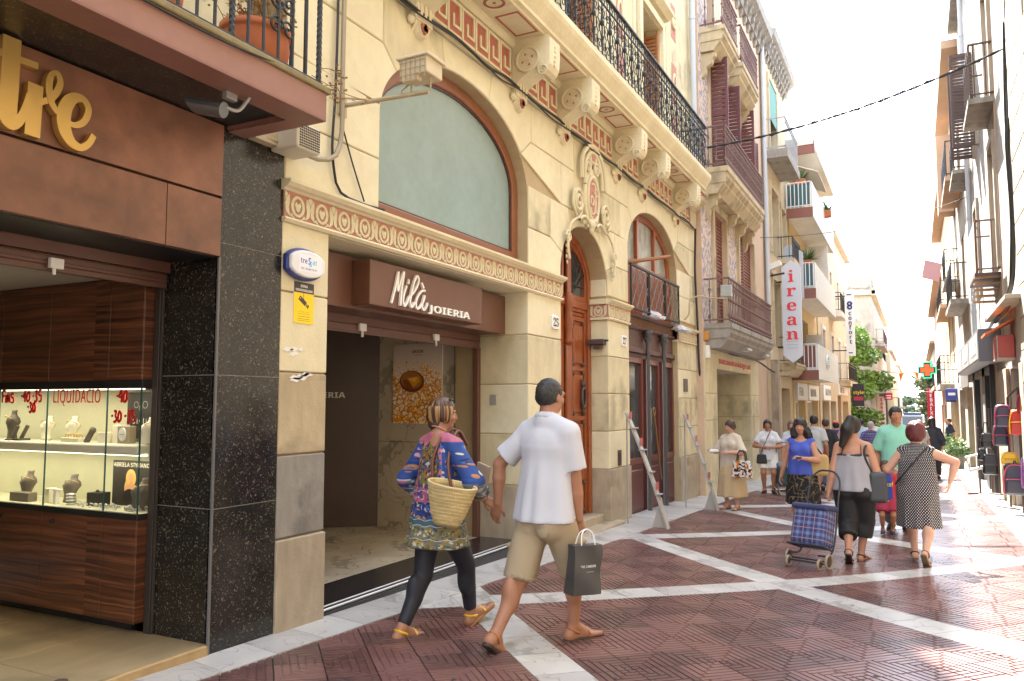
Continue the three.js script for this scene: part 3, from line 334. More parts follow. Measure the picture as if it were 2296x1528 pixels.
// ------------------------------------------------------------------ ground floor of the cream house: jeweller's entrance, street door, wooden shop front
{
  const P = (n, g, m, l) => part(cream, n, g, m, l), B = W - 0.022;
  // jeweller's
  P('fascia_panel', rbx(-4.26, -4.22, 2.31, 2.74, 4.64, 8.09, 0.006), M.signBrown);
  P('fascia_underside', bx(-4.62, -4.22, 2.3, 2.315, 4.64, 8.09), M.maroon);
  const sb = P('shutter_box', [bx(-4.62, -4.56, 2.225, 2.31, 4.64, 8.1), rbx(-4.6, -4.545, 2.15, 2.225, 4.64, 8.05, 0.012), bx(-4.57, -4.54, 2.14, 2.155, 4.64, 8.05)], M.maroon);
  for (const s of [5.83, 7.09]) { part(sb, 'shutter_lock', [rbx(-4.545, -4.515, 2.165, 2.235, s - 0.05, s + 0.05, 0.005), rod([-4.53, 2.17, -s], [-4.53, 2.11, -s], 0.012)], M.whitePaint); }
  P('shutter_guide', [rbx(-4.62, -4.55, -0.1, 2.15, 8.03, 8.1, 0.006), rbx(-4.62, -4.55, -0.05, 2.15, 4.64, 4.7, 0.006)], M.maroon);
  P('threshold', [bx(-4.55, -4.0, -0.5, -0.035, 4.64, 8.1), bx(-4.0, -3.945, -0.5, -0.05, 4.64, 8.1)], M.graniteDark, 'polished black granite threshold');
  P('threshold_rail', [rod([-3.97, -0.032, -4.66], [-3.97, -0.032, -8.08], 0.012), rod([-4.03, -0.028, -4.66], [-4.03, -0.028, -8.08], 0.009)], M.steel);
  for (let i = 0; i < 4; i++) for (let j = 0; j < 4; j++) P('floor_tile', rbx(-4.552 - i * 0.9, -4.552 - (i + 1) * 0.9 + 0.003, -0.1, -0.036 + (i + j) % 2 * 0.0005, 4.4 + j * 0.98, 4.4 + (j + 1) * 0.98 - 0.003, 0.003), M.marbleBeige);
  P('wall_panel', rbx(-6.1, -4.63, -0.04, 2.62, 8.2, 8.24, 0.004), M.marbleBeige, 'veined marble side wall'); P('wall_joint', [bx(-4.972, -4.966, -0.03, 2.6, 8.196, 8.2), bx(-6.1, -4.7, 1.02, 1.026, 8.197, 8.2)], M.grout);
  P('inner_wall', [bx(-9, -4.5, -0.2, 2.7, 4.2, 4.3), bx(-9.1, -9, -0.2, 2.7, 4.2, 9), bx(-9, -4.6, -0.2, 2.7, 8.26, 8.5)], M.tanStone); P('inner_ceiling', bx(-9, -4.62, 2.6, 2.7, 4.2, 8.5), M.white);
  { const a = V3(-6.09, 0, -8.2), d = V3(-0.22, 0, 0.17).normalize(), g = new RoundedBoxGeometry(1.75, 2.62, 0.05, 1, 0.006); g.translate(0.875, 1.27, 0); const ang = Math.atan2(-d.z, d.x); g.rotateY(ang); g.translate(a.x, -0.03, a.z - 0.0); P('brown_panel', uvBox(g), phy(lin(0.085, 0.055, 0.042), 0.4, { map: rep(mottle, 0.5) }), 'tall plain brown entrance panel');
    const t = new TextGeometry('JOIERIA', { font: fonts.bold, size: 0.07, depth: 0.01, curveSegments: 3 }); t.scale(1.35, 1, 1); t.computeBoundingBox(); t.translate(-t.boundingBox.max.x - 0.42, 1.57, 0.026); t.rotateY(Math.atan2(0.17, 0.22)); t.translate(a.x, 0, a.z); single('shop_lettering', t, std(lin(0.6, 0.56, 0.5), 0.4, { metalness: 0.3 }), 'small silver lettering on the brown panel inside the jeweller\'s entrance', 'sign'); }
  // sign box with script lettering
  const sg = thing('shop_sign', 'brown box sign with white script lettering over the jeweller\'s entrance', 'sign', [-4.1, 2.33, -6.2]);
  part(sg, 'sign_box', rbx(-4.22, -4.03, 2.325, 2.71, 5.28, 7.2, 0.008), M.signBrown);
  const sw = std(lin(0.85, 0.83, 0.78), 0.35), x0 = -4.026, x1 = -4.008;
  const RB = (p, w, n) => ribbon(p, w, x0, x1, n || p.length * 5);
  part(sg, 'script_letter_m', RB([[5.562, 2.365], [5.616, 2.506], [5.655, 2.632], [5.662, 2.651], [5.66, 2.62], [5.653, 2.557], [5.652, 2.485], [5.66, 2.495], [5.694, 2.572], [5.735, 2.655], [5.742, 2.66], [5.738, 2.63], [5.711, 2.518], [5.690, 2.357]], 0.02, 60), sw);
  part(sg, 'script_letter_i', [RB([[5.787, 2.547], [5.742, 2.45], [5.735, 2.40], [5.754, 2.361], [5.785, 2.385], [5.815, 2.44]], 0.019), RB([[5.821, 2.608], [5.809, 2.566]], 0.02, 3)], sw);
  part(sg, 'script_letter_l', RB([[5.815, 2.44], [5.899, 2.504], [5.96, 2.58], [5.975, 2.625], [5.95, 2.658], [5.92, 2.63], [5.885, 2.56], [5.846, 2.45], [5.838, 2.40], [5.860, 2.361], [5.909, 2.41]], 0.019, 50), sw);
  part(sg, 'script_letter_a', [RB([[6.092, 2.538], [6.05, 2.537], [6.0, 2.507], [5.955, 2.455], [5.935, 2.398], [5.95, 2.362], [5.975, 2.362], [6.037, 2.414], [6.065, 2.46], [6.075, 2.495]], 0.02, 50), RB([[6.075, 2.495], [6.045, 2.42], [6.04, 2.37], [6.064, 2.359], [6.1, 2.385], [6.124, 2.429]], 0.019), RB([[6.025, 2.605], [6.056, 2.556]], 0.02, 3)], sw);
  { const t = new TextGeometry('JOIERIA', { font: fonts.bold, size: 0.082, depth: 0.016, curveSegments: 4 }); t.computeBoundingBox(); t.scale(0.77 / (t.boundingBox.max.x - t.boundingBox.min.x), 0.82, 1); t.rotateY(Math.PI / 2); t.translate(-4.026, 2.352, -6.165); part(sg, 'block_lettering', t, sw); }
  // poster
  const pt = ctex(512, 700, (c, w, h) => { c.fillStyle = '#d3c2b4'; c.fillRect(0, 0, w, h); const g = c.createLinearGradient(0, 0, 0, 300); g.addColorStop(0, '#c9b9ad'); g.addColorStop(1, '#efd9bf'); c.fillStyle = g; c.fillRect(0, 0, w, 300); reseed(5);
    for (let i = 0; i < 900; i++) { const y = 150 + Math.pow(rnd(), 0.8) * 560, sc = 0.35 + (y - 100) / 560, x = rnd() * w; if (y < 230 + 60 * Math.sin(x / 70)) { if (rnd() < 0.75) continue; } c.save(); c.translate(x, y); c.rotate(rnd() * 3); c.scale(sc, sc); c.fillStyle = ['#c26a10', '#a9560c', '#d98518'][i % 3]; c.beginPath(); c.ellipse(2, 3, 21, 17, 0, 0, 7); c.fill(); c.fillStyle = ['#f0b45a', '#f7d9a6', '#ea9c30', '#f9e6c4'][Math.floor(rnd() * 4)]; c.beginPath(); c.ellipse(0, 0, 18, 14, 0, 0, 7); c.fill(); c.fillStyle = 'rgba(255,244,220,0.8)'; c.beginPath(); c.ellipse(-5, -4, 7, 5, 0.5, 0, 7); c.fill(); c.restore(); }
    c.fillStyle = '#7a3a16'; c.beginPath(); c.ellipse(200, 330, 130, 95, 0.1, 0, 7); c.fill(); c.fillStyle = '#b0703a'; c.beginPath(); c.ellipse(195, 318, 112, 76, 0.1, 0, 7); c.fill(); c.fillStyle = '#8a4a22'; c.beginPath(); c.ellipse(160, 355, 60, 30, 0.6, 0, 7); c.fill(); c.fillStyle = '#e09a1c'; c.beginPath(); c.moveTo(150, 300); c.lineTo(270, 285); c.lineTo(285, 330); c.lineTo(215, 380); c.closePath(); c.fill(); c.fillStyle = '#f2c24c'; c.beginPath(); c.moveTo(160, 305); c.lineTo(262, 292); c.lineTo(232, 335); c.closePath(); c.fill();
    c.fillStyle = '#6a2a22'; c.font = 'bold 40px sans-serif'; c.textAlign = 'center'; c.fillText('ARIOR', 258, 78); c.fillStyle = '#94786c'; c.fillRect(212, 92, 96, 5); });
  single('poster', rbx(-5.86, -5.133, 1.25, 2.235, 8.178, 8.198, 0.003), M.whitePaint, 'poster of golden nuggets and a ring on the marble wall of the jeweller\'s entrance', 'poster');
  { const o = scene.children[scene.children.length - 1]; lpart(o, 'poster_print', panelZ(8.176, -5.858, -5.135, 1.252, 2.233), std(0xffffff, 0.5, { map: pt })); }
  const nc = thing('wall_display_case', 'narrow wall display case with a red tray beside the jeweller\'s poster', 'display case', [-4.82, 0.82, -8.18]);
  part(nc, 'case_frame', [bx(-4.97, -4.93, 0.82, 1.5, 8.12, 8.2), bx(-4.74, -4.7, 0.82, 1.5, 8.12, 8.2), bx(-4.93, -4.74, 1.44, 1.5, 8.12, 8.2), bx(-4.93, -4.74, 0.82, 0.86, 8.12, 8.2)], M.marbleBeige); part(nc, 'case_back', bx(-4.93, -4.74, 0.86, 1.44, 8.185, 8.198), M.glassDark); part(nc, 'red_tray', bx(-4.93, -4.74, 0.87, 1.09, 8.15, 8.18), std(lin(0.25, 0.03, 0.03), 0.6)); part(nc, 'small_bottles', [0, 1, 2, 3].map((k) => rod([-4.9 + k * 0.045, 1.09, -8.165], [-4.9 + k * 0.045, 1.13, -8.165], 0.008)), M.gold);
  const ms = single('opening_hours_sign', rbx(-4.86, -4.79, 1.53, 1.71, 8.19, 8.199, 0.002), std(lin(0.2, 0.03, 0.05), 0.5), 'small dark red upright sign above the narrow wall display case', 'sign'); lpart(ms, 'print', [1.67, 1.62, 1.6, 1.57, 1.55].map((y) => bx(-4.845, -4.805, y, y + 0.008, 8.187, 8.19)), M.whitePaint);
  // reflective end of a glazed counter, far inside on the left
  const gl = thing('glass_counter', 'narrow glass showcase with flowers at the left edge of the brown panel', 'showcase', [-6.9, -0.03, -7.55]);
  part(gl, 'glass_side', bx(-7.3, -6.64, -0.03, 1.5, 7.5, 7.51), M.glassPale); part(gl, 'frame', [bx(-6.66, -6.63, -0.03, 1.52, 7.49, 7.52), bx(-7.3, -6.63, 0.75, 0.78, 7.488, 7.5)], M.darkWood);
  // street door under the coat of arms
  const d = P('street_door', [ext([[9.05, -0.4], [9.05, 3.15], ...archUp(AD).slice(1, -1), [10.75, 3.15], [10.75, -0.4], [10.65, -0.4], [10.65, 3.1], ...arc(9.9, 3.15, 0.75, 0.63, 0, Math.PI, 18), [9.15, -0.4]].filter((p, i, a) => !i || p[0] !== a[i - 1][0] || p[1] !== a[i - 1][1]), -4.3, -4.19, { bevel: 0.012 }), rbx(-4.26, -4.205, 2.84, 2.95, 9.15, 10.65, 0.01)], M.doorWood, 'tall double door of varnished brown wood');
  part(d, 'door_back', ext([[9.1, -0.4], [10.7, -0.4], [10.7, 3.15], ...arc(9.9, 3.15, 0.8, 0.68, 0, Math.PI, 18)], -4.32, -4.285), M.black);
  for (const e of [-1, 1]) { const u = (a, b) => e > 0 ? [9.9 + a, 9.9 + b] : [9.9 - b, 9.9 - a];
    const frame = []; const bb = (y0, y1, a, b, x0 = -4.28, x1 = -4.225) => { const [s0, s1] = u(a, b); frame.push(rbx(x0, x1, y0, y1, s0, s1, 0.006)); };
    bb(-0.2, 2.84, 0.08, 0.22); bb(-0.2, 2.84, 0.66, 0.75); for (const [y0, y1] of [[-0.2, -0.05], [0.42, 0.6], [1.26, 1.32], [1.955, 2.01], [2.66, 2.72], [2.79, 2.84]]) bb(y0, y1, 0.22, 0.66);
    const lf = part(d, 'door_leaf', frame, M.doorWood);
    for (const [y0, y1] of [[-0.05, 0.42], [0.6, 1.26], [1.32, 1.955], [2.01, 2.66], [2.72, 2.79]]) { const [s0, s1] = u(0.22, 0.66), big = y1 - y0 > 0.2; part(lf, 'door_panel', [bx(-4.285, -4.255, y0, y1, s0, s1), ...(big ? [ext([[s0 + 0.05, y0 + 0.05], [s1 - 0.05, y0 + 0.05], [s1 - 0.05, y1 - 0.05], [s0 + 0.05, y1 - 0.05]], -4.26, -4.228, { bevel: 0.013 })] : [rbx(-4.26, -4.235, y0 + 0.015, y1 - 0.015, s0 + 0.03, s1 - 0.03, 0.008)])], M.doorWood);
      if (big) part(lf, 'corner_studs', [[s0 + 0.03, y0 + 0.04], [s1 - 0.03, y0 + 0.04], [s0 + 0.03, y1 - 0.04], [s1 - 0.03, y1 - 0.04]].flatMap(([s, y]) => [ball(-4.226, y, -s, 0.024, 0.7, 1, 1, 8), rbx(-4.24, -4.227, y - 0.035, y + 0.035, s - 0.035, s + 0.035, 0.008)]), M.ironBrown); }
    // arched glazing with fan grille
    const [g0, g1] = u(0.09, 0.75), ap = range(g0 + 0.08, g1 - 0.08, (g1 - g0 - 0.16) / 10), top = (s) => 3.12 + 0.57 * Math.sqrt(Math.max(0, 1 - ((s - 9.9) / 0.74) ** 2));
    const outer = [[g0, 2.95], [g1, 2.95], ...range(g0, g1, (g1 - g0) / 10).reverse().map((s) => [s, 3.15 + 0.64 * Math.sqrt(Math.max(0, 1 - ((s - 9.9) / 0.755) ** 2))])], inner = [[ap[0], 3.02], [ap[ap.length - 1], 3.02], ...ap.slice().reverse().map((s) => [s, top(s)])];
    const tr = part(d, 'arched_light', ext(outer, -4.27, -4.215, { holes: [inner.reverse()], bevel: 0.006 }), M.doorWood); part(tr, 'dark_pane', bx(-4.262, -4.255, 2.97, 3.85, ...u(0.1, 0.72)), M.glassDark);
    const c0 = e > 0 ? ap[0] : ap[ap.length - 1], gr = []; for (let k = 1; k < 6; k++) { const s = ap[Math.min(ap.length - 1, k * 2)]; gr.push(rod([-4.24, 3.03, -c0 - (s - c0) * 0.15], [-4.24, top(s) - 0.02, -s], 0.006)); } gr.push(rod([-4.24, 3.16, -ap[0]], [-4.24, 3.16, -ap[ap.length - 1]], 0.007), tube(arc(c0 + e * 0.19, 3.3, 0.05, 0.07, 0, Math.PI * 2, 10).map(([s, y]) => [-4.24, y, -s]), 0.007)); part(tr, 'iron_grille', gr, M.iron);
  }
  const post = []; post.push(rbx(-4.23, -4.19, -0.2, 2.3, 9.83, 9.97, 0.012), rbx(-4.22, -4.18, 2.5, 3.7, 9.85, 9.95, 0.012)); { const g = lathe([[0.0, 2.3], [0.07, 2.3], [0.075, 2.36], [0.05, 2.4], [0.06, 2.5], [0.075, 2.6], [0.06, 2.72], [0.05, 2.78], [0.08, 2.84], [0.085, 2.9], [0.06, 2.95], [0.07, 3.0], [0, 3.02]], 14); g.translate(-4.2, 0, -9.9); post.push(g); } part(d, 'centre_post', post, M.doorWood);
  const kn = part(d, 'door_knocker', [new THREE.TorusGeometry(0.1, 0.022, 8, 20).scale(0.75, 1.35, 1).rotateY(Math.PI / 2).translate(-4.19, 1.58, -10.44), ball(-4.2, 1.77, -10.44, 0.045), ball(-4.2, 1.44, -10.44, 0.04), rbx(-4.235, -4.2, 1.38, 1.84, 10.41, 10.47, 0.01)], M.ironBrown);
  P('door_step', [rbx(-4.4, -3.78, -0.7, -0.17, 9.02, 11.0, 0.015), rbx(-4.4, -4.0, -0.2, -0.06, 9.06, 10.74, 0.015)], M.stoneBase, 'worn stone door step');
  // wooden shop front under the right arch
  const sh = P('shop_front', [bx(-4.12, -4.04, 2.4, 2.72, 11.69, 14.53), rbx(-4.1, -3.99, 2.32, 2.4, 11.69, 14.53, 0.01), bx(-4.12, -4.06, 2.24, 2.33, 11.69, 14.53), prof([[-4.1, 2.70], [-4.0, 2.70], [-3.98, 2.73], [-4.0, 2.75], [-4.1, 2.75]], 11.69, 14.53), prof([[-4.1, 2.9], [-4.0, 2.9], [-3.97, 2.94], [-4.1, 2.96]], 11.69, 14.53)], phy(lin(0.105, 0.045, 0.035), 0.45, { map: rep(mottle, 1) }), 'dark red wooden shop front with three glazed bays');
  part(sh, 'name_band', bx(-4.1, -4.03, 2.75, 2.9, 11.69, 14.53), stucco(lin(0.16, 0.08, 0.045), 3));
  for (const [a, b] of [[11.72, 12.66], [12.88, 13.6], [13.82, 14.5]]) { const f = part(sh, 'glazed_bay', [rbx(-4.1, -4.02, 0.52, 2.24, a, a + 0.08, 0.01), rbx(-4.1, -4.02, 0.52, 2.24, b - 0.08, b, 0.01), rbx(-4.1, -4.02, 2.15, 2.24, a + 0.08, b - 0.08, 0.01), rbx(-4.1, -4.02, 0.52, 0.62, a + 0.08, b - 0.08, 0.01)], phy(lin(0.13, 0.032, 0.022), 0.3));
    part(f, 'pane', bx(-4.075, -4.07, 0.62, 2.15, a + 0.08, b - 0.08), M.glassDark);
    const low = part(sh, 'lower_panel', [bx(-4.12, -4.04, -0.32, 0.52, a, b)], phy(lin(0.09, 0.026, 0.022), 0.4)); part(low, 'raised_panel', [ext([[a + 0.07, -0.2], [b - 0.07, -0.2], [b - 0.07, 0.44], [a + 0.07, 0.44]], -4.06, -4.015, { bevel: 0.015 })], phy(lin(0.10, 0.028, 0.024), 0.4)); }
  for (const s of [12.77, 13.71]) { const g = lathe([[0, -0.42], [0.07, -0.42], [0.07, -0.3], [0.042, -0.26], [0.036, 0.5], [0.032, 2.3], [0.045, 2.33], [0.033, 2.37], [0.035, 2.5], [0.06, 2.56], [0.05, 2.6], [0.075, 2.66], [0.075, 2.72], [0, 2.72]], 14); g.translate(-3.97, 0, -s); part(sh, 'iron_column', [g, ...[0, 1, 2, 3, 4, 5].map((k) => ball(-3.97 + 0.052 * Math.cos(k), 2.58 + 0.03 * (k % 2), -s + 0.052 * Math.sin(k), 0.02, 1, 1.3, 1, 6))], std(lin(0.06, 0.055, 0.055), 0.45)); }
  part(sh, 'stone_sill', rbx(-4.3, -3.9, -0.75, -0.32, 11.69, 14.53, 0.015), M.stoneBase);
  part(sh, 'board_panel', range(11.7, 14.52, 0.235).slice(0, -1).map((s) => rbx(-4.12, -4.05, 2.95, 3.72, s + 0.003, s + 0.232, 0.006)), phy(lin(0.85, 0.75, 0.65), 0.45, { map: M.doorWood.map }));
  const pole = part(sh, 'door_pole', [rod([-3.96, 1.3, -13.05], [-3.96, 0.2, -13.42], 0.016), new THREE.TorusGeometry(0.06, 0.014, 6, 14).rotateY(Math.PI / 2).translate(-3.96, 1.36, -13.03)], std(lin(0.2, 0.11, 0.04), 0.5));
  // arched window
  const wi = (d0, yb) => [[AC.c - AC.a + d0, yb], [AC.c + AC.a - d0, yb], [AC.c + AC.a - d0, AC.cy], ...arc(AC.c, AC.cy, AC.a - d0, AC.b - d0, 0, Math.PI, 22)];
  const wf = P('arched_window', [ext(wi(0.005, 3.72), -4.17, -4.08, { holes: [wi(0.11, 3.84).reverse()], bevel: 0.01 }), rbx(-4.16, -4.07, 3.8, 4.63, 12.57, 12.67, 0.01), rbx(-4.16, -4.07, 3.8, 4.63, 13.55, 13.65, 0.01), rbx(-4.17, -4.05, 3.7, 3.78, 11.7, 14.52, 0.01)], M.doorWood, 'arched window with three pale panes');
  for (const [a, b] of [[11.79, 12.57], [12.67, 13.55], [13.65, 14.43]]) part(wf, 'pane', ext([[a, 3.84], [b, 3.84], ...range(a, b, (b - a) / 8).reverse().map((s) => [s, Math.max(3.85, AC.cy + (AC.b - 0.11) * Math.sqrt(Math.max(0, 1 - ((s - AC.c) / (AC.a - 0.11)) ** 2)))])], -4.14, -4.13), M.glassPale);
  // lattice grille before the boards
  const gr = P('lattice_grille', [rbx(-3.92, -3.88, 3.66, 3.7, 11.7, 14.52, 0.006), rbx(-3.92, -3.88, 2.98, 3.01, 11.7, 14.52, 0.006), ...[11.72, 12.6, 12.66, 13.56, 13.62, 14.5].map((s) => rbx(-3.92, -3.885, 2.96, 3.7, s - 0.008, s + 0.008, 0.004))], M.iron);
  const bars = []; for (const [a, b] of [[11.74, 12.58], [12.68, 13.54], [13.64, 14.48]]) for (const e of [-1, 1]) for (let k = -1; k < 4; k++) { const w = b - a; let u0 = a + k * w / 3.2, u1 = u0 + w / 1.6; let y0 = 3.01, y1 = 3.66; const cl = (u) => (u - u0) / (u1 - u0); const lo = Math.max(0, cl(a)), hi = Math.min(1, cl(b)); if (hi - lo < 0.1) continue; const p = (t) => [lerp(u0, u1, t), e > 0 ? lerp(y0, y1, t) : lerp(y1, y0, t)]; bars.push(rod([-3.9, p(lo)[1], -p(lo)[0]], [-3.9, p(hi)[1], -p(hi)[0]], 0.0075, 0.0075, 5)); }
  part(gr, 'lattice_bars', bars, std(lin(0.2, 0.19, 0.17), 0.5));
}
// ---- small things on the cream house
single('awning_pole', [rod([-4.02, 3.74, -11.9], [-3.42, 3.84, -12.25], 0.03), rod([-4.06, 3.73, -11.87], [-3.9, 3.76, -11.97], 0.042)], std(lin(0.3, 0.13, 0.05), 0.45), 'brown awning pole sticking out below the arched window', 'pole');
reseed(9);
for (const [x, y, s, l] of [[-3.84, 2.97, 12.75, 'white cloth bundle hung above the left iron column of the wooden shop front'], [-3.82, 2.88, 14.45, 'white cloth bundle hung at the right end of the lattice grille']]) {
  const g = new THREE.IcosahedronGeometry(1, 4), p = g.attributes.position; for (let i = 0; i < p.count; i++) { const v = V3().fromBufferAttribute(p, i), f = 1 + 0.7 * (noise3(v.x * 3 + s, v.y * 1.5, v.z * 5) - 0.5) + 0.5 * (noise3(v.x * 9, v.y * 2 + s, v.z * 9) - 0.5); p.setXYZ(i, x + v.x * f * 0.17 * (1 - 0.4 * v.y) , y + v.y * f * 0.06 - 0.05 * v.x, -s + v.z * f * 0.08 * (1 - 0.3 * v.y)); } g.computeVertexNormals();
  const o = single('cloth_bundle', g, std(lin(0.62, 0.60, 0.60), 0.8), l, 'cloth'); lpart(o, 'hanging_cord', [rod([x - 0.04, y, -s], [-3.95, y + 0.12, -s], 0.008)], M.whitePaint);
}
const houseNumber = (txt, y0, s0, s1, label) => { const o = thing('house_number', label, 'house number', [W, y0, -(s0 + s1) / 2]), h = 0.17; part(o, 'enamel_plate', ext([[s0, y0 + 0.02], [s0 + 0.02, y0], [s1 - 0.02, y0], [s1, y0 + 0.02], [s1, y0 + h - 0.02], [s1 - 0.02, y0 + h], [s0 + 0.02, y0 + h], [s0, y0 + h - 0.02]], W, W + 0.02, { bevel: 0.005 }), M.whitePaint); const t = new TextGeometry(txt, { font: fonts.serif, size: 0.105, depth: 0.003, curveSegments: 4 }); t.computeBoundingBox(); const b = t.boundingBox; t.translate(-(b.min.x + b.max.x) / 2, -(b.min.y + b.max.y) / 2, 0); t.rotateY(Math.PI / 2); t.translate(W + 0.02, y0 + h / 2, -(s0 + s1) / 2); part(o, 'numerals', t, M.black); };
houseNumber('25', 2.41, 8.74, 8.95, 'white enamel house number 25 on the pier left of the street door');
houseNumber('27', 2.36, 11.31, 11.52, 'white enamel house number 27 on the pier right of the street door');
single('bronze_plaque', rbx(W, W + 0.02, 1.72, 1.97, 14.85, 15.12, 0.005), std(lin(0.12, 0.10, 0.08), 0.5, { metalness: 0.4 }), 'small dark plaque on the pier right of the wooden shop front', 'plaque');
single('letter_slot', [rbx(W, W + 0.015, 0.585, 0.815, 11.1, 11.24, 0.004), rbx(W + 0.012, W + 0.03, 0.65, 0.78, 11.14, 11.2, 0.006)], M.ironBrown, 'narrow dark metal plate low on the pier by house number 27', 'metal plate');
single('electric_hatch', rbx(-4.42, -4.34, 1.48, 1.6, 8.085, 8.1, 0.003), std(lin(0.3, 0.28, 0.24), 0.6), 'small grey hatch in the side of the pier right of the jeweller\'s entrance', 'hatch');
{ const o = thing('entrance_lamp', 'small dark lamp on the inner side of the pier right of the street door', 'lamp', [-4.05, 2.35, -10.7]); part(o, 'lamp_body', [rbx(-4.2, -3.95, 2.34, 2.42, 10.6, 10.74, 0.015), rbx(-4.12, -4.0, 2.28, 2.34, 10.62, 10.72, 0.01)], M.ironBrown); part(o, 'lamp_arm', rod([-4.2, 2.38, -10.74], [-3.9, 2.4, -10.66], 0.014), M.iron); }
// alarm siren box and camera notice
{ const o = thing('alarm_box', 'white oval alarm box with a blue rim on the left pier', 'alarm box', [-3.88, 2.45, -4.33]);
  const c = [4.325, 2.495], ov = (a, b, n = 26) => arc(c[0], c[1], a, b, 0, Math.PI * 2, n).slice(0, -1).map(([s, y]) => [clamp(s, c[0] - a * 0.9, c[0] + a * 0.9), y]);
  part(o, 'blue_case', ext(ov(0.205, 0.118), W, W + 0.06, { bevel: 0.02, seg: 2 }), phy(lin(0.02, 0.035, 0.2), 0.35)); part(o, 'white_cover', ext(ov(0.195, 0.098), W + 0.05, W + 0.085, { bevel: 0.012, seg: 2 }), phy(lin(0.72, 0.72, 0.74), 0.3));
  const t = ctex(256, 128, (g) => { g.fillStyle = '#e6e6ea'; g.fillRect(0, 0, 256, 128); g.font = 'bold 54px sans-serif'; g.fillStyle = '#2a3a9a'; g.fillText('tre', 18, 66); g.fillStyle = '#2a3fb8'; g.font = 'bold 72px sans-serif'; g.fillText('S', 100, 70); g.fillStyle = '#5ab4e0'; g.fillText('s', 112, 84); g.font = 'bold 54px sans-serif'; g.fillText('at', 150, 66); g.fillStyle = '#2a3a7a'; g.font = 'bold 22px sans-serif'; g.fillText('Tel.: 93 893 19 57', 24, 112); });
  part(o, 'print', panelX(W + 0.0862, 2.435, 2.56, 4.22, 4.46), std(0xffffff, 0.35, { map: t })); }
{ const t = ctex(256, 380, (g) => { g.fillStyle = '#f5cf08'; g.fillRect(0, 0, 256, 380); g.fillStyle = '#3a322c'; g.fillRect(0, 0, 256, 98); g.fillStyle = '#f2f0ea'; g.textAlign = 'center'; g.font = 'bold 34px sans-serif'; g.fillText('ZONA', 128, 46); g.font = 'bold 30px sans-serif'; g.fillText('VIDEOVIGILADA', 128, 84, 220); g.strokeStyle = '#3a322c'; g.lineWidth = 6; g.beginPath(); g.moveTo(124, 98); g.lineTo(124, 170); g.stroke(); g.save(); g.translate(120, 180); g.rotate(0.6); g.fillStyle = '#3a322c'; g.fillRect(-64, -24, 104, 44); g.fillRect(46, -14, 14, 26); g.fillRect(64, -18, 18, 34); g.fillStyle = '#f5cf08'; g.beginPath(); g.arc(-48, -6, 6, 0, 7); g.fill(); g.restore(); g.fillStyle = '#7a6410'; g.font = '13px sans-serif'; g.fillText('LEY ORGANICA 15/1999', 128, 278); g.fillText('DE PROTECCION DE DATOS', 128, 296); for (const y of [314, 336, 352]) g.fillRect(50, y, 156, 4); });
  const o = single('camera_notice', bx(W - 0.002, W + 0.004, 2.074, 2.374, 4.264, 4.474), M.whitePaint, 'yellow and black video surveillance notice below the oval alarm box', 'sign'); lpart(o, 'print', panelX(W + 0.0055, 2.075, 2.373, 4.265, 4.473), std(0xffffff, 0.5, { map: t })); }
reseed(31); for (const [y, n, l] of [[1.84, 4, 'torn white paper scraps on the left pier under the yellow notice'], [1.66, 6, 'lower torn white paper scraps on the left pier']]) single('paper_scraps', Array.from({ length: n }, () => { const s = 4.2 + rnd() * 0.22, yy = y + rnd() * 0.05, a = rnd() * 2, r = 0.02 + rnd() * 0.03; return ext([[s - r, yy], [s + r * Math.cos(a), yy - 0.012], [s + r * 1.6, yy + 0.02 * rnd()], [s, yy + 0.022]], W, W + 0.004); }), M.whitePaint, l, 'paper');
{ const o = thing('intruder_siren', 'beige vented plastic box under the end of the near balcony', 'siren', [-3.75, 3.3, -4.1]); part(o, 'siren_body', [(() => { const g = rbx(-3.93, -3.68, 3.24, 3.43, 4.0, 4.24, 0.02); return g; })()], std(lin(0.62, 0.56, 0.42), 0.5)); const v = []; for (let i = 0; i < 9; i++) for (let j = 0; j < 11; j++) v.push(bx(-3.679, -3.676, 3.255 + i * 0.018, 3.266 + i * 0.018, 4.02 + j * 0.019, 4.032 + j * 0.019)); part(o, 'vent_holes', v, M.black); part(o, 'bracket', [bx(-3.93, -3.86, 3.27, 3.36, 3.8, 4.02), rod([-3.88, 3.3, -3.78], [-3.86, 3.3, -4.05], 0.012)], M.creamDirty); }
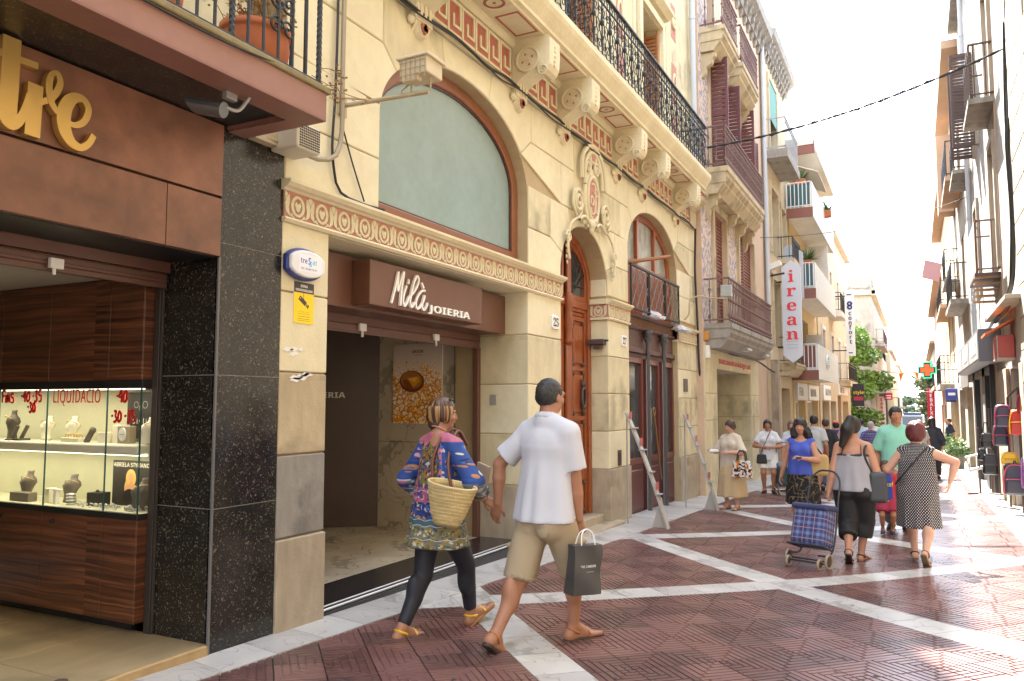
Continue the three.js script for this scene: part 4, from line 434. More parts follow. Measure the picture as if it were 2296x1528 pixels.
// floodlight on a long arm before the lunette
{ const o = thing('arm_floodlight', 'old cream floodlight on a long thin arm before the arched lunette', 'floodlight', [W, 3.83, -4.75]), m = M.creamDirty; const s = 4.75;
  part(o, 'arm', [rod([W, 3.82, -s], [-3.12, 3.79, -s], 0.018), rbx(W, W + 0.02, 3.74, 3.9, s - 0.05, s + 0.05, 0.004), rod([W, 3.88, -s + 0.03], [-3.6, 3.81, -s], 0.008)], m);
  part(o, 'lamp_housing', [rbx(-3.31, -3.07, 3.9, 4.03, s - 0.1, s + 0.12, 0.012), rbx(-3.33, -3.05, 4.02, 4.045, s - 0.12, s + 0.14, 0.008), rbx(-3.3, -3.16, 3.86, 3.91, s - 0.09, s - 0.02, 0.01)], std(lin(0.55, 0.46, 0.3), 0.6));
  part(o, 'wire_guard', [...[0, 1, 2, 3, 4, 5].map((k) => rod([-3.29 + k * 0.042, 3.86, -s + 0.11], [-3.29 + k * 0.042, 4.02, -s + 0.11], 0.004)), ...[0, 1, 2].map((k) => rod([-3.3, 3.89 + k * 0.05, -s + 0.115], [-3.07, 3.89 + k * 0.05, -s + 0.115], 0.004)), rod([-3.27, 3.8, -s], [-3.27, 3.9, -s], 0.007), rod([-3.1, 3.8, -s], [-3.1, 3.9, -s], 0.007), tube([[-3.28, 3.88, -s], [-3.36, 3.83, -s], [-3.3, 3.79, -s]], 0.006)], m); }
// cables along the fronts
const cableOf = (pts, r, l, m = M.cable, n = 'wall_cable') => single(n, tube(pts, r, { rad: 5, seg: pts.length * 6 }), m, l, 'cable');
reseed(17); const wig = (s0, s1, y, x, a, n) => Array.from({ length: n }, (_, i) => { const s = lerp(s0, s1, i / (n - 1)); return [x + rr(-0.01, 0.01), y + a * Math.sin(i * 1.9) + rr(-a, a) * 0.6, -s]; });
cableOf([[W + 0.03, 5.5, -4.5], ...wig(4.8, 15.6, 5.035, W + 0.07, 0.018, 30)], 0.016, 'thickest black cable running under the key-patterned band');
cableOf(wig(4.6, 15.7, 5.0, W + 0.085, 0.022, 26), 0.009, 'thin black cable looping below the thickest one under the patterned band');
cableOf(wig(4.6, 15.5, 5.06, W + 0.06, 0.012, 24), 0.012, 'cream painted cable above the black cables under the patterned band', M.cableGrey);
cableOf([[W + 0.03, 7, -4.66], [W + 0.03, 4.8, -4.66], [W + 0.035, 3.9, -4.64], [W + 0.03, 3.45, -4.62], [W + 0.03, 3.3, -4.64], [W + 0.02, 3.14, -4.72], [W + 0.02, 3.1, -5.0], [W + 0.02, 3.115, -5.3]], 0.011, 'black cable coming down the wall left of the arched lunette');
cableOf([[W + 0.05, 7, -4.72], [W + 0.045, 4.2, -4.71], [W + 0.05, 3.5, -4.69], [W + 0.06, 3.36, -4.6], [W + 0.06, 3.3, -4.45], [W + 0.06, 3.3, -4.2]], 0.02, 'bundle of grey cables bending towards the beige siren', M.cableGrey);
cableOf([[W + 0.03, 3.62, -4.75], [W + 0.03, 3.4, -4.86], [W + 0.03, 3.12, -5.02]], 0.007, 'thin slack black wire left of the arched lunette');
cableOf([[W + 0.03, 3.09, -5.2], ...wig(5.5, 9.1, 3.085, -4.03, 0.012, 10)], 0.006, 'thin wire lying on the lunette sill', M.cable);
cableOf([[W + 0.1, 5.0, -15.6], [W + 0.05, 4.6, -15.75], [W + 0.05, 4.2, -15.7], [W + 0.05, 3.0, -15.85], [W + 0.05, 2.3, -15.9], [W + 0.06, 1.95, -16.0], [W + 0.06, 2.2, -16.2]], 0.022, 'cable bundle coming down the right edge of the cream house');
// leaning display ladders
for (const [s, x0, x1, yb, l] of [[10.97, -3.74, -3.15, -0.26, 'grey curved display stand leaning by the wooden shop front, nearer one'], [13.68, -3.61, -3.06, -0.32, 'grey curved display stand beyond the wooden shop front, farther one']]) {
  const o = thing('display_stand', l, 'display stand', [x0, yb, -s]), H = 1.62, cur = (t) => [lerp(x0, x1, t + 0.22 * t * (1 - t)), yb + H * (1 - t) * (1 - 0.0 * t)];
  const pl = []; for (let i = 0; i < 14; i++) { const [xa, ya] = cur(i / 14), [xb, ybb] = cur((i + 1) / 14), g = new THREE.BoxGeometry(0.025, Math.hypot(xb - xa, ybb - ya) + 0.004, 0.13); g.rotateZ(Math.atan2(-(xb - xa), ybb - ya) + Math.PI); g.translate((xa + xb) / 2, (ya + ybb) / 2, -s); pl.push(g); }
  part(o, 'curved_plank', pl, std(lin(0.44, 0.42, 0.385), 0.5, { map: rep(mottle, 2) }));
  for (const t of [0.13, 0.32, 0.51, 0.7]) { const [x, y] = cur(t); part(o, 'ledge', rbx(x - 0.02, x + 0.065, y - 0.012, y + 0.006, s - 0.075, s + 0.075, 0.004), M.galv); }
  part(o, 'price_card', [0.05, 0.28, 0.66].map((t) => { const [x, y] = cur(t); return bx(x + 0.02, x + 0.03, y, y + 0.1, s - 0.05, s + 0.05); }), std(lin(0.45, 0.10, 0.09), 0.5));
  part(o, 'rear_post', [rod([x0, yb, -s], [x0, yb + H, -s], 0.012), rod([x0, yb + 0.02, -s], [x1, yb + 0.02, -s], 0.01)], M.galv);
  part(o, 'foot_gusset', prof([[x1 - 0.24, yb], [x1 - 0.01, yb], [x1 - 0.09, yb + 0.44]], s - 0.012, s + 0.012), std(lin(0.4, 0.38, 0.33), 0.6));
}
// ------------------------------------------------------------------ the granite-clad shop at the left edge, with its balcony above
const gShop = thing('granite_shop', 'shop front clad in black speckled granite and bronze panels under a red-brown balcony', 'shop', [W, -0.08, -2.5]);
{
  const P = (n, g, m, l) => part(gShop, n, g, m, l);
  const ys = [-0.25, 0.84, 1.68, 2.53, 3.3];
  for (let i = 0; i < 4; i++) { P('granite_slab', bx(W - 0.03, W, ys[i] + 0.003, ys[i + 1] - 0.003, 3.588, 4.138), M.granite); P('granite_slab', bx(-4.44, W - 0.004, ys[i] + 0.003, ys[i + 1] - 0.003, 3.588, 3.615), M.granite); }
  P('slab_joint', [bx(-4.43, W - 0.006, -0.25, 3.29, 3.6, 4.134)], std(lin(0.38, 0.36, 0.33), 0.6));
  P('corner_strip', rbx(W - 0.01, W + 0.006, -0.05, 2.43, 3.578, 3.594, 0.003), std(lin(0.13, 0.125, 0.12), 0.4));
  P('bronze_panel', rbx(W - 0.03, W + 0.01, 2.435, 2.808, 1.0, 3.168, 0.004), M.bronze); P('bronze_panel', rbx(W - 0.03, W + 0.01, 2.435, 2.808, 3.172, 3.584, 0.004), M.bronze); P('bronze_panel', rbx(W - 0.03, W + 0.012, 2.822, 3.29, 1.0, 3.584, 0.004), M.bronze);
  P('fascia_back', bx(-4.5, W - 0.03, 2.43, 3.3, 1.0, 3.585), M.black);
  const sb = P('shutter_box', [bx(-4.5, -4.38, 2.36, 2.43, 1.0, 3.6), rbx(-4.46, -4.39, 2.29, 2.36, 1.0, 3.58, 0.015), bx(-4.45, -4.4, 2.26, 2.29, 1.0, 3.58)], M.maroon);
  for (const y of [2.31, 2.34, 2.39]) part(sb, 'slat_line', bx(-4.39, -4.384, y, y + 0.006, 1.0, 3.58), M.darkWood);
  part(sb, 'shutter_lock', [rbx(-4.385, -4.355, 2.27, 2.33, 2.76, 2.84, 0.004), rod([-4.37, 2.27, -2.79], [-4.37, 2.235, -2.79], 0.01)], M.whitePaint);
  P('shutter_guide', [rbx(-4.5, -4.445, -0.05, 2.3, 3.57, 3.6, 0.004), rbx(-4.44, -4.425, -0.05, 2.3, 3.575, 3.59, 0.003)], std(lin(0.055, 0.045, 0.04), 0.4, { metalness: 0.3 }));
  for (let i = 0; i < 3; i++) for (let j = 0; j < 5; j++) P('floor_slab', rbx(W - 0.02 - i * 0.8, W - 0.02 - (i + 1) * 0.8 + 0.004, -0.06, 0.02, -0.4 + j * 0.8, -0.4 + (j + 1) * 0.8 - 0.004, 0.004), M.limestoneFloor);
  P('floor_vent', new THREE.CylinderGeometry(0.035, 0.035, 0.006, 20).translate(-4.12, 0.022, -2.77), M.ironBrown);
  P('step_face', rbx(W - 0.03, W + 0.012, -0.25, 0.022, -1, 3.58, 0.012), stucco(lin(0.52, 0.36, 0.17), 0.8, 0.5, grimeT));
  P('vestibule_wall', [bx(-8.2, -8, -0.1, 2.6, -1, 4), bx(-8, -4.5, 2.36, 2.5, 3.5, 4), bx(-8.2, -4.5, -0.3, 2.6, 3.98, 4.1), bx(-8, -3.95, -0.3, 3.3, -1.2, -1.0), bx(-8, -4.44, -0.3, 3.0, 4.1, 4.13)], M.tanStone);
  P('vestibule_ceiling', bx(-8, -4.5, 2.345, 2.4, -1, 3.5), stucco(lin(0.5, 0.46, 0.42), 0.3)); P('house_wall', [bx(-12, W - 0.004, 3.33, 15.2, -14, 3.77), bx(-12, W - 0.02, -0.3, 3.33, -14, -1)], M.cream2);
  // balcony: soffit, fascia, slab and railing
  const b = P('balcony', [bx(W, -3.44, 3.305, 3.33, 0.5, 3.77)], M.balconyRed, 'red-brown framed balcony with iron railing');
  part(b, 'fascia_board', [rbx(-3.44, -3.235, 3.26, 3.275, 0.5, 3.77, 0.004), rbx(-3.25, -3.235, 3.265, 3.44, 0.5, 3.77, 0.004), rbx(W, -3.44, 3.26, 3.275, 3.63, 3.77, 0.004), rbx(W, -3.25, 3.275, 3.44, 3.755, 3.77, 0.004), bx(-3.45, -3.44, 3.275, 3.305, 0.5, 3.63), bx(W, -3.45, 3.275, 3.305, 3.62, 3.63)], M.balconyRed);
  part(b, 'dark_soffit', bx(W - 0.02, -3.44, 3.298, 3.305, 0.5, 3.63), phy(lin(0.9, 0.9, 0.9), 0.4, { map: M.granite.map }));
  part(b, 'mossy_slab', rbx(W, -3.22, 3.44, 3.485, 0.5, 3.8, 0.012), stucco(lin(0.3, 0.25, 0.13), 1.2, 0.95, grimeT));
  part(b, 'bottom_rail', [rbx(-3.285, -3.255, 3.50, 3.512, 0.5, 3.755, 0.003), rbx(W, -3.27, 3.50, 3.512, 3.73, 3.76, 0.003), rbx(-3.29, -3.25, 4.4, 4.43, 0.5, 3.76, 0.004), rbx(W, -3.27, 4.4, 4.43, 3.73, 3.76, 0.004)], M.iron);
  const twist = (s) => { const g = new THREE.BoxGeometry(0.026, 0.93, 0.026, 1, 60, 1), p = g.attributes.position; for (let i = 0; i < p.count; i++) { const a = p.getY(i) * 42, x = p.getX(i), z = p.getZ(i); p.setXYZ(i, x * Math.cos(a) - z * Math.sin(a), p.getY(i), x * Math.sin(a) + z * Math.cos(a)); } g.computeVertexNormals(); return g.translate(-3.27, 3.95, -s); };
  for (let k = 0, s = 3.73; s > 0.6; k++, s -= 0.118) part(b, k % 6 === 0 ? 'twisted_bar' : 'railing_bar', k % 6 === 0 ? twist(s) : rod([-3.27, 3.49, -s], [-3.27, 4.41, -s], 0.0095, 0.0095, 8), M.iron);
  for (const x of [-3.4, -3.52, -3.64, -3.76, -3.88]) part(b, 'railing_bar', rod([x, 3.49, -3.745], [x, 4.41, -3.745], 0.0095, 0.0095, 8), M.iron);
  const sp = (c, y, R, d, e) => Array.from({ length: 12 }, (_, i) => { const t = i / 11 * 4.4 * Math.PI / 1.6, q = R * (1 - i / 13); return [c + d * q * Math.cos(t), y + e * q * Math.sin(t)]; }), scr = [];
  for (const [c, d] of [[3.36, 1], [3.46, -1]]) for (const [y, e] of [[3.72, 1], [3.88, -1], [4.02, 1], [4.16, -1]]) scr.push(tube(sp(c, y, 0.062, d, e).map(([s, yy]) => [-3.262 - 0.5 * 0.02, yy, -s]), 0.008, { rad: 5, seg: 40 }));
  for (const [c, d] of [[2.66, 1], [2.76, -1]]) for (const [y, e] of [[3.72, 1], [3.88, -1], [4.02, 1]]) scr.push(tube(sp(c, y, 0.062, d, e).map(([s, yy]) => [-3.272, yy, -s]), 0.008, { rad: 5, seg: 40 }));
  part(b, 'scroll_ornament', scr, M.iron);
}
// gold letters
{ const o = thing('shop_lettering', 'large gold brush-script letters on the bronze panel', 'sign', [W + 0.03, 2.83, -2.4]), x0 = W + 0.02, x1 = W + 0.058;
  const R = (p, w, n) => ribbon(p, w, x0, x1, n || p.length * 6);
  part(o, 'letter_t', [R([[2.208, 3.284], [2.207, 3.15], [2.205, 3.0], [2.203, 2.93], [2.206, 2.885], [2.226, 2.862], [2.25, 2.875], [2.272, 2.91], [2.292, 2.979], [2.302, 3.03]], [0.088, 0.088, 0.088, 0.09, 0.085, 0.06, 0.045, 0.035, 0.03], 60), R([[2.12, 3.19], [2.247, 3.189], [2.34, 3.189]], 0.034, 8)], M.gold);
  part(o, 'letter_r', [R([[2.334, 3.095], [2.330, 2.961], [2.326, 2.825]], 0.078, 8), R([[2.35, 3.0], [2.375, 3.02], [2.41, 3.045], [2.445, 3.1], [2.457, 3.155], [2.44, 3.19], [2.415, 3.18], [2.4, 3.13], [2.405, 3.06], [2.42, 3.02], [2.45, 2.985]], [0.03, 0.03, 0.034, 0.036, 0.03, 0.024, 0.034, 0.036, 0.034, 0.03], 70)], M.gold);
  part(o, 'letter_e', R([[2.505, 2.952], [2.545, 2.952], [2.585, 2.975], [2.611, 3.02], [2.615, 3.068], [2.587, 3.103], [2.545, 3.1], [2.51, 3.07], [2.488, 3.02], [2.483, 2.955], [2.498, 2.896], [2.535, 2.852], [2.58, 2.842], [2.622, 2.872], [2.652, 2.93]], [0.028, 0.03, 0.034, 0.036, 0.036, 0.036, 0.05, 0.066, 0.074, 0.076, 0.068, 0.05, 0.038, 0.034, 0.032], 90), M.gold);
}
// display window of the shop, facing the camera end
{ const F = 3.5, o = thing('display_window', 'lit jewellery display window in striped dark wood', 'display window', [-5.5, 0.02, -3.6]), D = 3.92;
  const Zb = (x0, x1, y0, y1, s0, s1, n, r = 0.004) => part(o, n, rbx(x0, x1, y0, y1, s0, s1, r), M.zebrano);
  const xs = [-7.4, -6.72, -6.06, -5.49, -4.845, -4.51];
  for (let i = 0; i < 5; i++) for (const [y0, y1] of [[0.09, 0.745], [1.655, 2.34]]) Zb(xs[i] + 0.0025, xs[i + 1] - 0.0025, y0, y1, F, F + 0.03, 'wood_panel');
  for (const [y0, y1] of [[0.09, 0.745], [1.655, 2.31]]) Zb(-4.535, -4.505, y0, y1, F + 0.002, 3.59, 'wood_panel');
  part(o, 'case_shell', [bx(-7.4, -4.54, 0.12, 0.74, F + 0.03, D), bx(-7.4, -4.54, 1.66, 2.33, F + 0.03, D)], M.black);
  part(o, 'dark_rail', [rbx(-7.4, -4.495, 0.745, 0.785, F - 0.01, 3.6, 0.004), rbx(-7.4, -4.495, 1.6, 1.655, F - 0.004, 3.6, 0.004), bx(-7.3, -4.6, 0.03, 0.09, F + 0.06, 3.6)], M.black);
  const lit = stucco(lin(0.62, 0.60, 0.43), 0.2, 0.7);
  part(o, 'case_back', [bx(-7.4, -4.49, 0.78, 1.6, D - 0.05, D), bx(-7.4, -4.5, 0.745, 0.786, F + 0.02, D)], lit); part(o, 'case_end', bx(-4.5, -4.47, 0.785, 1.6, 3.62, D), lit);
  part(o, 'shelf', rbx(-7.4, -4.6, 1.155, 1.225, F + 0.06, D - 0.05, 0.02), std(lin(0.62, 0.6, 0.5), 0.5));
  for (let i = 0; i < 5; i++) part(o, 'glass_pane', bx(xs[i] + 0.003, xs[i + 1] - 0.003, 0.786, 1.6, F, F + 0.006), M.glass); part(o, 'glass_pane', bx(-4.515, -4.51, 0.786, 1.6, F + 0.006, 3.6), M.glass);
  part(o, 'pane_edge', xs.slice(1).map((x) => bx(x - 0.0035, x + 0.0035, 0.786, 1.6, F - 0.001, F + 0.008)), std(lin(0.03, 0.10, 0.09), 0.2));
  for (const x of [-5.42, -6.02]) part(o, 'wood_knob', ball(x + 0.06, 0.69, -F + 0.012, 0.016), M.black);
  // light: two strips, one under the top and one under the shelf
  for (const [y, z] of [[1.592, 3.56], [1.147, 3.6]]) { part(o, 'light_strip', bx(-7.3, -4.6, y, y + 0.008, z, z + 0.04), std(0x000000, 1, { emissive: lin(1, 0.95, 0.65), emissiveIntensity: 0.4 })); const l = new THREE.RectAreaLight(lin(1, 0.95, 0.68), y > 1.3 ? 3.4 : 2.8, 2.7, 0.04); l.position.set(-5.95, y - 0.006, -(z + 0.02)); l.lookAt(-5.95, 0, -(z + 0.16)); scene.add(l); }
  // lettering on the panes
  const red = std(lin(0.55, 0.012, 0.012), 0.4); const t = new TextGeometry('LIQUIDACIO', { font: fonts.sans, size: 0.092, depth: 0.003, curveSegments: 4 }); t.computeBoundingBox(); t.scale(0.515 / t.boundingBox.max.x, 1, 1); t.translate(-5.425, 1.505, -F + 0.002); part(o, 'red_lettering', [t, bx(-4.945, -4.915, 1.605, 1.615, F - 0.004, F - 0.002)], red);
  const hand = (strokes, x, y, h, nm) => part(o, nm, strokes.map((st) => { const g = ribbon(st.map(([u, v]) => [u * h, v * h]), 0.015, 0, 0.003, st.length * 5); g.rotateY(-Math.PI / 2); g.translate(x, y, -F + 0.002); return g; }), red);
  const DG = { F: [[[0, 0], [0.04, 1]], [[0, 1], [0.45, 1.02]], [[0.02, 0.55], [0.38, 0.56]]], I: [[[0.05, 0], [0.08, 0.7]]], N: [[[0, 0], [0.03, 0.75], [0.3, 0.05], [0.36, 0.8]]], S: [[[0.4, 0.72], [0.15, 0.8], [0.1, 0.5], [0.36, 0.35], [0.3, 0.02], [0, 0.08]]], '-': [[[0, 0.5], [0.22, 0.55]]], 4: [[[0.3, 1], [0.28, 0]], [[0.25, 1], [0, 0.45], [0.42, 0.48]]], 0: [[[0.2, 0.95], [0.02, 0.6], [0.1, 0.05], [0.34, 0.2], [0.36, 0.75], [0.2, 0.95]]], 3: [[[0, 0.9], [0.28, 0.95], [0.2, 0.55], [0.35, 0.3], [0.15, 0.0], [0, 0.12]]], 5: [[[0.36, 1], [0.06, 0.98], [0.04, 0.6], [0.32, 0.55], [0.3, 0.08], [0, 0.05]]] };
  const word = (w, x, y, h, nm) => { const st = []; let u = 0; for (const c of w) { if (c === ' ') { u += 0.3; continue; } for (const s of DG[c]) st.push(s.map(([a, b]) => [a + u, b])); u += c === '-' ? 0.32 : c === 'I' ? 0.22 : 0.52; } hand(st, x, y, h, nm); };
  word('FINS', -6.02, 1.505, 0.085, 'hand_lettering'); word('-40 -35', -5.79, 1.51, 0.082, 'hand_lettering'); word('-30', -5.71, 1.435, 0.075, 'hand_lettering'); word('-40', -4.745, 1.505, 0.085, 'hand_lettering'); word('-30 -35', -4.79, 1.375, 0.08, 'hand_lettering');
  // wares: each stands on the shelf or the floor of the case
  const bustG = (() => { const g = lathe([[0, 0], [0.055, 0], [0.05, 0.02], [0.045, 0.06], [0.06, 0.1], [0.075, 0.125], [0.06, 0.155], [0.032, 0.175], [0.027, 0.195], [0.03, 0.212], [0, 0.214]], 18); g.scale(1, 1, 0.62); const p = g.attributes.position; for (let i = 0; i < p.count; i++) { const y = p.getY(i); p.setX(i, p.getX(i) + (y > 0.08 ? (y - 0.08) * 0.3 : 0)); } g.computeVertexNormals(); return g; })();
  const bust = (x, y, s, k, m, tilt, l) => { const b = thing('jewellery_bust', l, 'display bust', [x, y, -s]); b.rotation.y = tilt; const a = lpart(b, 'bust_form', bustG, m); a.scale.setScalar(k); const n = lpart(b, 'necklace', new THREE.TorusGeometry(0.05 * k, 0.0035, 5, 22).scale(1, 0.9, 0.75).rotateX(1.05).translate(0.03 * k, 0.15 * k, 0.02 * k), M.gold); };
  const dark = std(lin(0.09, 0.075, 0.055), 0.6), pale = std(lin(0.72, 0.67, 0.52), 0.6), grey = std(lin(0.15, 0.125, 0.10), 0.65);
  bust(-6.22, 1.225, 3.7, 1.05, dark, -0.3, 'dark brown necklace bust on the upper shelf, at the left end of the display window'); bust(-5.83, 1.225, 3.72, 0.85, pale, 0.2, 'cream necklace bust on the upper shelf, beside the dark brown one'); bust(-5.53, 1.225, 3.72, 0.85, pale, 0.1, 'cream necklace bust on the upper shelf, under the red printed lettering');
  bust(-5.97, 0.786, 3.68, 1.0, grey, 0.1, 'grey necklace bust on the case floor, left of the other grey bust'); bust(-5.49, 0.786, 3.7, 0.95, grey, 0.3, 'grey necklace bust on the case floor, below the cream busts'); bust(-4.66, 0.786, 3.64, 1.0, dark, 0.8, 'dark necklace bust on the case floor at the right corner'); bust(-4.64, 1.225, 3.66, 0.85, pale, 0.9, 'cream necklace bust on the upper shelf at the right corner');
  const item = (n, l, c, g, m) => single(n, g, m, l, c);
  item('watch_stand', 'leaning dark watch stand left of the cream busts on the upper shelf', 'watch stand', [rod([-6.08, 1.228, -3.62], [-6.05, 1.33, -3.64], 0.014), rbx(-6.11, -6.03, 1.225, 1.235, 3.58, 3.66, 0.003)], dark); item('watch_stand', 'leaning dark watch stand directly before the cream bust beside the dark brown bust', 'watch stand', [rod([-5.98, 1.228, -3.62], [-5.93, 1.335, -3.64], 0.014), rbx(-6.01, -5.92, 1.225, 1.24, 3.58, 3.66, 0.003)], dark);
  item('ring_tray', 'white tray with a row of gold bracelets on the upper shelf', 'tray', [rbx(-5.48, -5.28, 1.225, 1.255, 3.6, 3.68, 0.004)], pale); lpart(scene.children[scene.children.length - 1], 'bracelets', [0, 1, 2, 3, 4, 5].map((k) => new THREE.TorusGeometry(0.016, 0.004, 5, 12).translate(-5.46 + k * 0.03, 1.266, -3.64)), M.gold);
  item('bracelet_stand', 'dark curved stand with bracelets right of the white tray', 'stand', [rod([-5.22, 1.225, -3.62], [-5.19, 1.3, -3.64], 0.02), ball(-5.18, 1.31, -3.64, 0.024)], dark); item('jewel_box', 'tall beige block with a ring on top at the right of the upper shelf', 'display block', [rbx(-5.1, -5.02, 1.225, 1.3, 3.62, 3.7, 0.003), rbx(-5.0, -4.92, 1.225, 1.35, 3.66, 3.74, 0.003)], pale);
  { const b = thing('mantel_clock', 'small clock with an oval white dial on the upper shelf', 'clock', [-4.86, 1.225, -3.66]); part(b, 'clock_case', rbx(-4.92, -4.8, 1.225, 1.345, 3.64, 3.7, 0.006), std(lin(0.32, 0.26, 0.18), 0.4)); part(b, 'dial', new THREE.CylinderGeometry(0.036, 0.036, 0.008, 22).rotateX(Math.PI / 2).scale(1, 1.25, 1).translate(-4.86, 1.288, -3.635), M.whitePaint); part(b, 'hands', bx(-4.885, -4.835, 1.287, 1.29, 3.628, 3.63), M.black); }
  item('black_box', 'black box on the case floor left of the portrait poster', 'box', [rbx(-5.19, -5.07, 0.786, 0.88, 3.62, 3.72, 0.003), ball(-5.13, 0.885, -3.66, 0.014)], M.black); item('letter_stand', 'small white letter-shaped stand before the grey bust', 'stand', [rbx(-5.5, -5.47, 0.786, 0.89, 3.58, 3.61, 0.002), rbx(-5.53, -5.44, 0.885, 0.892, 3.58, 3.61, 0.002)], M.whitePaint); item('grey_block', 'grey display block before the left grey bust', 'display block', [rbx(-5.98, -5.76, 0.786, 0.85, 3.56, 3.63, 0.003)], grey); item('beige_block', 'beige display block left of the small letter-shaped stand', 'display block', [rbx(-5.63, -5.58, 0.786, 0.89, 3.6, 3.66, 0.003)], pale);
  item('watch_coil', 'coiled steel watch standing on the case floor', 'watch', [0, 1, 2, 3].map((k) => new THREE.TorusGeometry(0.026, 0.006, 6, 16).rotateX(Math.PI / 2).translate(-5.33, 0.795 + k * 0.022, -3.6)), M.steel);
  reseed(77); item('scattered_jewels', 'scattered rings and stones on the case floor before the portrait poster', 'jewels', Array.from({ length: 46 }, () => { const x = rr(-5.2, -4.55), s = rr(3.53, 3.62), g = rnd() < 0.5 ? new THREE.IcosahedronGeometry(rr(0.008, 0.016), 0) : new THREE.TorusGeometry(rr(0.01, 0.016), 0.003, 4, 10).rotateX(rr(0, 1.5)); return g.toNonIndexed().translate(x, 0.798 + rnd() * 0.02, -s); }), M.steel);
  const p1 = ctex(256, 220, (g) => { g.fillStyle = '#1d1a17'; g.fillRect(0, 0, 256, 220); g.fillStyle = '#e8e2d2'; g.font = '34px sans-serif'; g.textAlign = 'center'; g.fillText('S i v l i n g o', 128, 150); g.font = '16px sans-serif'; g.fillText('SILVER', 128, 172); g.strokeStyle = '#a8a498'; g.lineWidth = 3; for (const [x, y, r] of [[60, 60, 14], [90, 76, 10], [120, 60, 16], [170, 40, 8]]) { g.beginPath(); g.arc(x, y, r, 0, 7); g.stroke(); } g.beginPath(); g.moveTo(170, 10); g.lineTo(200, 100); g.stroke(); });
  const s1 = single('jewellery_poster', bx(-5.06, -4.66, 1.25, 1.58, 3.82, 3.84), M.black, 'dark jewellery poster behind the upper shelf at the right end', 'poster'); lpart(s1, 'print', panelZ(3.818, -5.06, -4.66, 1.25, 1.58), std(0xffffff, 0.5, { map: p1 }));
  const p2 = ctex(256, 220, (g) => { g.fillStyle = '#2b2620'; g.fillRect(0, 0, 256, 220); g.fillStyle = '#e4dcc8'; g.font = '28px sans-serif'; g.fillText('ABRIELA STYLIANO', 4, 30, 248); g.fillStyle = '#caa45e'; g.beginPath(); g.ellipse(122, 85, 34, 44, 0, 0, 7); g.fill(); g.beginPath(); g.ellipse(104, 120, 22, 40, 0.3, 0, 7); g.fill(); g.fillStyle = '#c98f66'; g.beginPath(); g.ellipse(124, 82, 16, 22, 0, 0, 7); g.fill(); g.fillRect(116, 98, 16, 20); g.beginPath(); g.ellipse(126, 134, 44, 20, 0, 0, 7); g.fill(); g.save(); g.translate(166, 165); g.rotate(-0.15); g.fillRect(-7, -30, 14, 64); g.restore(); g.fillStyle = '#0d0b0b'; g.beginPath(); g.ellipse(116, 182, 46, 44, 0, 0, 7); g.fill(); });
  const s2 = single('portrait_poster', bx(-5.08, -4.68, 0.79, 1.1, 3.74, 3.76), M.black, 'poster with a fair-haired woman in a dark dress, low in the display window', 'poster'); lpart(s2, 'print', panelZ(3.738, -5.08, -4.68, 0.79, 1.1), std(0xffffff, 0.5, { map: p2 }));
}
// spotlight under the balcony, pots and dry plants on it
{ const o = thing('spotlight', 'grey cylinder spotlight under the near balcony', 'spotlight', [-3.48, 3.2, -3.1]); part(o, 'lamp_body', [(() => { const g = new THREE.CylinderGeometry(0.045, 0.045, 0.24, 20); const p = g.attributes.position; for (let i = 0; i < p.count; i++) if (p.getY(i) > 0.1) p.setY(i, p.getY(i) + p.getX(i) * 0.9 - 0.02); g.computeVertexNormals(); g.rotateZ(1.35); g.rotateY(0.25); return g.translate(-3.52, 3.17, -3.08); })()], std(lin(0.16, 0.17, 0.18), 0.35, { metalness: 0.6 })); part(o, 'bracket', [tube([[-3.42, 3.17, -3.12], [-3.4, 3.17, -3.2], [-3.38, 3.24, -3.25], [-3.36, 3.3, -3.27]], 0.012), rbx(-3.44, -3.4, 3.22, 3.3, 3.12, 3.2, 0.004)], M.galv); }
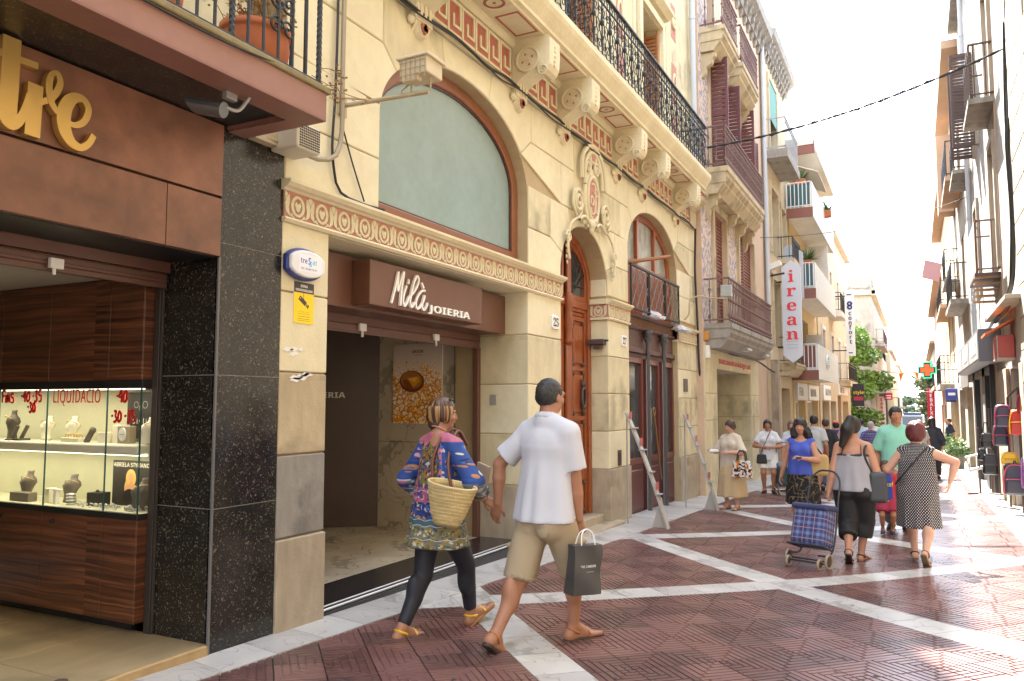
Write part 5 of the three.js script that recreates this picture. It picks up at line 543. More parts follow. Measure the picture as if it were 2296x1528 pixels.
{ reseed(41); const pot = (x, s, r, h, l, plantL) => { const o = thing('terracotta_pot', l, 'flower pot', [x, 3.485, -s]); lpart(o, 'pot_body', [lathe([[0, 0], [r * 0.75, 0], [r * 0.95, h * 0.3], [r * 1.02, h * 0.6], [r * 0.98, h * 0.85], [r * 1.06, h * 0.87], [r * 1.06, h], [r * 0.92, h], [r * 0.9, h * 0.85], [0, h * 0.82]], 26)], M.terracottaPot);
    const tw = [], lf = []; for (let i = 0; i < 38; i++) { const a = rr(0, 6.3), q = rr(0.02, r * 0.8), H = rr(0.1, 0.34), b = [x + q * Math.cos(a), 3.485 + h * 0.85, -s + q * Math.sin(a)], e = [b[0] + rr(-0.12, 0.12), b[1] + H, b[2] + rr(-0.2, 0.2)], m = [(b[0] + e[0]) / 2 + rr(-0.04, 0.04), (b[1] + e[1]) / 2 + 0.03, (b[2] + e[2]) / 2 + rr(-0.04, 0.04)]; tw.push(tube([b, m, e], 0.0028, { rad: 3, seg: 6 })); for (let k = 0; k < 5; k++) { const g = new THREE.PlaneGeometry(0.03, 0.012); g.rotateX(rr(0, 3)); g.rotateY(rr(0, 3)); g.rotateZ(rr(0, 3)); lf.push(g.translate(lerp(m[0], e[0], rnd()), lerp(m[1], e[1], rnd()), lerp(m[2], e[2], rnd()))); } }
    const p = single('dry_plant', tw, std(lin(0.22, 0.12, 0.045), 0.9), plantL, 'plant'); lpart(p, 'dry_leaves', lf, std(lin(0.3, 0.17, 0.06), 0.9, { side: THREE.DoubleSide })); const gr = []; for (let i = 0; i < 9; i++) { const a = rr(0, 6.3), g = new THREE.ConeGeometry(0.008, rr(0.12, 0.22), 4); g.rotateX(rr(-0.5, 0.5)); g.rotateZ(rr(-0.6, 0.6)); gr.push(g.translate(x + 0.1 * Math.cos(a), 3.485 + h + 0.06, -s + 0.1 * Math.sin(a))); } lpart(p, 'green_blades', gr, std(lin(0.1, 0.16, 0.03), 0.8)); };
  pot(-3.5, 3.42, 0.2, 0.27, 'round terracotta pot behind the railing at the corner of the near balcony', 'dry trailing plant in the round terracotta pot on the near balcony'); pot(-3.5, 2.72, 0.13, 0.3, 'terracotta pot left of the round one on the near balcony', 'dry plant in the left terracotta pot on the near balcony');
  single('hanging_twigs', [[[-3.3, 3.55, -3.7], [-3.26, 3.52, -3.8], [-3.22, 3.5, -3.95], [-3.2, 3.52, -4.15]], [[-3.28, 3.6, -3.72], [-3.24, 3.62, -3.82], [-3.2, 3.58, -3.9]], [[-3.26, 3.5, -3.74], [-3.22, 3.44, -3.8], [-3.22, 3.38, -3.83]], [[-3.26, 3.5, -3.76], [-3.2, 3.5, -3.82], [-3.19, 3.42, -3.86]]].flatMap((p) => [tube(p, 0.003, { rad: 4 }), ...Array.from({ length: 8 }, () => { const q = p[1 + Math.floor(rnd() * (p.length - 1))]; return new THREE.PlaneGeometry(0.03, 0.014).rotateX(rr(0, 3)).rotateY(rr(0, 3)).translate(q[0] + rr(-0.03, 0.03), q[1] + rr(-0.04, 0.04), q[2] + rr(-0.05, 0.05)); })]), std(lin(0.3, 0.17, 0.06), 0.9, { side: THREE.DoubleSide }), 'dry twigs hanging off the corner of the near balcony', 'plant'); }
cableOf([[-3.2, 3.44, -1.4], [-3.225, 3.425, -2.6], [-3.22, 3.43, -3.0], [-3.225, 3.46, -3.3], [-3.25, 3.5, -3.6]], 0.006, 'thin black cable along the edge of the near balcony');
// ------------------------------------------------------------------ generic house fronts further along (dir 1: faces +x, dir -1: faces -x)
const sgn = (x0, d, o) => x0 + d * o;
function house(name, label, { x, dir = 1, s0, s1, y0 = -3, y1, mat, holes = [], depth = 8, trim = M.creamTrim, roofOver = 0.25, roof = true }) {
  const h = thing(name, label, 'house', [x, -SL * (s0 + s1) / 2, -(s0 + s1) / 2]);
  const f = ext([[s0, y0], [s1, y0], [s1, y1], [s0, y1]], x, x - dir * 0.4, { holes: holes.map(([a, b, c, d]) => [[a, c], [b, c], [b, d], [a, d]]) });
  part(h, 'wall', [f, bx(x - dir * 0.4, x - dir * depth, y0, y1, s0, s0 + 0.3), bx(x - dir * 0.4, x - dir * depth, y0, y1, s1 - 0.3, s1), bx(x - dir * 0.85, x - dir * 0.9, y0, y1, s0 + 0.3, s1 - 0.3)], mat);
  if (roof) part(h, 'roof', bx(x + dir * roofOver, x - dir * depth, y1, y1 + 0.25, s0 - 0.02, s1 + 0.02), trim);
  return h;
}
// joinery in an opening: frame, pane, optional louvred shutters ('closed', 'open', 'none')
function windowIn(h, x, dir, a, b, c, d, { frame = M.frameWood, pane = M.glassDark, shutter = null, state = 'closed', surround = null, n = 0 } = {}) {
  const X = (o) => x - dir * o, fw = 0.07;
  const w = part(h, 'window', [bx(X(0.25), X(0.32), c, d, a, a + fw), bx(X(0.25), X(0.32), c, d, b - fw, b), bx(X(0.25), X(0.32), d - fw, d, a + fw, b - fw), bx(X(0.25), X(0.32), c, c + fw, a + fw, b - fw), bx(X(0.26), X(0.31), c + fw, d - fw, (a + b) / 2 - 0.025, (a + b) / 2 + 0.025)], frame);
  part(w, 'pane', bx(X(0.28), X(0.29), c + fw, d - fw, a + fw, b - fw), pane);
  if (shutter) for (const e of [0, 1]) {
    const m = (a + b) / 2, L = [], half = (b - a) / 2, k = Math.max(8, Math.floor((d - c) / 0.085));
    const s = (u, v, y0, y1, t0, t1) => L.push(state === 'closed' ? bx(X(0.06 + t0), X(0.06 + t1), y0, y1, a + e * half + u, a + e * half + v) : bx(x + dir * (0.02 + u), x + dir * (0.02 + v), y0, y1, (e ? b : a) + (e ? 1 : -1) * (t0 + 0.02), (e ? b : a) + (e ? 1 : -1) * (t1 + 0.02)));
    s(0.005, 0.06, c, d, 0, 0.04); s(half - 0.06, half - 0.005, c, d, 0, 0.04); s(0.06, half - 0.06, d - 0.09, d, 0, 0.04); s(0.06, half - 0.06, c, c + 0.09, 0, 0.04); s(0.06, half - 0.06, (c + d) / 2 - 0.04, (c + d) / 2 + 0.04, 0, 0.04);
    for (let i = 0; i < k; i++) { const y = c + 0.09 + (d - c - 0.18) * (i + 0.2) / k; s(0.06, half - 0.06, y, y + (d - c - 0.18) / k * 0.62, 0.008, 0.032); }
    part(w, 'shutter', L, shutter);
  }
  if (surround) part(h, 'window_surround', [bx(x, x + dir * 0.06, c, d + 0.16, a - 0.16, a), bx(x, x + dir * 0.06, c, d + 0.16, b, b + 0.16), bx(x, x + dir * 0.065, d, d + 0.16, a, b)], surround);
  return w;
}
const profD = (pts, x, dir, s0, s1) => prof(dir > 0 ? pts.map(([u, v]) => [x + u, v]) : pts.map(([u, v]) => [x - u, v]).reverse(), s0, s1);
function balcony(h, x, dir, { out = 0.5, s0, s1, y, th = 0.4, rail = 0.92, slab = M.creamTrim, iron = M.ironRust, gap = 0.13, r = 0.012, style = 'bars', plain = false, label }) {
  const b = part(h, 'balcony', plain ? [bx(x, x + dir * out, y - th, y, s0, s1)] : [profD([[0, y], [out, y], [out, y - th * 0.2], [out - 0.03, y - th * 0.25], [out - 0.03, y - th * 0.4], [out - 0.1, y - th * 0.55], [out - 0.1, y - th * 0.65], [out - 0.25, y - th], [0, y - th]], x, dir, s0 + 0.04, s1 - 0.04), bx(x, x + dir * out, y - th * 0.2, y, s0, s0 + 0.04), bx(x, x + dir * (out - 0.05), y - th * 0.6, y - th * 0.2, s0 + 0.02, s0 + 0.04)], slab, label);
  const X = x + dir * (out - 0.05), t = 0.018;
  part(b, 'handrail', [bx(X - t, X + t, y + rail - 0.03, y + rail, s0, s1), bx(X - t, X + t, y + 0.06, y + 0.085, s0, s1), bx(X - t, X + t, y + rail * 0.84, y + rail * 0.84 + 0.02, s0, s1), bx(x, X, y + rail - 0.03, y + rail, s0, s0 + 2 * t), bx(x, X, y + 0.06, y + 0.085, s0, s0 + 2 * t), bx(x, X, y + rail - 0.03, y + rail, s1 - 2 * t, s1)], iron);
  const L = []; const bar = (xx, s) => { L.push(rod([xx, y + 0.02, -s], [xx, y + rail - 0.02, -s], r, r, 6)); if (style === 'ornate') { L.push(ball(xx, y + rail * 0.16, -s, 0.04, 0.8, 1.4, 0.8, 6), ball(xx, y + rail * 0.5, -s, 0.03, 0.8, 1.2, 0.8, 6)); for (const e of [-1, 1]) L.push(new THREE.TorusGeometry(0.035, 0.009, 4, 8).rotateY(Math.PI / 2).translate(xx, y + rail * 0.75, -s + e * 0.04)); } };
  for (let s = s0 + 0.02; s < s1; s += gap) bar(X, s); for (let q = 0.12; q < out - 0.1; q += gap * 1.15) bar(x + dir * q, s0 + t);
  part(b, 'balusters', L, iron); return b;
}
const console_ = (x, dir, y, s, w, h, d) => profD([[0, y], [d, y], [d * 0.98, y - h * 0.15], [d * 0.8, y - h * 0.25], [d * 0.75, y - h * 0.45], [d * 0.35, y - h * 0.6], [d * 0.3, y - h * 0.85], [0.03, y - h], [0, y - h]], x, dir, s, s + w);
const pipeOn = (x, s, y0, y1, l) => single('downpipe', [rod([x, y0, -s], [x, y1, -s], 0.06, 0.06, 12), ...range(y0 + 1, y1, 2.4).map((y) => new THREE.CylinderGeometry(0.07, 0.07, 0.06, 12).translate(x, y, -s))], M.pipe, l, 'downpipe');
pipeOn(-3.82, 15.62, 6.0, 14.5, 'grey downpipe at the right end of the cream house above its balcony');
// ---- pink-beige house with dark red shutters
{ const x = -3.8, h = house('shuttered_house', 'pale house with dark red shutters and stacked stone balconies', { x, s0: 15.93, s1: 23.6, y1: 12.45, mat: M.pink, trim: M.creamDirty, holes: [[17.0, 20.9, -2, 2.26], [17.0, 18.2, 3.12, 5.68], [19.75, 21.7, 3.12, 5.75], [16.95, 17.95, 6.4, 8.7], [20.2, 21.4, 6.4, 8.85], [16.7, 17.6, 9.4, 11.5], [18.6, 19.6, 9.4, 11.5], [21.3, 22.4, 9.4, 11.5]] });
  part(h, 'ground_floor_render', [ext([[15.94, -1.2], [17.0, -1.2], [17.0, 2.28], [20.9, 2.28], [20.9, -1.2], [22.0, -1.2], [22.0, 2.75], [15.94, 2.75]], x, x + 0.03)], M.cream2);
  part(h, 'render_groove', [0.55, 1.15, 1.7].flatMap((y) => [bx(x + 0.03, x + 0.033, y, y + 0.02, 15.95, 17.0), bx(x + 0.03, x + 0.033, y, y + 0.02, 20.9, 22)]), M.creamJoint);
  part(h, 'entrance_reveal', [bx(-5.2, x + 0.02, -1.2, 2.24, 20.85, 20.89), bx(-5.2, x + 0.02, 2.24, 2.28, 17.01, 20.89)], M.cream2); part(h, 'entrance_glazing', bx(-4.64, -4.6, -1.2, 2.26, 17, 20.85), M.glassPale); part(h, 'side_glazing', [bx(-4.6, -4.58, -1, 2.2, 17.9, 18.0), bx(-4.62, -4.56, -1, 2.25, 18.0, 18.06)], M.galv);
  part(h, 'reveal_groove', [0.55, 1.15, 1.7].map((y) => bx(-5.2, x, y, y + 0.015, 20.846, 20.85)), M.creamJoint);
  part(h, 'painted_plaster', [bx(x, x + 0.006, 3.0, 12.2, 15.95, 16.85), bx(x, x + 0.006, 3.1, 9, 18.45, 19.5)], std(lin(0.62, 0.53, 0.47), 0.9, { map: (() => { const t = dtex(256, 256, (u, v) => { const k = sstep(0.5, 0.62, fbm(u, v, 24, 3, 6)); return [lerp(0.98, 0.66, k), lerp(0.93, 0.72, k), lerp(0.88, 0.82, k)]; }); t.repeat.set(0.8, 0.8); return t; })() }));
  windowIn(h, x, 1, 17.0, 18.2, 3.12, 5.68, { shutter: M.shutterRust, surround: M.creamDirty }); windowIn(h, x, 1, 19.75, 21.7, 3.12, 5.75, { shutter: M.shutterRust, surround: M.creamDirty });
  const fold = (s, y0, y1, o0, o1, mt) => { const L = [bx(x + o0, x + o0 + 0.06, y0, y1, s, s + 0.045), bx(x + o1 - 0.06, x + o1, y0, y1, s, s + 0.045)]; const k = 26; for (let i = 0; i < k; i++) { const y = y0 + 0.06 + (y1 - y0 - 0.12) * i / k; L.push(bx(x + o0 + 0.06, x + o1 - 0.06, y, y + 0.065, s + 0.008, s + 0.036)); } for (const y of [y0, y1 - 0.09, (y0 + y1) / 2]) L.push(bx(x + o0 + 0.06, x + o1 - 0.06, y, y + 0.09, s, s + 0.045)); part(h, 'open_shutter', L, mt); };
  for (const [a, b] of [[16.95, 17.95], [20.2, 21.4]]) { windowIn(h, x, 1, a, b, 6.4, 8.75, { surround: M.creamDirty }); }
  fold(16.86, 6.42, 9.0, 0.03, 0.42, M.shutterRed); fold(17.98, 6.42, 8.75, 0.03, 0.46, M.shutterRed); fold(20.1, 6.42, 8.9, 0.03, 0.4, M.shutterRed); part(h, 'closed_shutter', (() => { const L = []; for (const [a, b] of [[21.45, 22.05], [22.1, 22.7]]) { L.push(bx(x + 0.02, x + 0.06, 6.42, 8.85, a, a + 0.06), bx(x + 0.02, x + 0.06, 6.42, 8.85, b - 0.06, b)); for (let i = 0; i < 27; i++) L.push(bx(x + 0.02, x + 0.05, 6.45 + i * 0.088, 6.51 + i * 0.088, a + 0.06, b - 0.06)); } return L; })(), M.shutterRed);
  for (const [a, b] of [[16.7, 17.6], [18.6, 19.6], [21.3, 22.4]]) windowIn(h, x, 1, a, b, 9.4, 11.5, { shutter: a > 21 ? M.shutterRed : null });
  balcony(h, x, 1, { out: 0.56, s0: 16.05, s1: 21.35, y: 3.12, th: 0.5, rail: 0.93, slab: M.concrete, style: 'ornate', gap: 0.16, label: 'lowest stone balcony with rusty iron balusters' });
  balcony(h, x, 1, { out: 0.52, s0: 16.2, s1: 20.7, y: 6.4, th: 0.55, rail: 0.88, slab: M.creamDirty, gap: 0.14, style: 'ornate' }); balcony(h, x, 1, { out: 0.52, s0: 16.15, s1: 17.8, y: 9.4, th: 0.5, rail: 0.9, slab: M.creamDirty, style: 'ornate', gap: 0.15 }); balcony(h, x, 1, { out: 0.52, s0: 18.15, s1: 20.3, y: 9.38, th: 0.5, rail: 0.9, slab: M.creamDirty, style: 'ornate', gap: 0.15 });
  for (const [y, ss] of [[5.86, [16.35, 18.3, 19.4, 20.4]], [8.88, [16.25, 17.5, 18.25, 20.0]]]) for (const s of ss) part(h, 'console', console_(x, 1, y, s, 0.15, 0.5, 0.3), M.creamDirty);
  reseed(6); part(h, 'carved_relief', [[17.6, 5.9], [20.7, 6.0], [17.4, 8.95]].flatMap(([s, y]) => Array.from({ length: 14 }, (_, i) => ball(x + 0.03, y + rr(-0.12, 0.15), -(s + rr(-0.7, 0.7)), rr(0.05, 0.1), 0.6, 1, 1, 6))), M.creamDirty);
  part(h, 'cornice', [profD([[0, 11.9], [0.12, 11.9], [0.16, 12.1], [0.38, 12.25], [0.42, 12.45], [0, 12.45]], x, 1, 15.95, 23.6)], M.concrete); for (let s = 16.1; s < 23.5; s += 0.5) part(h, 'cornice_bracket', console_(x, 1, 12.2, s, 0.14, 0.5, 0.28), M.concrete);
  part(h, 'chimney', [bx(-5.4, -4.9, 12.6, 14.6, 19.2, 20.2), bx(-5.5, -4.8, 14.5, 14.75, 19.1, 20.3)], M.tawny); part(h, 'roof_store', [bx(-9, -4.7, 12.7, 14.3, 20.8, 23.4)], M.pink);
  part(h, 'old_bracket', [rbx(-3.5, -2.75, 12.55, 12.68, 20.9, 21.0, 0.01)], M.ironBrown);
  pipeOn(-3.7, 23.55, 2.9, 12.2, 'grey downpipe between the shuttered house and the sand-coloured house');
  const t = wallText('www.montsarriviatges.cat', 'bold', 0.13, 0.012, x + 0.032, 2.36, 17.18); t.computeBoundingBox(); const k = 3.65 / (t.boundingBox.max.z - t.boundingBox.min.z); t.translate(0, 0, 17.18); t.scale(1, 1, k); t.translate(0, 0, -17.18); single('shop_lettering', t, std(lin(0.5, 0.10, 0.06), 0.5), 'dark red lettering over the wide entrance below the lowest stone balcony', 'sign');
  reseed(8); for (const [s, l] of [[18.3, 'left one of the two flat lamps over the dark red lettering'], [20.7, 'right one of the two flat lamps over the dark red lettering']]) { const o = thing('sign_lamp', l, 'lamp', [x + 0.3, 2.72, -s]); part(o, 'lamp_head', [rbx(x + 0.15, x + 0.5, 2.68, 2.74, s - 0.28, s + 0.28, 0.012)], M.galv); part(o, 'lens', bx(x + 0.19, x + 0.46, 2.672, 2.679, s - 0.24, s + 0.24), M.whitePaint); part(o, 'lamp_arm', rod([x, 2.8, -s], [x + 0.3, 2.74, -s], 0.02), M.iron); }
  { const o = thing('balcony_floodlight', 'grey floodlight on a long bent pipe at the lowest stone balcony', 'floodlight', [-3.2, 3.8, -15.95]); part(o, 'lamp_head', rbx(-3.42, -3.2, 3.62, 3.86, 15.86, 15.98, 0.015), M.galv); part(o, 'lens', bx(-3.4, -3.22, 3.64, 3.84, 15.852, 15.861), M.glassPale); part(o, 'pipe_arm', tube([[W + 0.02, 3.1, -14.95], [W + 0.1, 3.2, -14.96], [W + 0.12, 3.48, -15.0], [W + 0.22, 3.56, -15.1], [-3.5, 3.58, -15.7], [-3.3, 3.6, -15.9]], 0.016), M.creamDirty); }
  { const o = thing('junction_box', 'small white junction box with an orange unit above it, at the house corner', 'electric box', [x, 2.6, -16.1]); part(o, 'white_box', rbx(x, x + 0.1, 2.42, 2.68, 16.02, 16.16, 0.01), M.whitePaint); part(o, 'orange_box', rbx(x, x + 0.1, 2.78, 2.96, 16.0, 16.2, 0.01), std(lin(0.5, 0.22, 0.04), 0.5)); }
  for (const [y, l] of [[1.35, 'upper yellow sale notice in the wide entrance'], [1.05, 'lower yellow sale notice in the wide entrance']]) { const o = single('sale_notice', bx(x - 0.55, x - 0.545, y - 0.1, y + 0.12, 17.02, 17.5), std(lin(0.72, 0.66, 0.02), 0.5), l, 'sign'); lpart(o, 'print', faceText(y > 1.2 ? 'MES' : 'SALES', 'bold', 0.09, 0.004, 0, 0, 0).rotateY(Math.PI / 2).translate(x - 0.543, y - 0.04, -17.06), M.black); }
  cableOf([[x + 0.06, 2.9, -16.3], [x + 0.1, 2.62, -18], [x + 0.1, 2.66, -20], [x + 0.08, 2.6, -22], [x + 0.2, 2.4, -23.5], [x + 0.2, 2.5, -25]], 0.025, 'sagging cable bundle below the lowest stone balcony');
}
// ---- sand-coloured house
{ const x = -3.7, h = house('sand_house', 'narrow sand-coloured house with dark grey cornice brackets', { x, s0: 23.62, s1: 28.0, y1: 12.6, mat: M.sand, trim: M.concrete, holes: [[22.0 + 2, 25.2, -2, 1.98], [25.6, 27.4, -2, 1.98], [24.4, 25.8, 8.95, 11.4], [24.3, 25.6, 3.2, 5.2], [24.3, 25.6, 6.0, 8.0], [26.3, 27.2, 3.2, 5.1], [26.3, 27.2, 6.1, 7.8]] });
  windowIn(h, x, 1, 24.0, 25.2, -1, 1.98, { frame: M.shutterOrange }); windowIn(h, x, 1, 25.6, 27.4, -1, 1.98, { frame: M.galv, pane: M.glassPale }); for (const [a, b, c, d] of [[24.4, 25.8, 8.95, 11.4], [24.3, 25.6, 3.2, 5.2], [24.3, 25.6, 6.0, 8.0], [26.3, 27.2, 3.2, 5.1], [26.3, 27.2, 6.1, 7.8]]) windowIn(h, x, 1, a, b, c, d, { surround: M.creamDirty, frame: M.whitePaint });
  balcony(h, x, 1, { out: 0.62, s0: 23.7, s1: 26.5, y: 8.95, th: 0.25, rail: 0.95, slab: M.concrete, iron: M.galv, gap: 0.2, plain: true }); balcony(h, x, 1, { out: 0.5, s0: 25.5, s1: 27.4, y: 6.0, th: 0.15, rail: 0.7, slab: M.sand, iron: M.iron, gap: 0.2, plain: true }); balcony(h, x, 1, { out: 0.5, s0: 25.4, s1: 27.9, y: 2.75, th: 0.4, rail: 0.8, slab: M.creamDirty, iron: M.ironBrown, gap: 0.25 });
  part(h, 'cornice', [profD([[0, 12.0], [0.12, 12.0], [0.15, 12.25], [0.35, 12.4], [0.4, 12.6], [0, 12.6]], x, 1, 23.62, 28.0)], M.concrete); for (let s = 23.7; s < 27.9; s += 0.42) part(h, 'cornice_bracket', console_(x, 1, 12.3, s, 0.14, 0.5, 0.28), M.concrete); part(h, 'green_awning', ext([[24.4, 11.4], [25.8, 11.4], [25.8, 10.2], [24.4, 10.2]], x + 0.02, x + 0.04), std(lin(0.05, 0.2, 0.16), 0.7)); part(h, 'bay_block', [bx(x, x + 0.2, -1, 2.75, 22.0 + 1.63, 23.95)], M.tanStone); part(h, 'chimney', bx(-5.2, -4.7, 12.8, 13.9, 24.2, 24.8), M.tawny);
  // signs
  const ir = thing('vertical_sign', 'tall pale grey arrow-shaped sign with big red lettering', 'sign', [-3.25, 2.7, -25]); const plate = (x0, x1, y0, y1, tip, s) => { const m = (x0 + x1) / 2, sh = shapeOf([[m, y0], [x1, y0 + tip], [x1, y1 - tip], [m, y1], [x0, y1 - tip], [x0, y0 + tip]]), g = new THREE.ExtrudeGeometry(sh, { depth: 0.12, bevelEnabled: false }); return uvBox(g.translate(0, 0, -s - 0.12)); };
  part(ir, 'sign_body', plate(-3.53, -2.98, 2.72, 5.85, 0.22, 25), std(lin(0.52, 0.53, 0.56), 0.5)); part(ir, 'sign_arm', [rod([-3.7, 5.2, -25.06], [-3.5, 5.2, -25.06], 0.03), rod([-3.7, 3.2, -25.06], [-3.5, 3.2, -25.06], 0.03)], M.iron);
  'irean'.split('').forEach((c, i) => { const t = faceText(c, 'serif', 0.36, 0.01, 0, 0, 0); t.computeBoundingBox(); const b = t.boundingBox; t.translate(-(b.min.x + b.max.x) / 2, 0, 0); t.scale(1.12, 0.95, 1); part(ir, 'letter', t.translate(-3.255, 5.18 - i * 0.44, -25 + 0.002), std(lin(0.62, 0.02, 0.025), 0.45)); });
  part(ir, 'small_print', [3.55, 3.45, 3.35, 3.25, 3.15].map((y) => bx(-3.42, -3.1, y, y + 0.03, 24.992, 25)), std(lin(0.4, 0.41, 0.44), 0.5));
  const br = thing('blank_sign', 'larger blank grey arrow-topped sign behind the red-lettered one', 'sign', [-3.6, 4.8, -27]); part(br, 'sign_body', plate(-3.95, -3.13, 4.6, 6.75, 0.32, 27), std(lin(0.46, 0.47, 0.5), 0.5)); part(br, 'sign_arm', rod([-3.7, 5.6, -27.06], [-3.9, 5.6, -27.06], 0.03), M.iron);
  { const o = thing('beacon_light', 'cream slanted floodlight left of the red-lettered sign', 'floodlight', [-3.6, 5.5, -24]); part(o, 'lamp_head', [(() => { const g = new THREE.BoxGeometry(0.5, 0.16, 0.3); g.rotateZ(0.35); return g.translate(-3.62, 5.52, -24); })()], std(lin(0.66, 0.62, 0.52), 0.5)); part(o, 'lamp_arm', rod([-3.7, 5.25, -24], [-3.3, 5.3, -24], 0.03), M.iron); }
}
// ---- white balcony house and its long neighbour
{ const x = -3.65, h = house('balcony_house', 'cream modern house with white-edged balconies and brown slab ends', { x, s0: 28.0, s1: 35.6, y1: 10.3, mat: M.ochre, trim: M.white, roofOver: 0.85, holes: [[29.5, 32.5, 2.7, 4.6], [29.5, 32.5, 5.4, 7.3], [29.5, 32.5, 8.1, 9.9], [33.2, 34.8, 5.4, 7.2], [28.4, 31, -2, 1.6], [31.6, 35.2, -2, 1.6]] });
  for (const [a, b, c, d] of [[29.5, 32.5, 2.7, 4.6], [29.5, 32.5, 5.4, 7.3], [29.5, 32.5, 8.1, 9.9], [33.2, 34.8, 5.4, 7.2], [28.4, 31, -1.2, 1.6], [31.6, 35.2, -1.2, 1.6]]) windowIn(h, x, 1, a, b, c, d, { frame: M.whitePaint, pane: c < 0 ? M.glassPale : M.glassDark });
  part(h, 'roof_edge', bx(x, x + 0.88, 10.0, 10.42, 28.0, 28.1), M.shutterRust);
  for (const [y, s1, s0] of [[7.98, 35.0, 27.3], [5.3, 34.8, 27.5], [2.6, 35.2, 27.6]]) { const b = part(h, 'balcony', bx(x, x + 0.79, y - 0.24, y, s0, s1), M.white, 'white balcony with a brown slab end'); part(b, 'brown_end', bx(x, x + 0.845, y - 0.34, y - 0.01, s0 - 0.03, s0 - 0.001), M.shutterRust); part(b, 'front_panel', bx(x + 0.8, x + 0.83, y - 0.3, y + 0.86, s0, s1), std(lin(0.62, 0.63, 0.62), 0.6, { map: mottle })); const L = [bx(x, x + 0.8, y + 0.84, y + 0.87, s0, s0 + 0.03), bx(x, x + 0.8, y + 0.05, y + 0.08, s0, s0 + 0.03)]; for (let k = 0; k < 7; k++) L.push(bx(x + 0.02 + k * 0.125, x + 0.045 + k * 0.125, y, y + 0.86, s0, s0 + 0.02)); part(b, 'end_bars', L, M.whitePaint); part(b, 'end_screen', bx(x + 0.05, x + 0.75, y + 0.05, y + 0.8, s0 + 0.06, s0 + 0.07), y > 5 ? std(lin(0.05, 0.12, 0.12), 0.6) : M.shutterRust); }
  part(h, 'awning', [(() => { const g = new THREE.BoxGeometry(1.0, 0.03, 3); g.rotateZ(-0.4); return uvBox(g.translate(x + 0.5, 9.55, -29.6)); })()], M.white); part(h, 'partition', [bx(x, x + 0.8, 5.3, 7.6, 32.4, 32.5), bx(x, x + 0.6, 2.6, 4.1, 31.8, 31.9)], M.white);
  const o = thing('round_sign', 'round turquoise sign on the lowest white balcony', 'sign', [-2.8, 3.0, -31.4]); part(o, 'disc', new THREE.CylinderGeometry(0.42, 0.42, 0.04, 28).rotateZ(Math.PI / 2).scale(1, 0.62, 1).translate(-2.79, 2.98, -30.6), M.whitePaint); part(o, 'turquoise_face', new THREE.CylinderGeometry(0.37, 0.37, 0.05, 28).rotateZ(Math.PI / 2).scale(1, 0.62, 1).translate(-2.787, 2.98, -30.6), std(lin(0.02, 0.22, 0.22), 0.4)); part(o, 'print', [0.07, 0.0, -0.07].map((d) => bx(-2.762, -2.758, 2.965 + d, 2.99 + d, 30.38, 30.82)), M.whitePaint);
  for (const [s0, s1, mt, l, tx] of [[28.2, 30.9, std(lin(0.5, 0.5, 0.48), 0.5), 'pale grey shop sign with dark square pattern', 'FLA'], [31.4, 34.8, M.whitePaint, 'long white shop sign beyond the pale grey one', 'MODA']]) { const q = single('shop_sign', bx(x, x + 0.1, 1.62, 2.2, s0, s1), mt, l, 'sign'); lpart(q, 'lettering', [wallText(tx, 'bold', 0.3, 0.01, x + 0.1, 1.76, s0 + 0.4, 1.5)], std(lin(0.2, 0.2, 0.2), 0.5)); }
  reseed(13); const bush = (x0, y, s, r, n, l, m) => { const g = []; for (let i = 0; i < n; i++) { const a = rr(0, 6.28), e = rr(0.1, 1.3), c = new THREE.ConeGeometry(0.025, r * rr(0.7, 1.1), 3); c.translate(0, r * 0.45, 0); c.rotateX(Math.PI / 2 - e); c.rotateY(a); g.push(c.translate(x0, y, -s)); } const o = single('balcony_plant', g, m, l, 'plant'); lpart(o, 'planter_box', rbx(x0 - 0.16, x0 + 0.16, y - 0.25, y, s - 0.16, s + 0.16, 0.02), M.terracottaPot); };
  const leafM = std(lin(0.06, 0.13, 0.03), 0.7); bush(-3.1, 6.3, 27.9, 0.55, 50, 'leafy green plant on the middle white balcony', leafM); bush(-2.75, 8.75, 31.5, 0.6, 40, 'spiky palm-like plant on the upper white balcony', leafM); bush(-3.2, 9.0, 27.6, 0.45, 40, 'climbing plant at the near end of the upper white balcony', leafM);
}
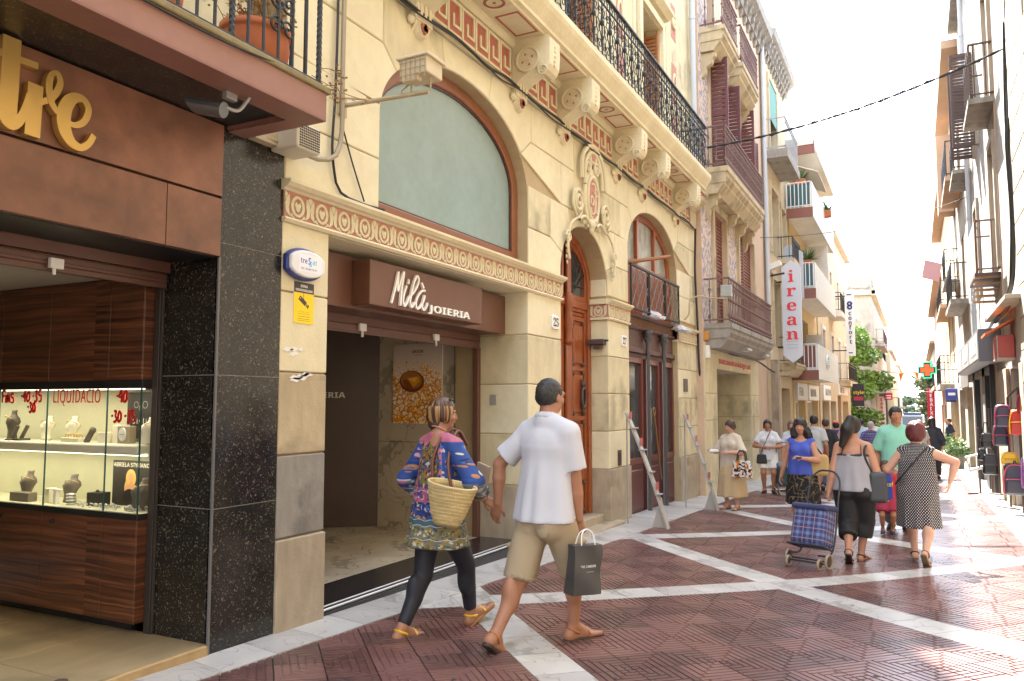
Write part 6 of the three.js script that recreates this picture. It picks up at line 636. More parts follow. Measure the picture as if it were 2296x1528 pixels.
{ const x = -3.6, h = house('long_house', 'long plain cream house beyond the white balconies', { x, s0: 35.62, s1: 53, y1: 10.2, mat: M.sand, trim: M.white, holes: [[37, 38.2, 2.8, 4.8], [41, 42.2, 2.8, 4.8], [45, 46.2, 2.8, 4.8], [49, 50.2, 2.8, 4.8], [37, 38.2, 6, 8], [41, 42.2, 6, 8], [45, 46.2, 6, 8], [49, 50.2, 6, 8], [36.4, 39.5, -2, 1.6], [40.2, 43, -2, 1.6], [44, 46, -2, 1.9], [47, 51, -2, 1.6]] });
  for (const s of [37, 41, 45, 49]) for (const y of [2.8, 6]) windowIn(h, x, 1, s, s + 1.2, y, y + 2, { frame: M.whitePaint, surround: M.white }); for (const [a, b, d, f] of [[36.4, 39.5, 1.6, M.tawny], [40.2, 43, 1.6, M.galv], [44, 46, 1.9, M.shutterOrange], [47, 51, 1.6, M.galv]]) windowIn(h, x, 1, a, b, -1.5, d, { frame: f, pane: a === 44 ? M.glassDark : M.glassPale });
  balcony(h, x, 1, { out: 0.6, s0: 40.4, s1: 43, y: 5.9, th: 0.25, rail: 0.9, slab: M.white, iron: M.iron, gap: 0.3, plain: true }); balcony(h, x, 1, { out: 0.6, s0: 44.4, s1: 50.5, y: 2.7, th: 0.3, rail: 0.9, slab: M.creamDirty, iron: M.iron, gap: 0.3, plain: true });
  const o = thing('vertical_sign', 'tall narrow white sign with small dark blue lettering', 'sign', [-2.75, 3.8, -42]); part(o, 'sign_body', rbx(-2.95, -2.56, 3.82, 7.1, 42, 42.14, 0.01), M.whitePaint); part(o, 'sign_arm', [rod([-3.6, 6.8, -42.07], [-2.9, 6.8, -42.07], 0.03), rod([-3.6, 4.1, -42.07], [-2.9, 4.1, -42.07], 0.03)], M.iron); part(o, 'emblem', [0.07, -0.07].map((d) => new THREE.TorusGeometry(0.085, 0.04, 6, 18).translate(-2.755, 6.32 + d * 1.25, -41.99)), std(lin(0.015, 0.02, 0.16), 0.4)); 'confort'.split('').forEach((c, i) => { const t = faceText(c, 'bold', 0.21, 0.01, 0, 0, 0); t.computeBoundingBox(); const b = t.boundingBox; t.translate(-(b.min.x + b.max.x) / 2, 0, 0); part(o, 'letter', t.translate(-2.755, 5.83 - i * 0.235, -41.995), std(lin(0.03, 0.03, 0.10), 0.4)); }); part(o, 'mark', [bx(-2.88, -2.66, 6.83, 6.88, 41.99, 42), bx(-2.86, -2.68, 3.95, 4.0, 41.99, 42)], std(lin(0.03, 0.03, 0.05), 0.5));
  { const q = thing('hanging_sign', 'dark hanging sign with yellow and red print near the tree', 'sign', [-2.8, 1.5, -46]); part(q, 'sign_body', rbx(-3.05, -2.45, 1.35, 2.55, 46, 46.1, 0.01), std(lin(0.02, 0.018, 0.02), 0.5)); part(q, 'lettering', faceText('style', 'bold', 0.17, 0.01, -3.0, 2.0, 45.995), std(lin(0.7, 0.5, 0.02), 0.5)); part(q, 'red_patch', bx(-2.98, -2.5, 1.66, 1.86, 45.99, 46), std(lin(0.4, 0.03, 0.06), 0.5)); part(q, 'sign_arm', rod([-3.6, 2.5, -46.05], [-3.0, 2.5, -46.05], 0.03), M.iron); }
  for (const [s0, s1, tx, l] of [[36.4, 39.5, 'MODA', 'white shop sign with grey lettering on the long plain house, nearest'], [44, 50, 'LOT 12', 'white shop sign with a yellow edge near the orange door']]) { const q = single('shop_sign', bx(x, x + 0.08, 1.65 + (s0 > 40 ? 0.3 : 0), 2.3 + (s0 > 40 ? 0.2 : 0), s0, s1), M.whitePaint, l, 'sign'); lpart(q, 'lettering', wallText(tx, 'bold', 0.3, 0.01, x + 0.08, 1.85 + (s0 > 40 ? 0.2 : 0), s0 + 0.6, 2), std(lin(0.25, 0.25, 0.25), 0.5)); }
}
// ---- houses in the distance, left
{ const h = house('corner_house', 'pale grey-white corner house beyond the side street with a parapet', { x: -2.5, s0: 60, s1: 86, y1: 9.3, mat: M.farGrey, trim: M.farGrey, depth: 9, holes: range(62, 84, 3.1).flatMap((s) => [[s, s + 1.1, 3.2, 5.3], [s, s + 1.1, 6.2, 8.2]]) }), x = -2.5;
  part(h, 'gable_wall', bx(-10, x, -3, 9.3, 59.85, 60.0), M.farGrey); part(h, 'parapet', [bx(-10, x, 9.55, 10.25, 59.9, 60.2), bx(x - 0.3, x, 9.55, 10.1, 60.2, 86), ...range(60.5, 85, 4).map((s) => bx(x - 0.35, x + 0.1, 9.5, 10.35, s, s + 0.4))], M.concrete); part(h, 'cornice', [bx(-10, x + 0.25, 9.05, 9.3, 59.6, 59.85), bx(x, x + 0.3, 9.0, 9.3, 59.6, 86)], M.creamTrim);
  for (const s of range(62, 84, 3.1)) for (const y of [3.2, 6.2]) windowIn(h, x, 1, s, s + 1.1, y, y + 2.05, { frame: M.whitePaint, shutter: M.tawny, surround: M.white });
  part(h, 'blind_window', [[-3.75, 7.2], [-3.75, 5.5], [-3.3, 1.0]].map(([a, y]) => bx(a, a + 0.5, y, y + 0.7, 59.83, 59.86)), M.greyStone); balcony(h, x, 1, { out: 0.7, s0: 59.4, s1: 68, y: 2.45, th: 0.25, rail: 1.0, slab: M.concrete, iron: M.iron, gap: 0.25, plain: true }); balcony(h, x, 1, { out: 0.6, s0: 63, s1: 72, y: 5.9, th: 0.25, rail: 1.0, slab: M.greyStone, iron: M.ironBrown, gap: 0.3, plain: true });
  part(h, 'corner_balcony_rail', (() => { const L = [bx(-3.4, x, 2.2, 2.45, 59.3, 59.85), bx(-3.4, x, 3.42, 3.46, 59.32, 59.36)]; for (let q = -3.4; q < x; q += 0.13) L.push(rod([q, 2.45, -59.34], [q, 3.44, -59.34], 0.015, 0.015, 5)); return L; })(), M.iron); part(h, 'dark_window', bx(-3.62, -3.2, -0.6, 0.0, 59.82, 59.86), M.glassDark); part(h, 'aerial', [rod([-4, 10.2, -61], [-4, 12.4, -61], 0.03), rod([-4.4, 12, -61], [-3.6, 12, -61], 0.02), rod([-4.3, 11.6, -61], [-3.7, 11.6, -61], 0.02)], M.galv);
  for (const [a, b, y, hx, l, m] of [[86.2, 108, 6.6, -2.15, 'distant low cream house after the pale corner house', M.sand], [108.2, 135, 6.0, -1.9, 'most distant pale house on the left side of the street', M.white]]) { const q = house('distant_house', l, { x: hx, s0: a, s1: b, y1: y, mat: m, trim: M.tawny, holes: range(a + 2, b - 3, 4).map((s) => [s, s + 1.3, 1.2, 3.4]) }); for (const s of range(a + 2, b - 3, 4)) windowIn(q, hx, 1, s, s + 1.3, 1.2, 3.4, { shutter: M.tawny }); balcony(q, hx, 1, { out: 0.6, s0: a + 1, s1: a + 9, y: 1.1, th: 0.3, rail: 1, slab: M.concrete, iron: M.iron, gap: 0.4, plain: true }); }
  for (const [xx, y, s, w, hh, l, red] of [[-2.2, 0.9, 62, 0.5, 2.2, 'white vertical sign with red letters on the pale corner house', 0], [-1.75, 2.0, 62, 0.55, 0.5, 'small square red sign on the pale corner house', 1]]) { const q = single('vertical_sign', rbx(xx - w / 2, xx + w / 2, y - hh / 2, y + hh / 2, s, s + 0.12, 0.01), red ? std(lin(0.5, 0.02, 0.05), 0.5) : M.whitePaint, l, 'sign'); lpart(q, 'lettering', red ? [bx(xx - 0.18, xx + 0.18, y, y + 0.08, s - 0.01, s), bx(xx - 0.18, xx + 0.18, y - 0.16, y - 0.08, s - 0.01, s)] : 'SABATES'.split('').map((c, i) => faceText(c, 'bold', 0.2, 0.01, xx - 0.08, y + 0.75 - i * 0.27, s - 0.012)), red ? M.whitePaint : std(lin(0.5, 0.02, 0.03), 0.5)); }
}
// ------------------------------------------------------------------ right side of the street, in the sun
{ const x = 1.45, h = house('stone_house', 'sunlit house of smooth pale stone at the right edge', { x, dir: -1, s0: -14, s1: 14.0, y1: 12, mat: M.paleStone, trim: M.concrete });
  reseed(19); for (let i = 0; i < 18; i++) for (let j = 0; j < 2; j++) { const y0 = -0.6 + i * 0.48, o = (i % 2) * 0.5; part(h, 'stone_block', rbx(x - 0.02, x + 0.02, y0 + 0.005, y0 + 0.475, 11.8 + j * 1.1 + o * 0.5 - (j ? 0 : 0), Math.min(14.0, 12.9 + j * 1.1 + o * 0.5) - 0.01, 0.012), [M.paleStone, M.stoneBase, M.tanStone][Math.floor(rnd() * 2.2)]); }
  part(h, 'stone_plinth', rbx(x - 0.08, x, -1, 0.0, 8, 14, 0.02), M.stoneBase); }
{ const x = 1.48, h = house('plaster_house', 'tall sunlit house of rough pale plaster with narrow iron balconies', { x, dir: -1, s0: 14.02, s1: 26.5, y1: 12.6, mat: M.greyStone, trim: M.concrete, holes: [[16.9, 17.9, 4.0, 6.4], [16.8, 17.8, 7.15, 9.5], [23.8, 24.8, 7.6, 9.8], [21.5, 22.5, 4.0, 6.2], [20.6, 21.6, 7.4, 9.6], [18.9, 20.2, -2, 2.1], [21.0, 23.6, -2, 2.1], [24.2, 26.2, -2, 2.2], [14.4, 16.2, -2, 2.1]] });
  for (const [a, b, c, d] of [[16.9, 17.9, 4.0, 6.4], [16.8, 17.8, 7.15, 9.5], [23.8, 24.8, 7.6, 9.8], [21.5, 22.5, 4.0, 6.2], [20.6, 21.6, 7.4, 9.6]]) windowIn(h, x, -1, a, b, c, d, { frame: M.frameWood, shutter: a === 20.6 ? M.ironBrown : M.tawny, state: a === 20.6 ? 'open' : 'closed', surround: M.paleStone });
  for (const [a, b, d] of [[18.9, 20.2, 2.1], [21.0, 23.6, 2.1], [24.2, 26.2, 2.2], [14.4, 16.2, 2.1]]) windowIn(h, x, -1, a, b, -1.2, d, { frame: M.black });
  balcony(h, x, -1, { out: 0.42, s0: 16.6, s1: 18.3, y: 7.15, th: 0.1, rail: 1.05, slab: M.concrete, iron: M.ironBrown, gap: 0.16, plain: true, label: 'upper narrow balcony with a stained slab' }); balcony(h, x, -1, { out: 0.42, s0: 23.3, s1: 25.4, y: 7.6, th: 0.1, rail: 1.05, slab: M.concrete, iron: M.iron, gap: 0.14, plain: true });
  const b = balcony(h, x, -1, { out: 0.42, s0: 16.9, s1: 18.6, y: 3.92, th: 0.06, rail: 1.0, slab: M.ironBrown, iron: M.ironRust, gap: 0.16, plain: true, label: 'iron balcony with a cane screen and louvred boards below' }); for (let k = 0; k < 5; k++) part(b, 'louvre_board', rbx(x - 0.42, x, 3.84 - k * 0.09, 3.87 - k * 0.09, 16.95 + k * 0.24, 17.15 + k * 0.24, 0.004), M.tawny); part(b, 'cane_screen', bx(x - 0.4, x - 0.39, 3.95, 4.9, 16.95, 18.55), M.tanStone);
  part(h, 'wall_cleft', [bx(x - 0.02, x, 3.2, 9, 16.62, 16.65), bx(x - 0.03, x, 3.5, 12, 14.03, 14.06)], M.tawny); part(h, 'ledge', rbx(x - 0.25, x, 3.05, 3.12, 13.7, 17.6, 0.01), M.paleStone); part(h, 'corbel_panel', bx(x - 0.03, x, -1, 2.3, 18.3, 18.85), M.tanStone);
  pipeOn(1.38, 22.9, 2.8, 12.4, 'pale downpipe on the rough plaster house');
  part(h, 'stone_pilaster', rbx(x - 0.06, x, -1, 2.12, 13.9, 14.35, 0.02), M.stoneBase); part(h, 'stone_pilaster', rbx(x - 0.06, x, -1, 2.12, 16.3, 18.2, 0.02), M.tanStone);
  const o = thing('box_sign', 'long dark grey box sign over the black shop front', 'sign', [1.3, 2.3, -21]); part(o, 'sign_box', rbx(1.1, 1.48, 2.3, 2.93, 17.5, 26.5, 0.015), std(lin(0.11, 0.11, 0.12), 0.45)); part(o, 'front_panel', [17.6, 20.6, 23.6].map((s) => bx(1.09, 1.1, 2.36, 2.87, s, s + 2.8)), std(lin(0.3, 0.3, 0.31), 0.4)); part(o, 'lettering', [18.2, 21.2].map((s) => { const t = new TextGeometry('MODA', { font: fonts.bold, size: 0.28, depth: 0.01, curveSegments: 3 }); t.scale(1.4, 1, 1); t.rotateY(-Math.PI / 2); return t.translate(1.088, 2.48, -s - 1.5); }), M.whitePaint);
  part(h, 'black_shop_front', [bx(x - 0.12, x, -1.2, 2.3, 18.86, 18.95), bx(x - 0.12, x, -1.2, 2.3, 20.2, 21.0), bx(x - 0.12, x, -1.2, 2.3, 23.6, 24.2), bx(x - 0.12, x, 2.1, 2.3, 18.9, 26.4)], M.black); part(h, 'shop_poster', [bx(x - 0.13, x - 0.12, 0.3, 1.7, 20.3, 20.9)], M.galv);
  const r = thing('red_shop_sign', 'small red sign box under an orange roof beside the cables', 'sign', [1.36, 2.2, -15.5]); part(r, 'sign_box', rbx(1.22, 1.47, 2.25, 2.62, 15.2, 15.9, 0.012), std(lin(0.35, 0.05, 0.035), 0.5)); part(r, 'sloped_roof', prof([[1.05, 2.62], [1.47, 2.86], [1.47, 2.9], [1.05, 2.66]], 15.1, 16.0), std(lin(0.55, 0.12, 0.02), 0.5)); part(r, 'pale_trim', [bx(1.215, 1.475, 2.22, 2.25, 15.18, 15.92), bx(1.215, 1.23, 2.25, 2.62, 15.18, 15.2)], M.paleStone);
  cableOf([[1.44, 8.6, -13.0], [1.43, 7.6, -13.8], [1.44, 7.1, -14.3], [1.43, 6.4, -14.15], [1.42, 5.9, -14.1]], 0.014, 'thin black cable up the wall from the end of the twisted cable'); cableOf([[1.42, 5.9, -14.1], [1.4, 5.5, -14.1], [1.42, 4.4, -14.15], [1.4, 3.5, -14.3], [1.38, 3.2, -15], [1.36, 3.0, -17]], 0.038, 'thick black cable bundle down the rough plaster house'); cableOf([[1.43, 7.4, -14.0], [1.42, 6, -14.3], [1.44, 4.5, -14.4], [1.4, 3.3, -14.6]], 0.03, 'second black cable bundle beside the thick one'); cableOf([[1.4, 3.1, -14.5], [1.36, 3.0, -15.6], [1.36, 3.05, -17], [1.38, 2.98, -20], [1.4, 3.02, -26]], 0.03, 'black cables running along above the dark box sign');
}
{ const mk = (n, l, x, s0, s1, y1, mat, ws, opt = {}) => { const h = house(n, l, { x, dir: -1, s0, s1, y1, mat, trim: M.tawny, roofOver: 0.45, holes: ws }); for (const w of ws) windowIn(h, x, -1, ...w, { frame: M.whitePaint, shutter: w[2] > 2 ? opt.sh || M.tawny : null }); return h; };
  const a = mk('brown_house', 'narrow brownish house with dark balconies, right side', 1.5, 26.52, 36, 12.2, M.tanStone, [[28, 29.2, 4.6, 6.8], [28, 29.2, 8.2, 10.4], [32, 33.2, 4.6, 6.8], [32, 33.2, 8.2, 10.4], [27, 30, -2, 2], [31.5, 35, -2, 2]]);
  balcony(a, 1.5, -1, { out: 0.48, s0: 26.9, s1: 31, y: 4.62, th: 0.14, rail: 1.1, slab: M.concrete, iron: M.iron, gap: 0.09, plain: true }); balcony(a, 1.5, -1, { out: 0.48, s0: 27.0, s1: 31, y: 8.4, th: 0.14, rail: 1.1, slab: M.tawny, iron: M.iron, gap: 0.12, plain: true }); balcony(a, 1.5, -1, { out: 0.46, s0: 31.8, s1: 34.5, y: 5.9, th: 0.14, rail: 1.1, slab: M.concrete, iron: M.iron, gap: 0.1, plain: true }); part(a, 'salmon_panel', bx(1.0, 1.5, 8.6, 11.5, 33, 34), M.tawny);
  const b = mk('cream_right_house', 'cream house far along the right side with a grilled balcony', 1.52, 36.02, 50, 10.5, M.sand, [[38, 39.2, 3.2, 5.4], [42, 43.2, 3.2, 5.4], [46, 47.2, 3.2, 5.4], [37, 40, -2, 1.9], [42, 45, -2, 1.9]]); balcony(b, 1.52, -1, { out: 0.62, s0: 37.2, s1: 44, y: 2.3, th: 0.2, rail: 1.2, slab: M.concrete, iron: M.iron, gap: 0.13, plain: true }); balcony(b, 1.52, -1, { out: 0.5, s0: 37, s1: 44, y: 5.6, th: 0.15, rail: 1, slab: M.tawny, iron: M.iron, gap: 0.2, plain: true });
  const c = mk('distant_house', 'distant pale house on the right with a terracotta pot balcony', 1.55, 50.02, 74, 8.6, M.pink, [[53, 54.2, 2.6, 4.8], [58, 59.2, 2.6, 4.8], [63, 64.2, 2.6, 4.8], [52, 55, -2, 1.4], [58, 62, -2, 1.4]]); balcony(c, 1.55, -1, { out: 0.6, s0: 52, s1: 60, y: 2.5, th: 0.2, rail: 1, slab: M.tawny, iron: M.iron, gap: 0.25, plain: true }); mk('distant_house', 'most distant house on the right side of the street', 1.6, 74.02, 130, 6.5, M.white, [[78, 79.5, 1, 3.2], [84, 85.5, 1, 3.2], [90, 91.5, 1, 3.2]]);
  for (const [s0, s1, y, m, t, l] of [[29, 33, 2.05, M.whitePaint, 'BLAU', 'white fascia sign on the brown right-hand house'], [38, 44, 1.55, std(lin(0.03, 0.06, 0.3), 0.5), 'CAIXA', 'blue fascia sign far along the right side']]) { const q = single('shop_sign', bx(1.28, 1.5, y, y + 0.5, s0, s1), m, l, 'sign'); const g = new TextGeometry(t, { font: fonts.bold, size: 0.24, depth: 0.01, curveSegments: 3 }); g.rotateY(-Math.PI / 2); lpart(q, 'lettering', g.translate(1.275, y + 0.12, -s0 - 1.6), m === M.whitePaint ? M.black : M.whitePaint); }
  { const q = single('banner_sign', rbx(0.66, 1.12, -0.1, 2.5, 60, 60.1, 0.01), std(lin(0.5, 0.015, 0.03), 0.5), 'tall narrow red banner sign far along the right side', 'sign'); lpart(q, 'lettering', 'REBAIXES'.split('').map((k, i) => faceText(k, 'bold', 0.22, 0.01, 0.8, 2.2 - i * 0.29, 59.99)), M.whitePaint); }
  { const q = single('round_blue_sign', rbx(1.0, 1.4, 1.65, 2.05, 34, 34.06, 0.02), std(lin(0.02, 0.04, 0.28), 0.4), 'small blue square sign below the grilled balcony, right side', 'sign'); lpart(q, 'white_mark', bx(1.08, 1.32, 1.8, 1.9, 33.985, 34), M.whitePaint); }
}
// pharmacy cross
{ const s = 33, o = thing('pharmacy_cross', 'green-edged pharmacy cross with a red lit centre', 'sign', [0.4, 2.74, -s]), cx = 0.4, cy = 2.73, cr = (a, b) => [[-b, -a], [-b, -b], [-a, -b], [-a, b], [-b, b], [-b, a], [b, a], [b, b], [a, b], [a, -b], [b, -b], [b, -a]].map(([u, v]) => [cx + u, cy + v]).reverse();
  const C = (a, b, z, d) => uvBox(new THREE.ExtrudeGeometry(shapeOf(cr(a, b)), { depth: d, bevelEnabled: false }).translate(0, 0, z));
  part(o, 'green_case', C(0.3, 0.125, -s - 0.15, 0.15), std(lin(0.01, 0.14, 0.06), 0.4)); part(o, 'dark_face', C(0.275, 0.1, -s, 0.006), std(lin(0.005, 0.05, 0.03), 0.4)); part(o, 'green_tube', [...[[1, 1], [1, -1], [-1, 1], [-1, -1]].flatMap(([u, v]) => [rod([cx + u * 0.125, cy + v * 0.29, -s + 0.01], [cx + u * 0.125, cy + v * 0.125, -s + 0.01], 0.012), rod([cx + u * 0.125, cy + v * 0.125, -s + 0.01], [cx + u * 0.29, cy + v * 0.125, -s + 0.01], 0.012)]), ...[1, -1].flatMap((u) => [rod([cx + u * 0.29, cy - 0.125, -s + 0.01], [cx + u * 0.29, cy + 0.125, -s + 0.01], 0.012), rod([cx - 0.125, cy + u * 0.29, -s + 0.01], [cx + 0.125, cy + u * 0.29, -s + 0.01], 0.012)])], std(lin(0.02, 0.4, 0.2), 0.4, { emissive: lin(0.0, 0.5, 0.22), emissiveIntensity: 0.4 }));
  part(o, 'red_light', C(0.21, 0.075, -s + 0.006, 0.012), std(lin(0.6, 0.04, 0.01), 0.5, { emissive: lin(1, 0.06, 0.01), emissiveIntensity: 0.25 })); part(o, 'bracket', [rod([cx + 0.3, cy, -s - 0.08], [1.5, cy, -s - 0.08], 0.02)], M.iron); const l = new THREE.RectAreaLight(lin(1, 0.08, 0.02), 0.6, 0.4, 0.4); l.position.set(cx, cy, -s + 0.04); l.lookAt(cx, cy, 0); scene.add(l); }
// bunting flags across the street, overhead wires
const wire = (a, b, sag, r, l, n = 14) => single('overhead_wire', tube(Array.from({ length: n + 1 }, (_, i) => { const t = i / n; return [lerp(a[0], b[0], t), lerp(a[1], b[1], t) - sag * 4 * t * (1 - t), lerp(a[2], b[2], t)]; }), r, { rad: 5, seg: n * 3 }), M.cable, l, 'cable');
{ const P0 = V3(-3.36, 6.33, -14.7), P1 = V3(1.44, 7.1, -14.3), pts = [], pts2 = []; for (let i = 0; i <= 120; i++) { const t = i / 120, p = P0.clone().lerp(P1, t); p.y -= 0.2 * 4 * t * (1 - t); const a = i * 0.55; pts.push([p.x, p.y + 0.012 * Math.sin(a), p.z + 0.012 * Math.cos(a)]); pts2.push([p.x, p.y - 0.012 * Math.sin(a), p.z - 0.012 * Math.cos(a)]); } reseed(2); const tiePts = []; for (let i = 12; i < 115; i += 9) tiePts.push(pts[i]); const o = single('twisted_cable', [tube(pts, 0.013, { rad: 5, seg: 240 }), tube(pts2, 0.011, { rad: 5, seg: 240 })], M.cable, 'thick twisted black cable sagging across the street', 'cable'); for (const q of tiePts) lpart(o, 'cable_tie', ball(...q, 0.028, 1.6, 0.9, 0.9, 6), M.cable);
  wire([-3.3, 5.6, -20], [1.4, 7.0, -24], 0.25, 0.008, 'thin wire across the street below the twisted cable'); wire([-3.6, 4.6, -47], [1.5, 5.0, -45], 0.2, 0.012, 'thin wire high across the street by the tree'); wire([-2.4, 2.6, -58], [1.5, 2.2, -56], 0.1, 0.015, 'low thin wire across the far street'); wire([-2.4, 3.9, -60], [1.5, 3.7, -60], 0.3, 0.015, 'thin wire that carries the two flags');
  for (const [x, y, s, m1, l, f] of [[-1.0, 3.55, 60, [0.5, 0.25, 0.03], 'orange-brown flag on the wire, left', 1], [0.25, 3.6, 60, [0.55, 0.35, 0.12], 'yellow and red flag on the wire, right', -1]]) { const sh = [[0, 0], [0.55 * f, 0.12], [0.3 * f, -0.1], [0.16 * f, -0.5], [0.08 * f, -0.6]], g = new THREE.ExtrudeGeometry(shapeOf(sh), { depth: 0.02, bevelEnabled: false }); const o2 = single('flag', uvBox(g.translate(x, y, -s)), std(lin(...m1), 0.8), l, 'flag'); lpart(o2, 'red_stripe', uvBox(new THREE.ExtrudeGeometry(shapeOf([[0.06 * f, -0.05], [0.2 * f, -0.06], [0.12 * f, -0.4]]), { depth: 0.03, bevelEnabled: false }).translate(x, y, -s - 0.005)), std(lin(0.4, 0.05, 0.03), 0.8)); }
  { const g = new THREE.BoxGeometry(0.5, 0.6, 0.02, 4, 4); const p = g.attributes.position; for (let i = 0; i < p.count; i++) p.setXYZ(i, p.getX(i) + 0.2 * p.getY(i), p.getY(i) * 1 - 0.4 * p.getX(i), p.getZ(i) + 0.05 * Math.sin(p.getX(i) * 9)); g.computeVertexNormals(); single('flag', g.translate(0.62, 5.9, -29.5), std(lin(0.6, 0.33, 0.32), 0.8), 'pale pink flag hanging from a balcony on the right', 'flag'); }
}
// tree in the side street
function tree(label, x, y0, s, h, r, n, cols, leaf) { reseed(Math.round(x * 100 + s * 7)); const o = thing('tree', label, 'tree', [x, y0, -s]); const limbs = [tube([[0, 0, 0], [0.08, h * 0.3, 0.05], [0, h * 0.55, 0], [0.1, h * 0.9, 0]], 0.11 * h / 6, { rad: 7 })], L = [[], [], []]; const tips = []; for (let i = 0; i < 12; i++) { const a = i * 2.4, y = h * (0.27 + 0.055 * i), q = r * rr(0.35, 1) * Math.sin(Math.PI * clamp((y / h - 0.1) / 0.92)); const e = [q * Math.cos(a), y + rr(-0.5, 0.7), q * Math.sin(a)]; limbs.push(tube([[0, y - 0.4, 0], [e[0] * 0.5, y + 0.1, e[2] * 0.5], e], 0.03 * h / 6, { rad: 5 })); tips.push(e, [e[0] * 0.6, e[1] + 0.1, e[2] * 0.6]); }
  const lg = new THREE.PlaneGeometry(leaf, leaf * 0.6); for (let i = 0; i < n; i++) { const t = tips[i % tips.length], R = 0.5 * h / 6 * Math.cbrt(rnd()), a = rr(0, 6.28), b = Math.acos(rr(-1, 1)), g = lg.clone().toNonIndexed(); g.rotateX(rr(-0.9, 0.9)); g.rotateY(rr(0, 6.28)); g.rotateZ(rr(-0.8, 0.8)); g.translate(t[0] + 1.4 * R * Math.sin(b) * Math.cos(a), t[1] + R * Math.cos(b), t[2] + 1.4 * R * Math.sin(b) * Math.sin(a)); L[i % 3].push(g); }
  lpart(o, 'trunk', limbs, std(lin(0.12, 0.09, 0.06), 0.9)); L.forEach((g, i) => { const m = lpart(o, 'crown', g, phy(lin(...cols[i]), 0.6, { side: THREE.DoubleSide, transmission: 0.3, thickness: 0 })); m.userData.kind = 'stuff'; }); return o; }
const GR = [[0.14, 0.27, 0.03], [0.085, 0.18, 0.025], [0.2, 0.33, 0.05]];
tree('bright green tree standing in the side street before the corner house', -3.75, -1.5, 56, 8.4, 2.2, 8000, GR, 0.19); tree('hazy dark tree at the far end of the street, left', -1.6, -3.3, 140, 6.5, 2.4, 1200, [[0.07, 0.11, 0.05], [0.06, 0.1, 0.05], [0.09, 0.13, 0.06]], 0.5); tree('hazy grey-green tree at the far end of the street, right', 1.2, -3.3, 135, 6.0, 2.2, 1200, [[0.1, 0.13, 0.08], [0.08, 0.11, 0.07], [0.12, 0.15, 0.1]], 0.5);
tree('pale green tree leaning over the right side far away', 1.3, -2.2, 90, 8.5, 1.6, 1500, [[0.14, 0.17, 0.07], [0.12, 0.15, 0.06], [0.16, 0.19, 0.09]], 0.3);
// potted shrubs on the sunny side
for (const [x, s, r, l] of [[1.17, 29.6, 0.3, 'grey pot with a pale green shrub by the dark shop front'], [1.1, 34.5, 0.42, 'low wide planter with a flowering pale shrub, farther along']]) { reseed(Math.round(s)); const y = gy(x, s), wide = s > 30, o = thing('potted_shrub', l, 'potted plant', [x, y, -s]); lpart(o, 'pot', wide ? rbx(-0.45, 0.2, 0, 0.3, -0.3, 0.3, 0.02) : lathe([[0, 0], [0.14, 0], [0.19, 0.42], [0.2, 0.45], [0.17, 0.45], [0, 0.4]], 16), wide ? M.tawny : M.concrete); const L = [[], []]; for (let i = 0; i < 520; i++) { const a = rr(0, 6.28), q = r * Math.sqrt(rnd()) * 1.15, g = new THREE.PlaneGeometry(0.09, 0.05).toNonIndexed(); g.rotateX(rr(-1.2, 0.4)); g.rotateY(rr(0, 6.28)); L[i % 2].push(g.translate(q * Math.cos(a) * (wide ? 1.4 : 1), 0.4 + r * 1.6 * rnd() * (1 - (q / r) ** 2 * 0.4), q * Math.sin(a))); } L.forEach((g, i) => { const m = lpart(o, 'foliage', g, std(lin(...(i ? [0.1, 0.19, 0.05] : [0.3, 0.36, 0.2])), 0.7, { side: THREE.DoubleSide })); m.userData.kind = 'stuff'; }); }
// clothes rail / poles and the hanging bags
{ const o = thing('sign_pole', 'slim black pole stand with two arms before the dark shop front', 'stand', [1.09, -0.46, -19.06]), b = gy(1.09, 19); part(o, 'pole', [rod([1.11, b, -19], [1.11, 1.0, -19], 0.022), rod([1.35, b, -19.2], [1.35, 1.4, -19.2], 0.03)], M.ironBrown); part(o, 'arm', [rod([0.87, 0.38, -19], [1.2, 0.48, -19], 0.02), rod([0.92, 0.1, -19], [1.2, 0.2, -19], 0.035), rod([0.87, 0.38, -19], [0.95, 0.1, -19], 0.012)], M.galv); part(o, 'base_plate', rbx(0.88, 1.32, b, b + 0.025, 18.97, 19.12, 0.008), M.ironBrown); }
const bagShape = (w, h, d) => { const g = new RoundedBoxGeometry(w, h, d, 3, Math.min(w, d) * 0.32), p = g.attributes.position; for (let i = 0; i < p.count; i++) { const y = p.getY(i) / h + 0.5, k = 1 - 0.18 * y * y; p.setX(i, p.getX(i) * k); p.setZ(i, p.getZ(i) * (1 - 0.35 * y)); } g.computeVertexNormals(); return g; };
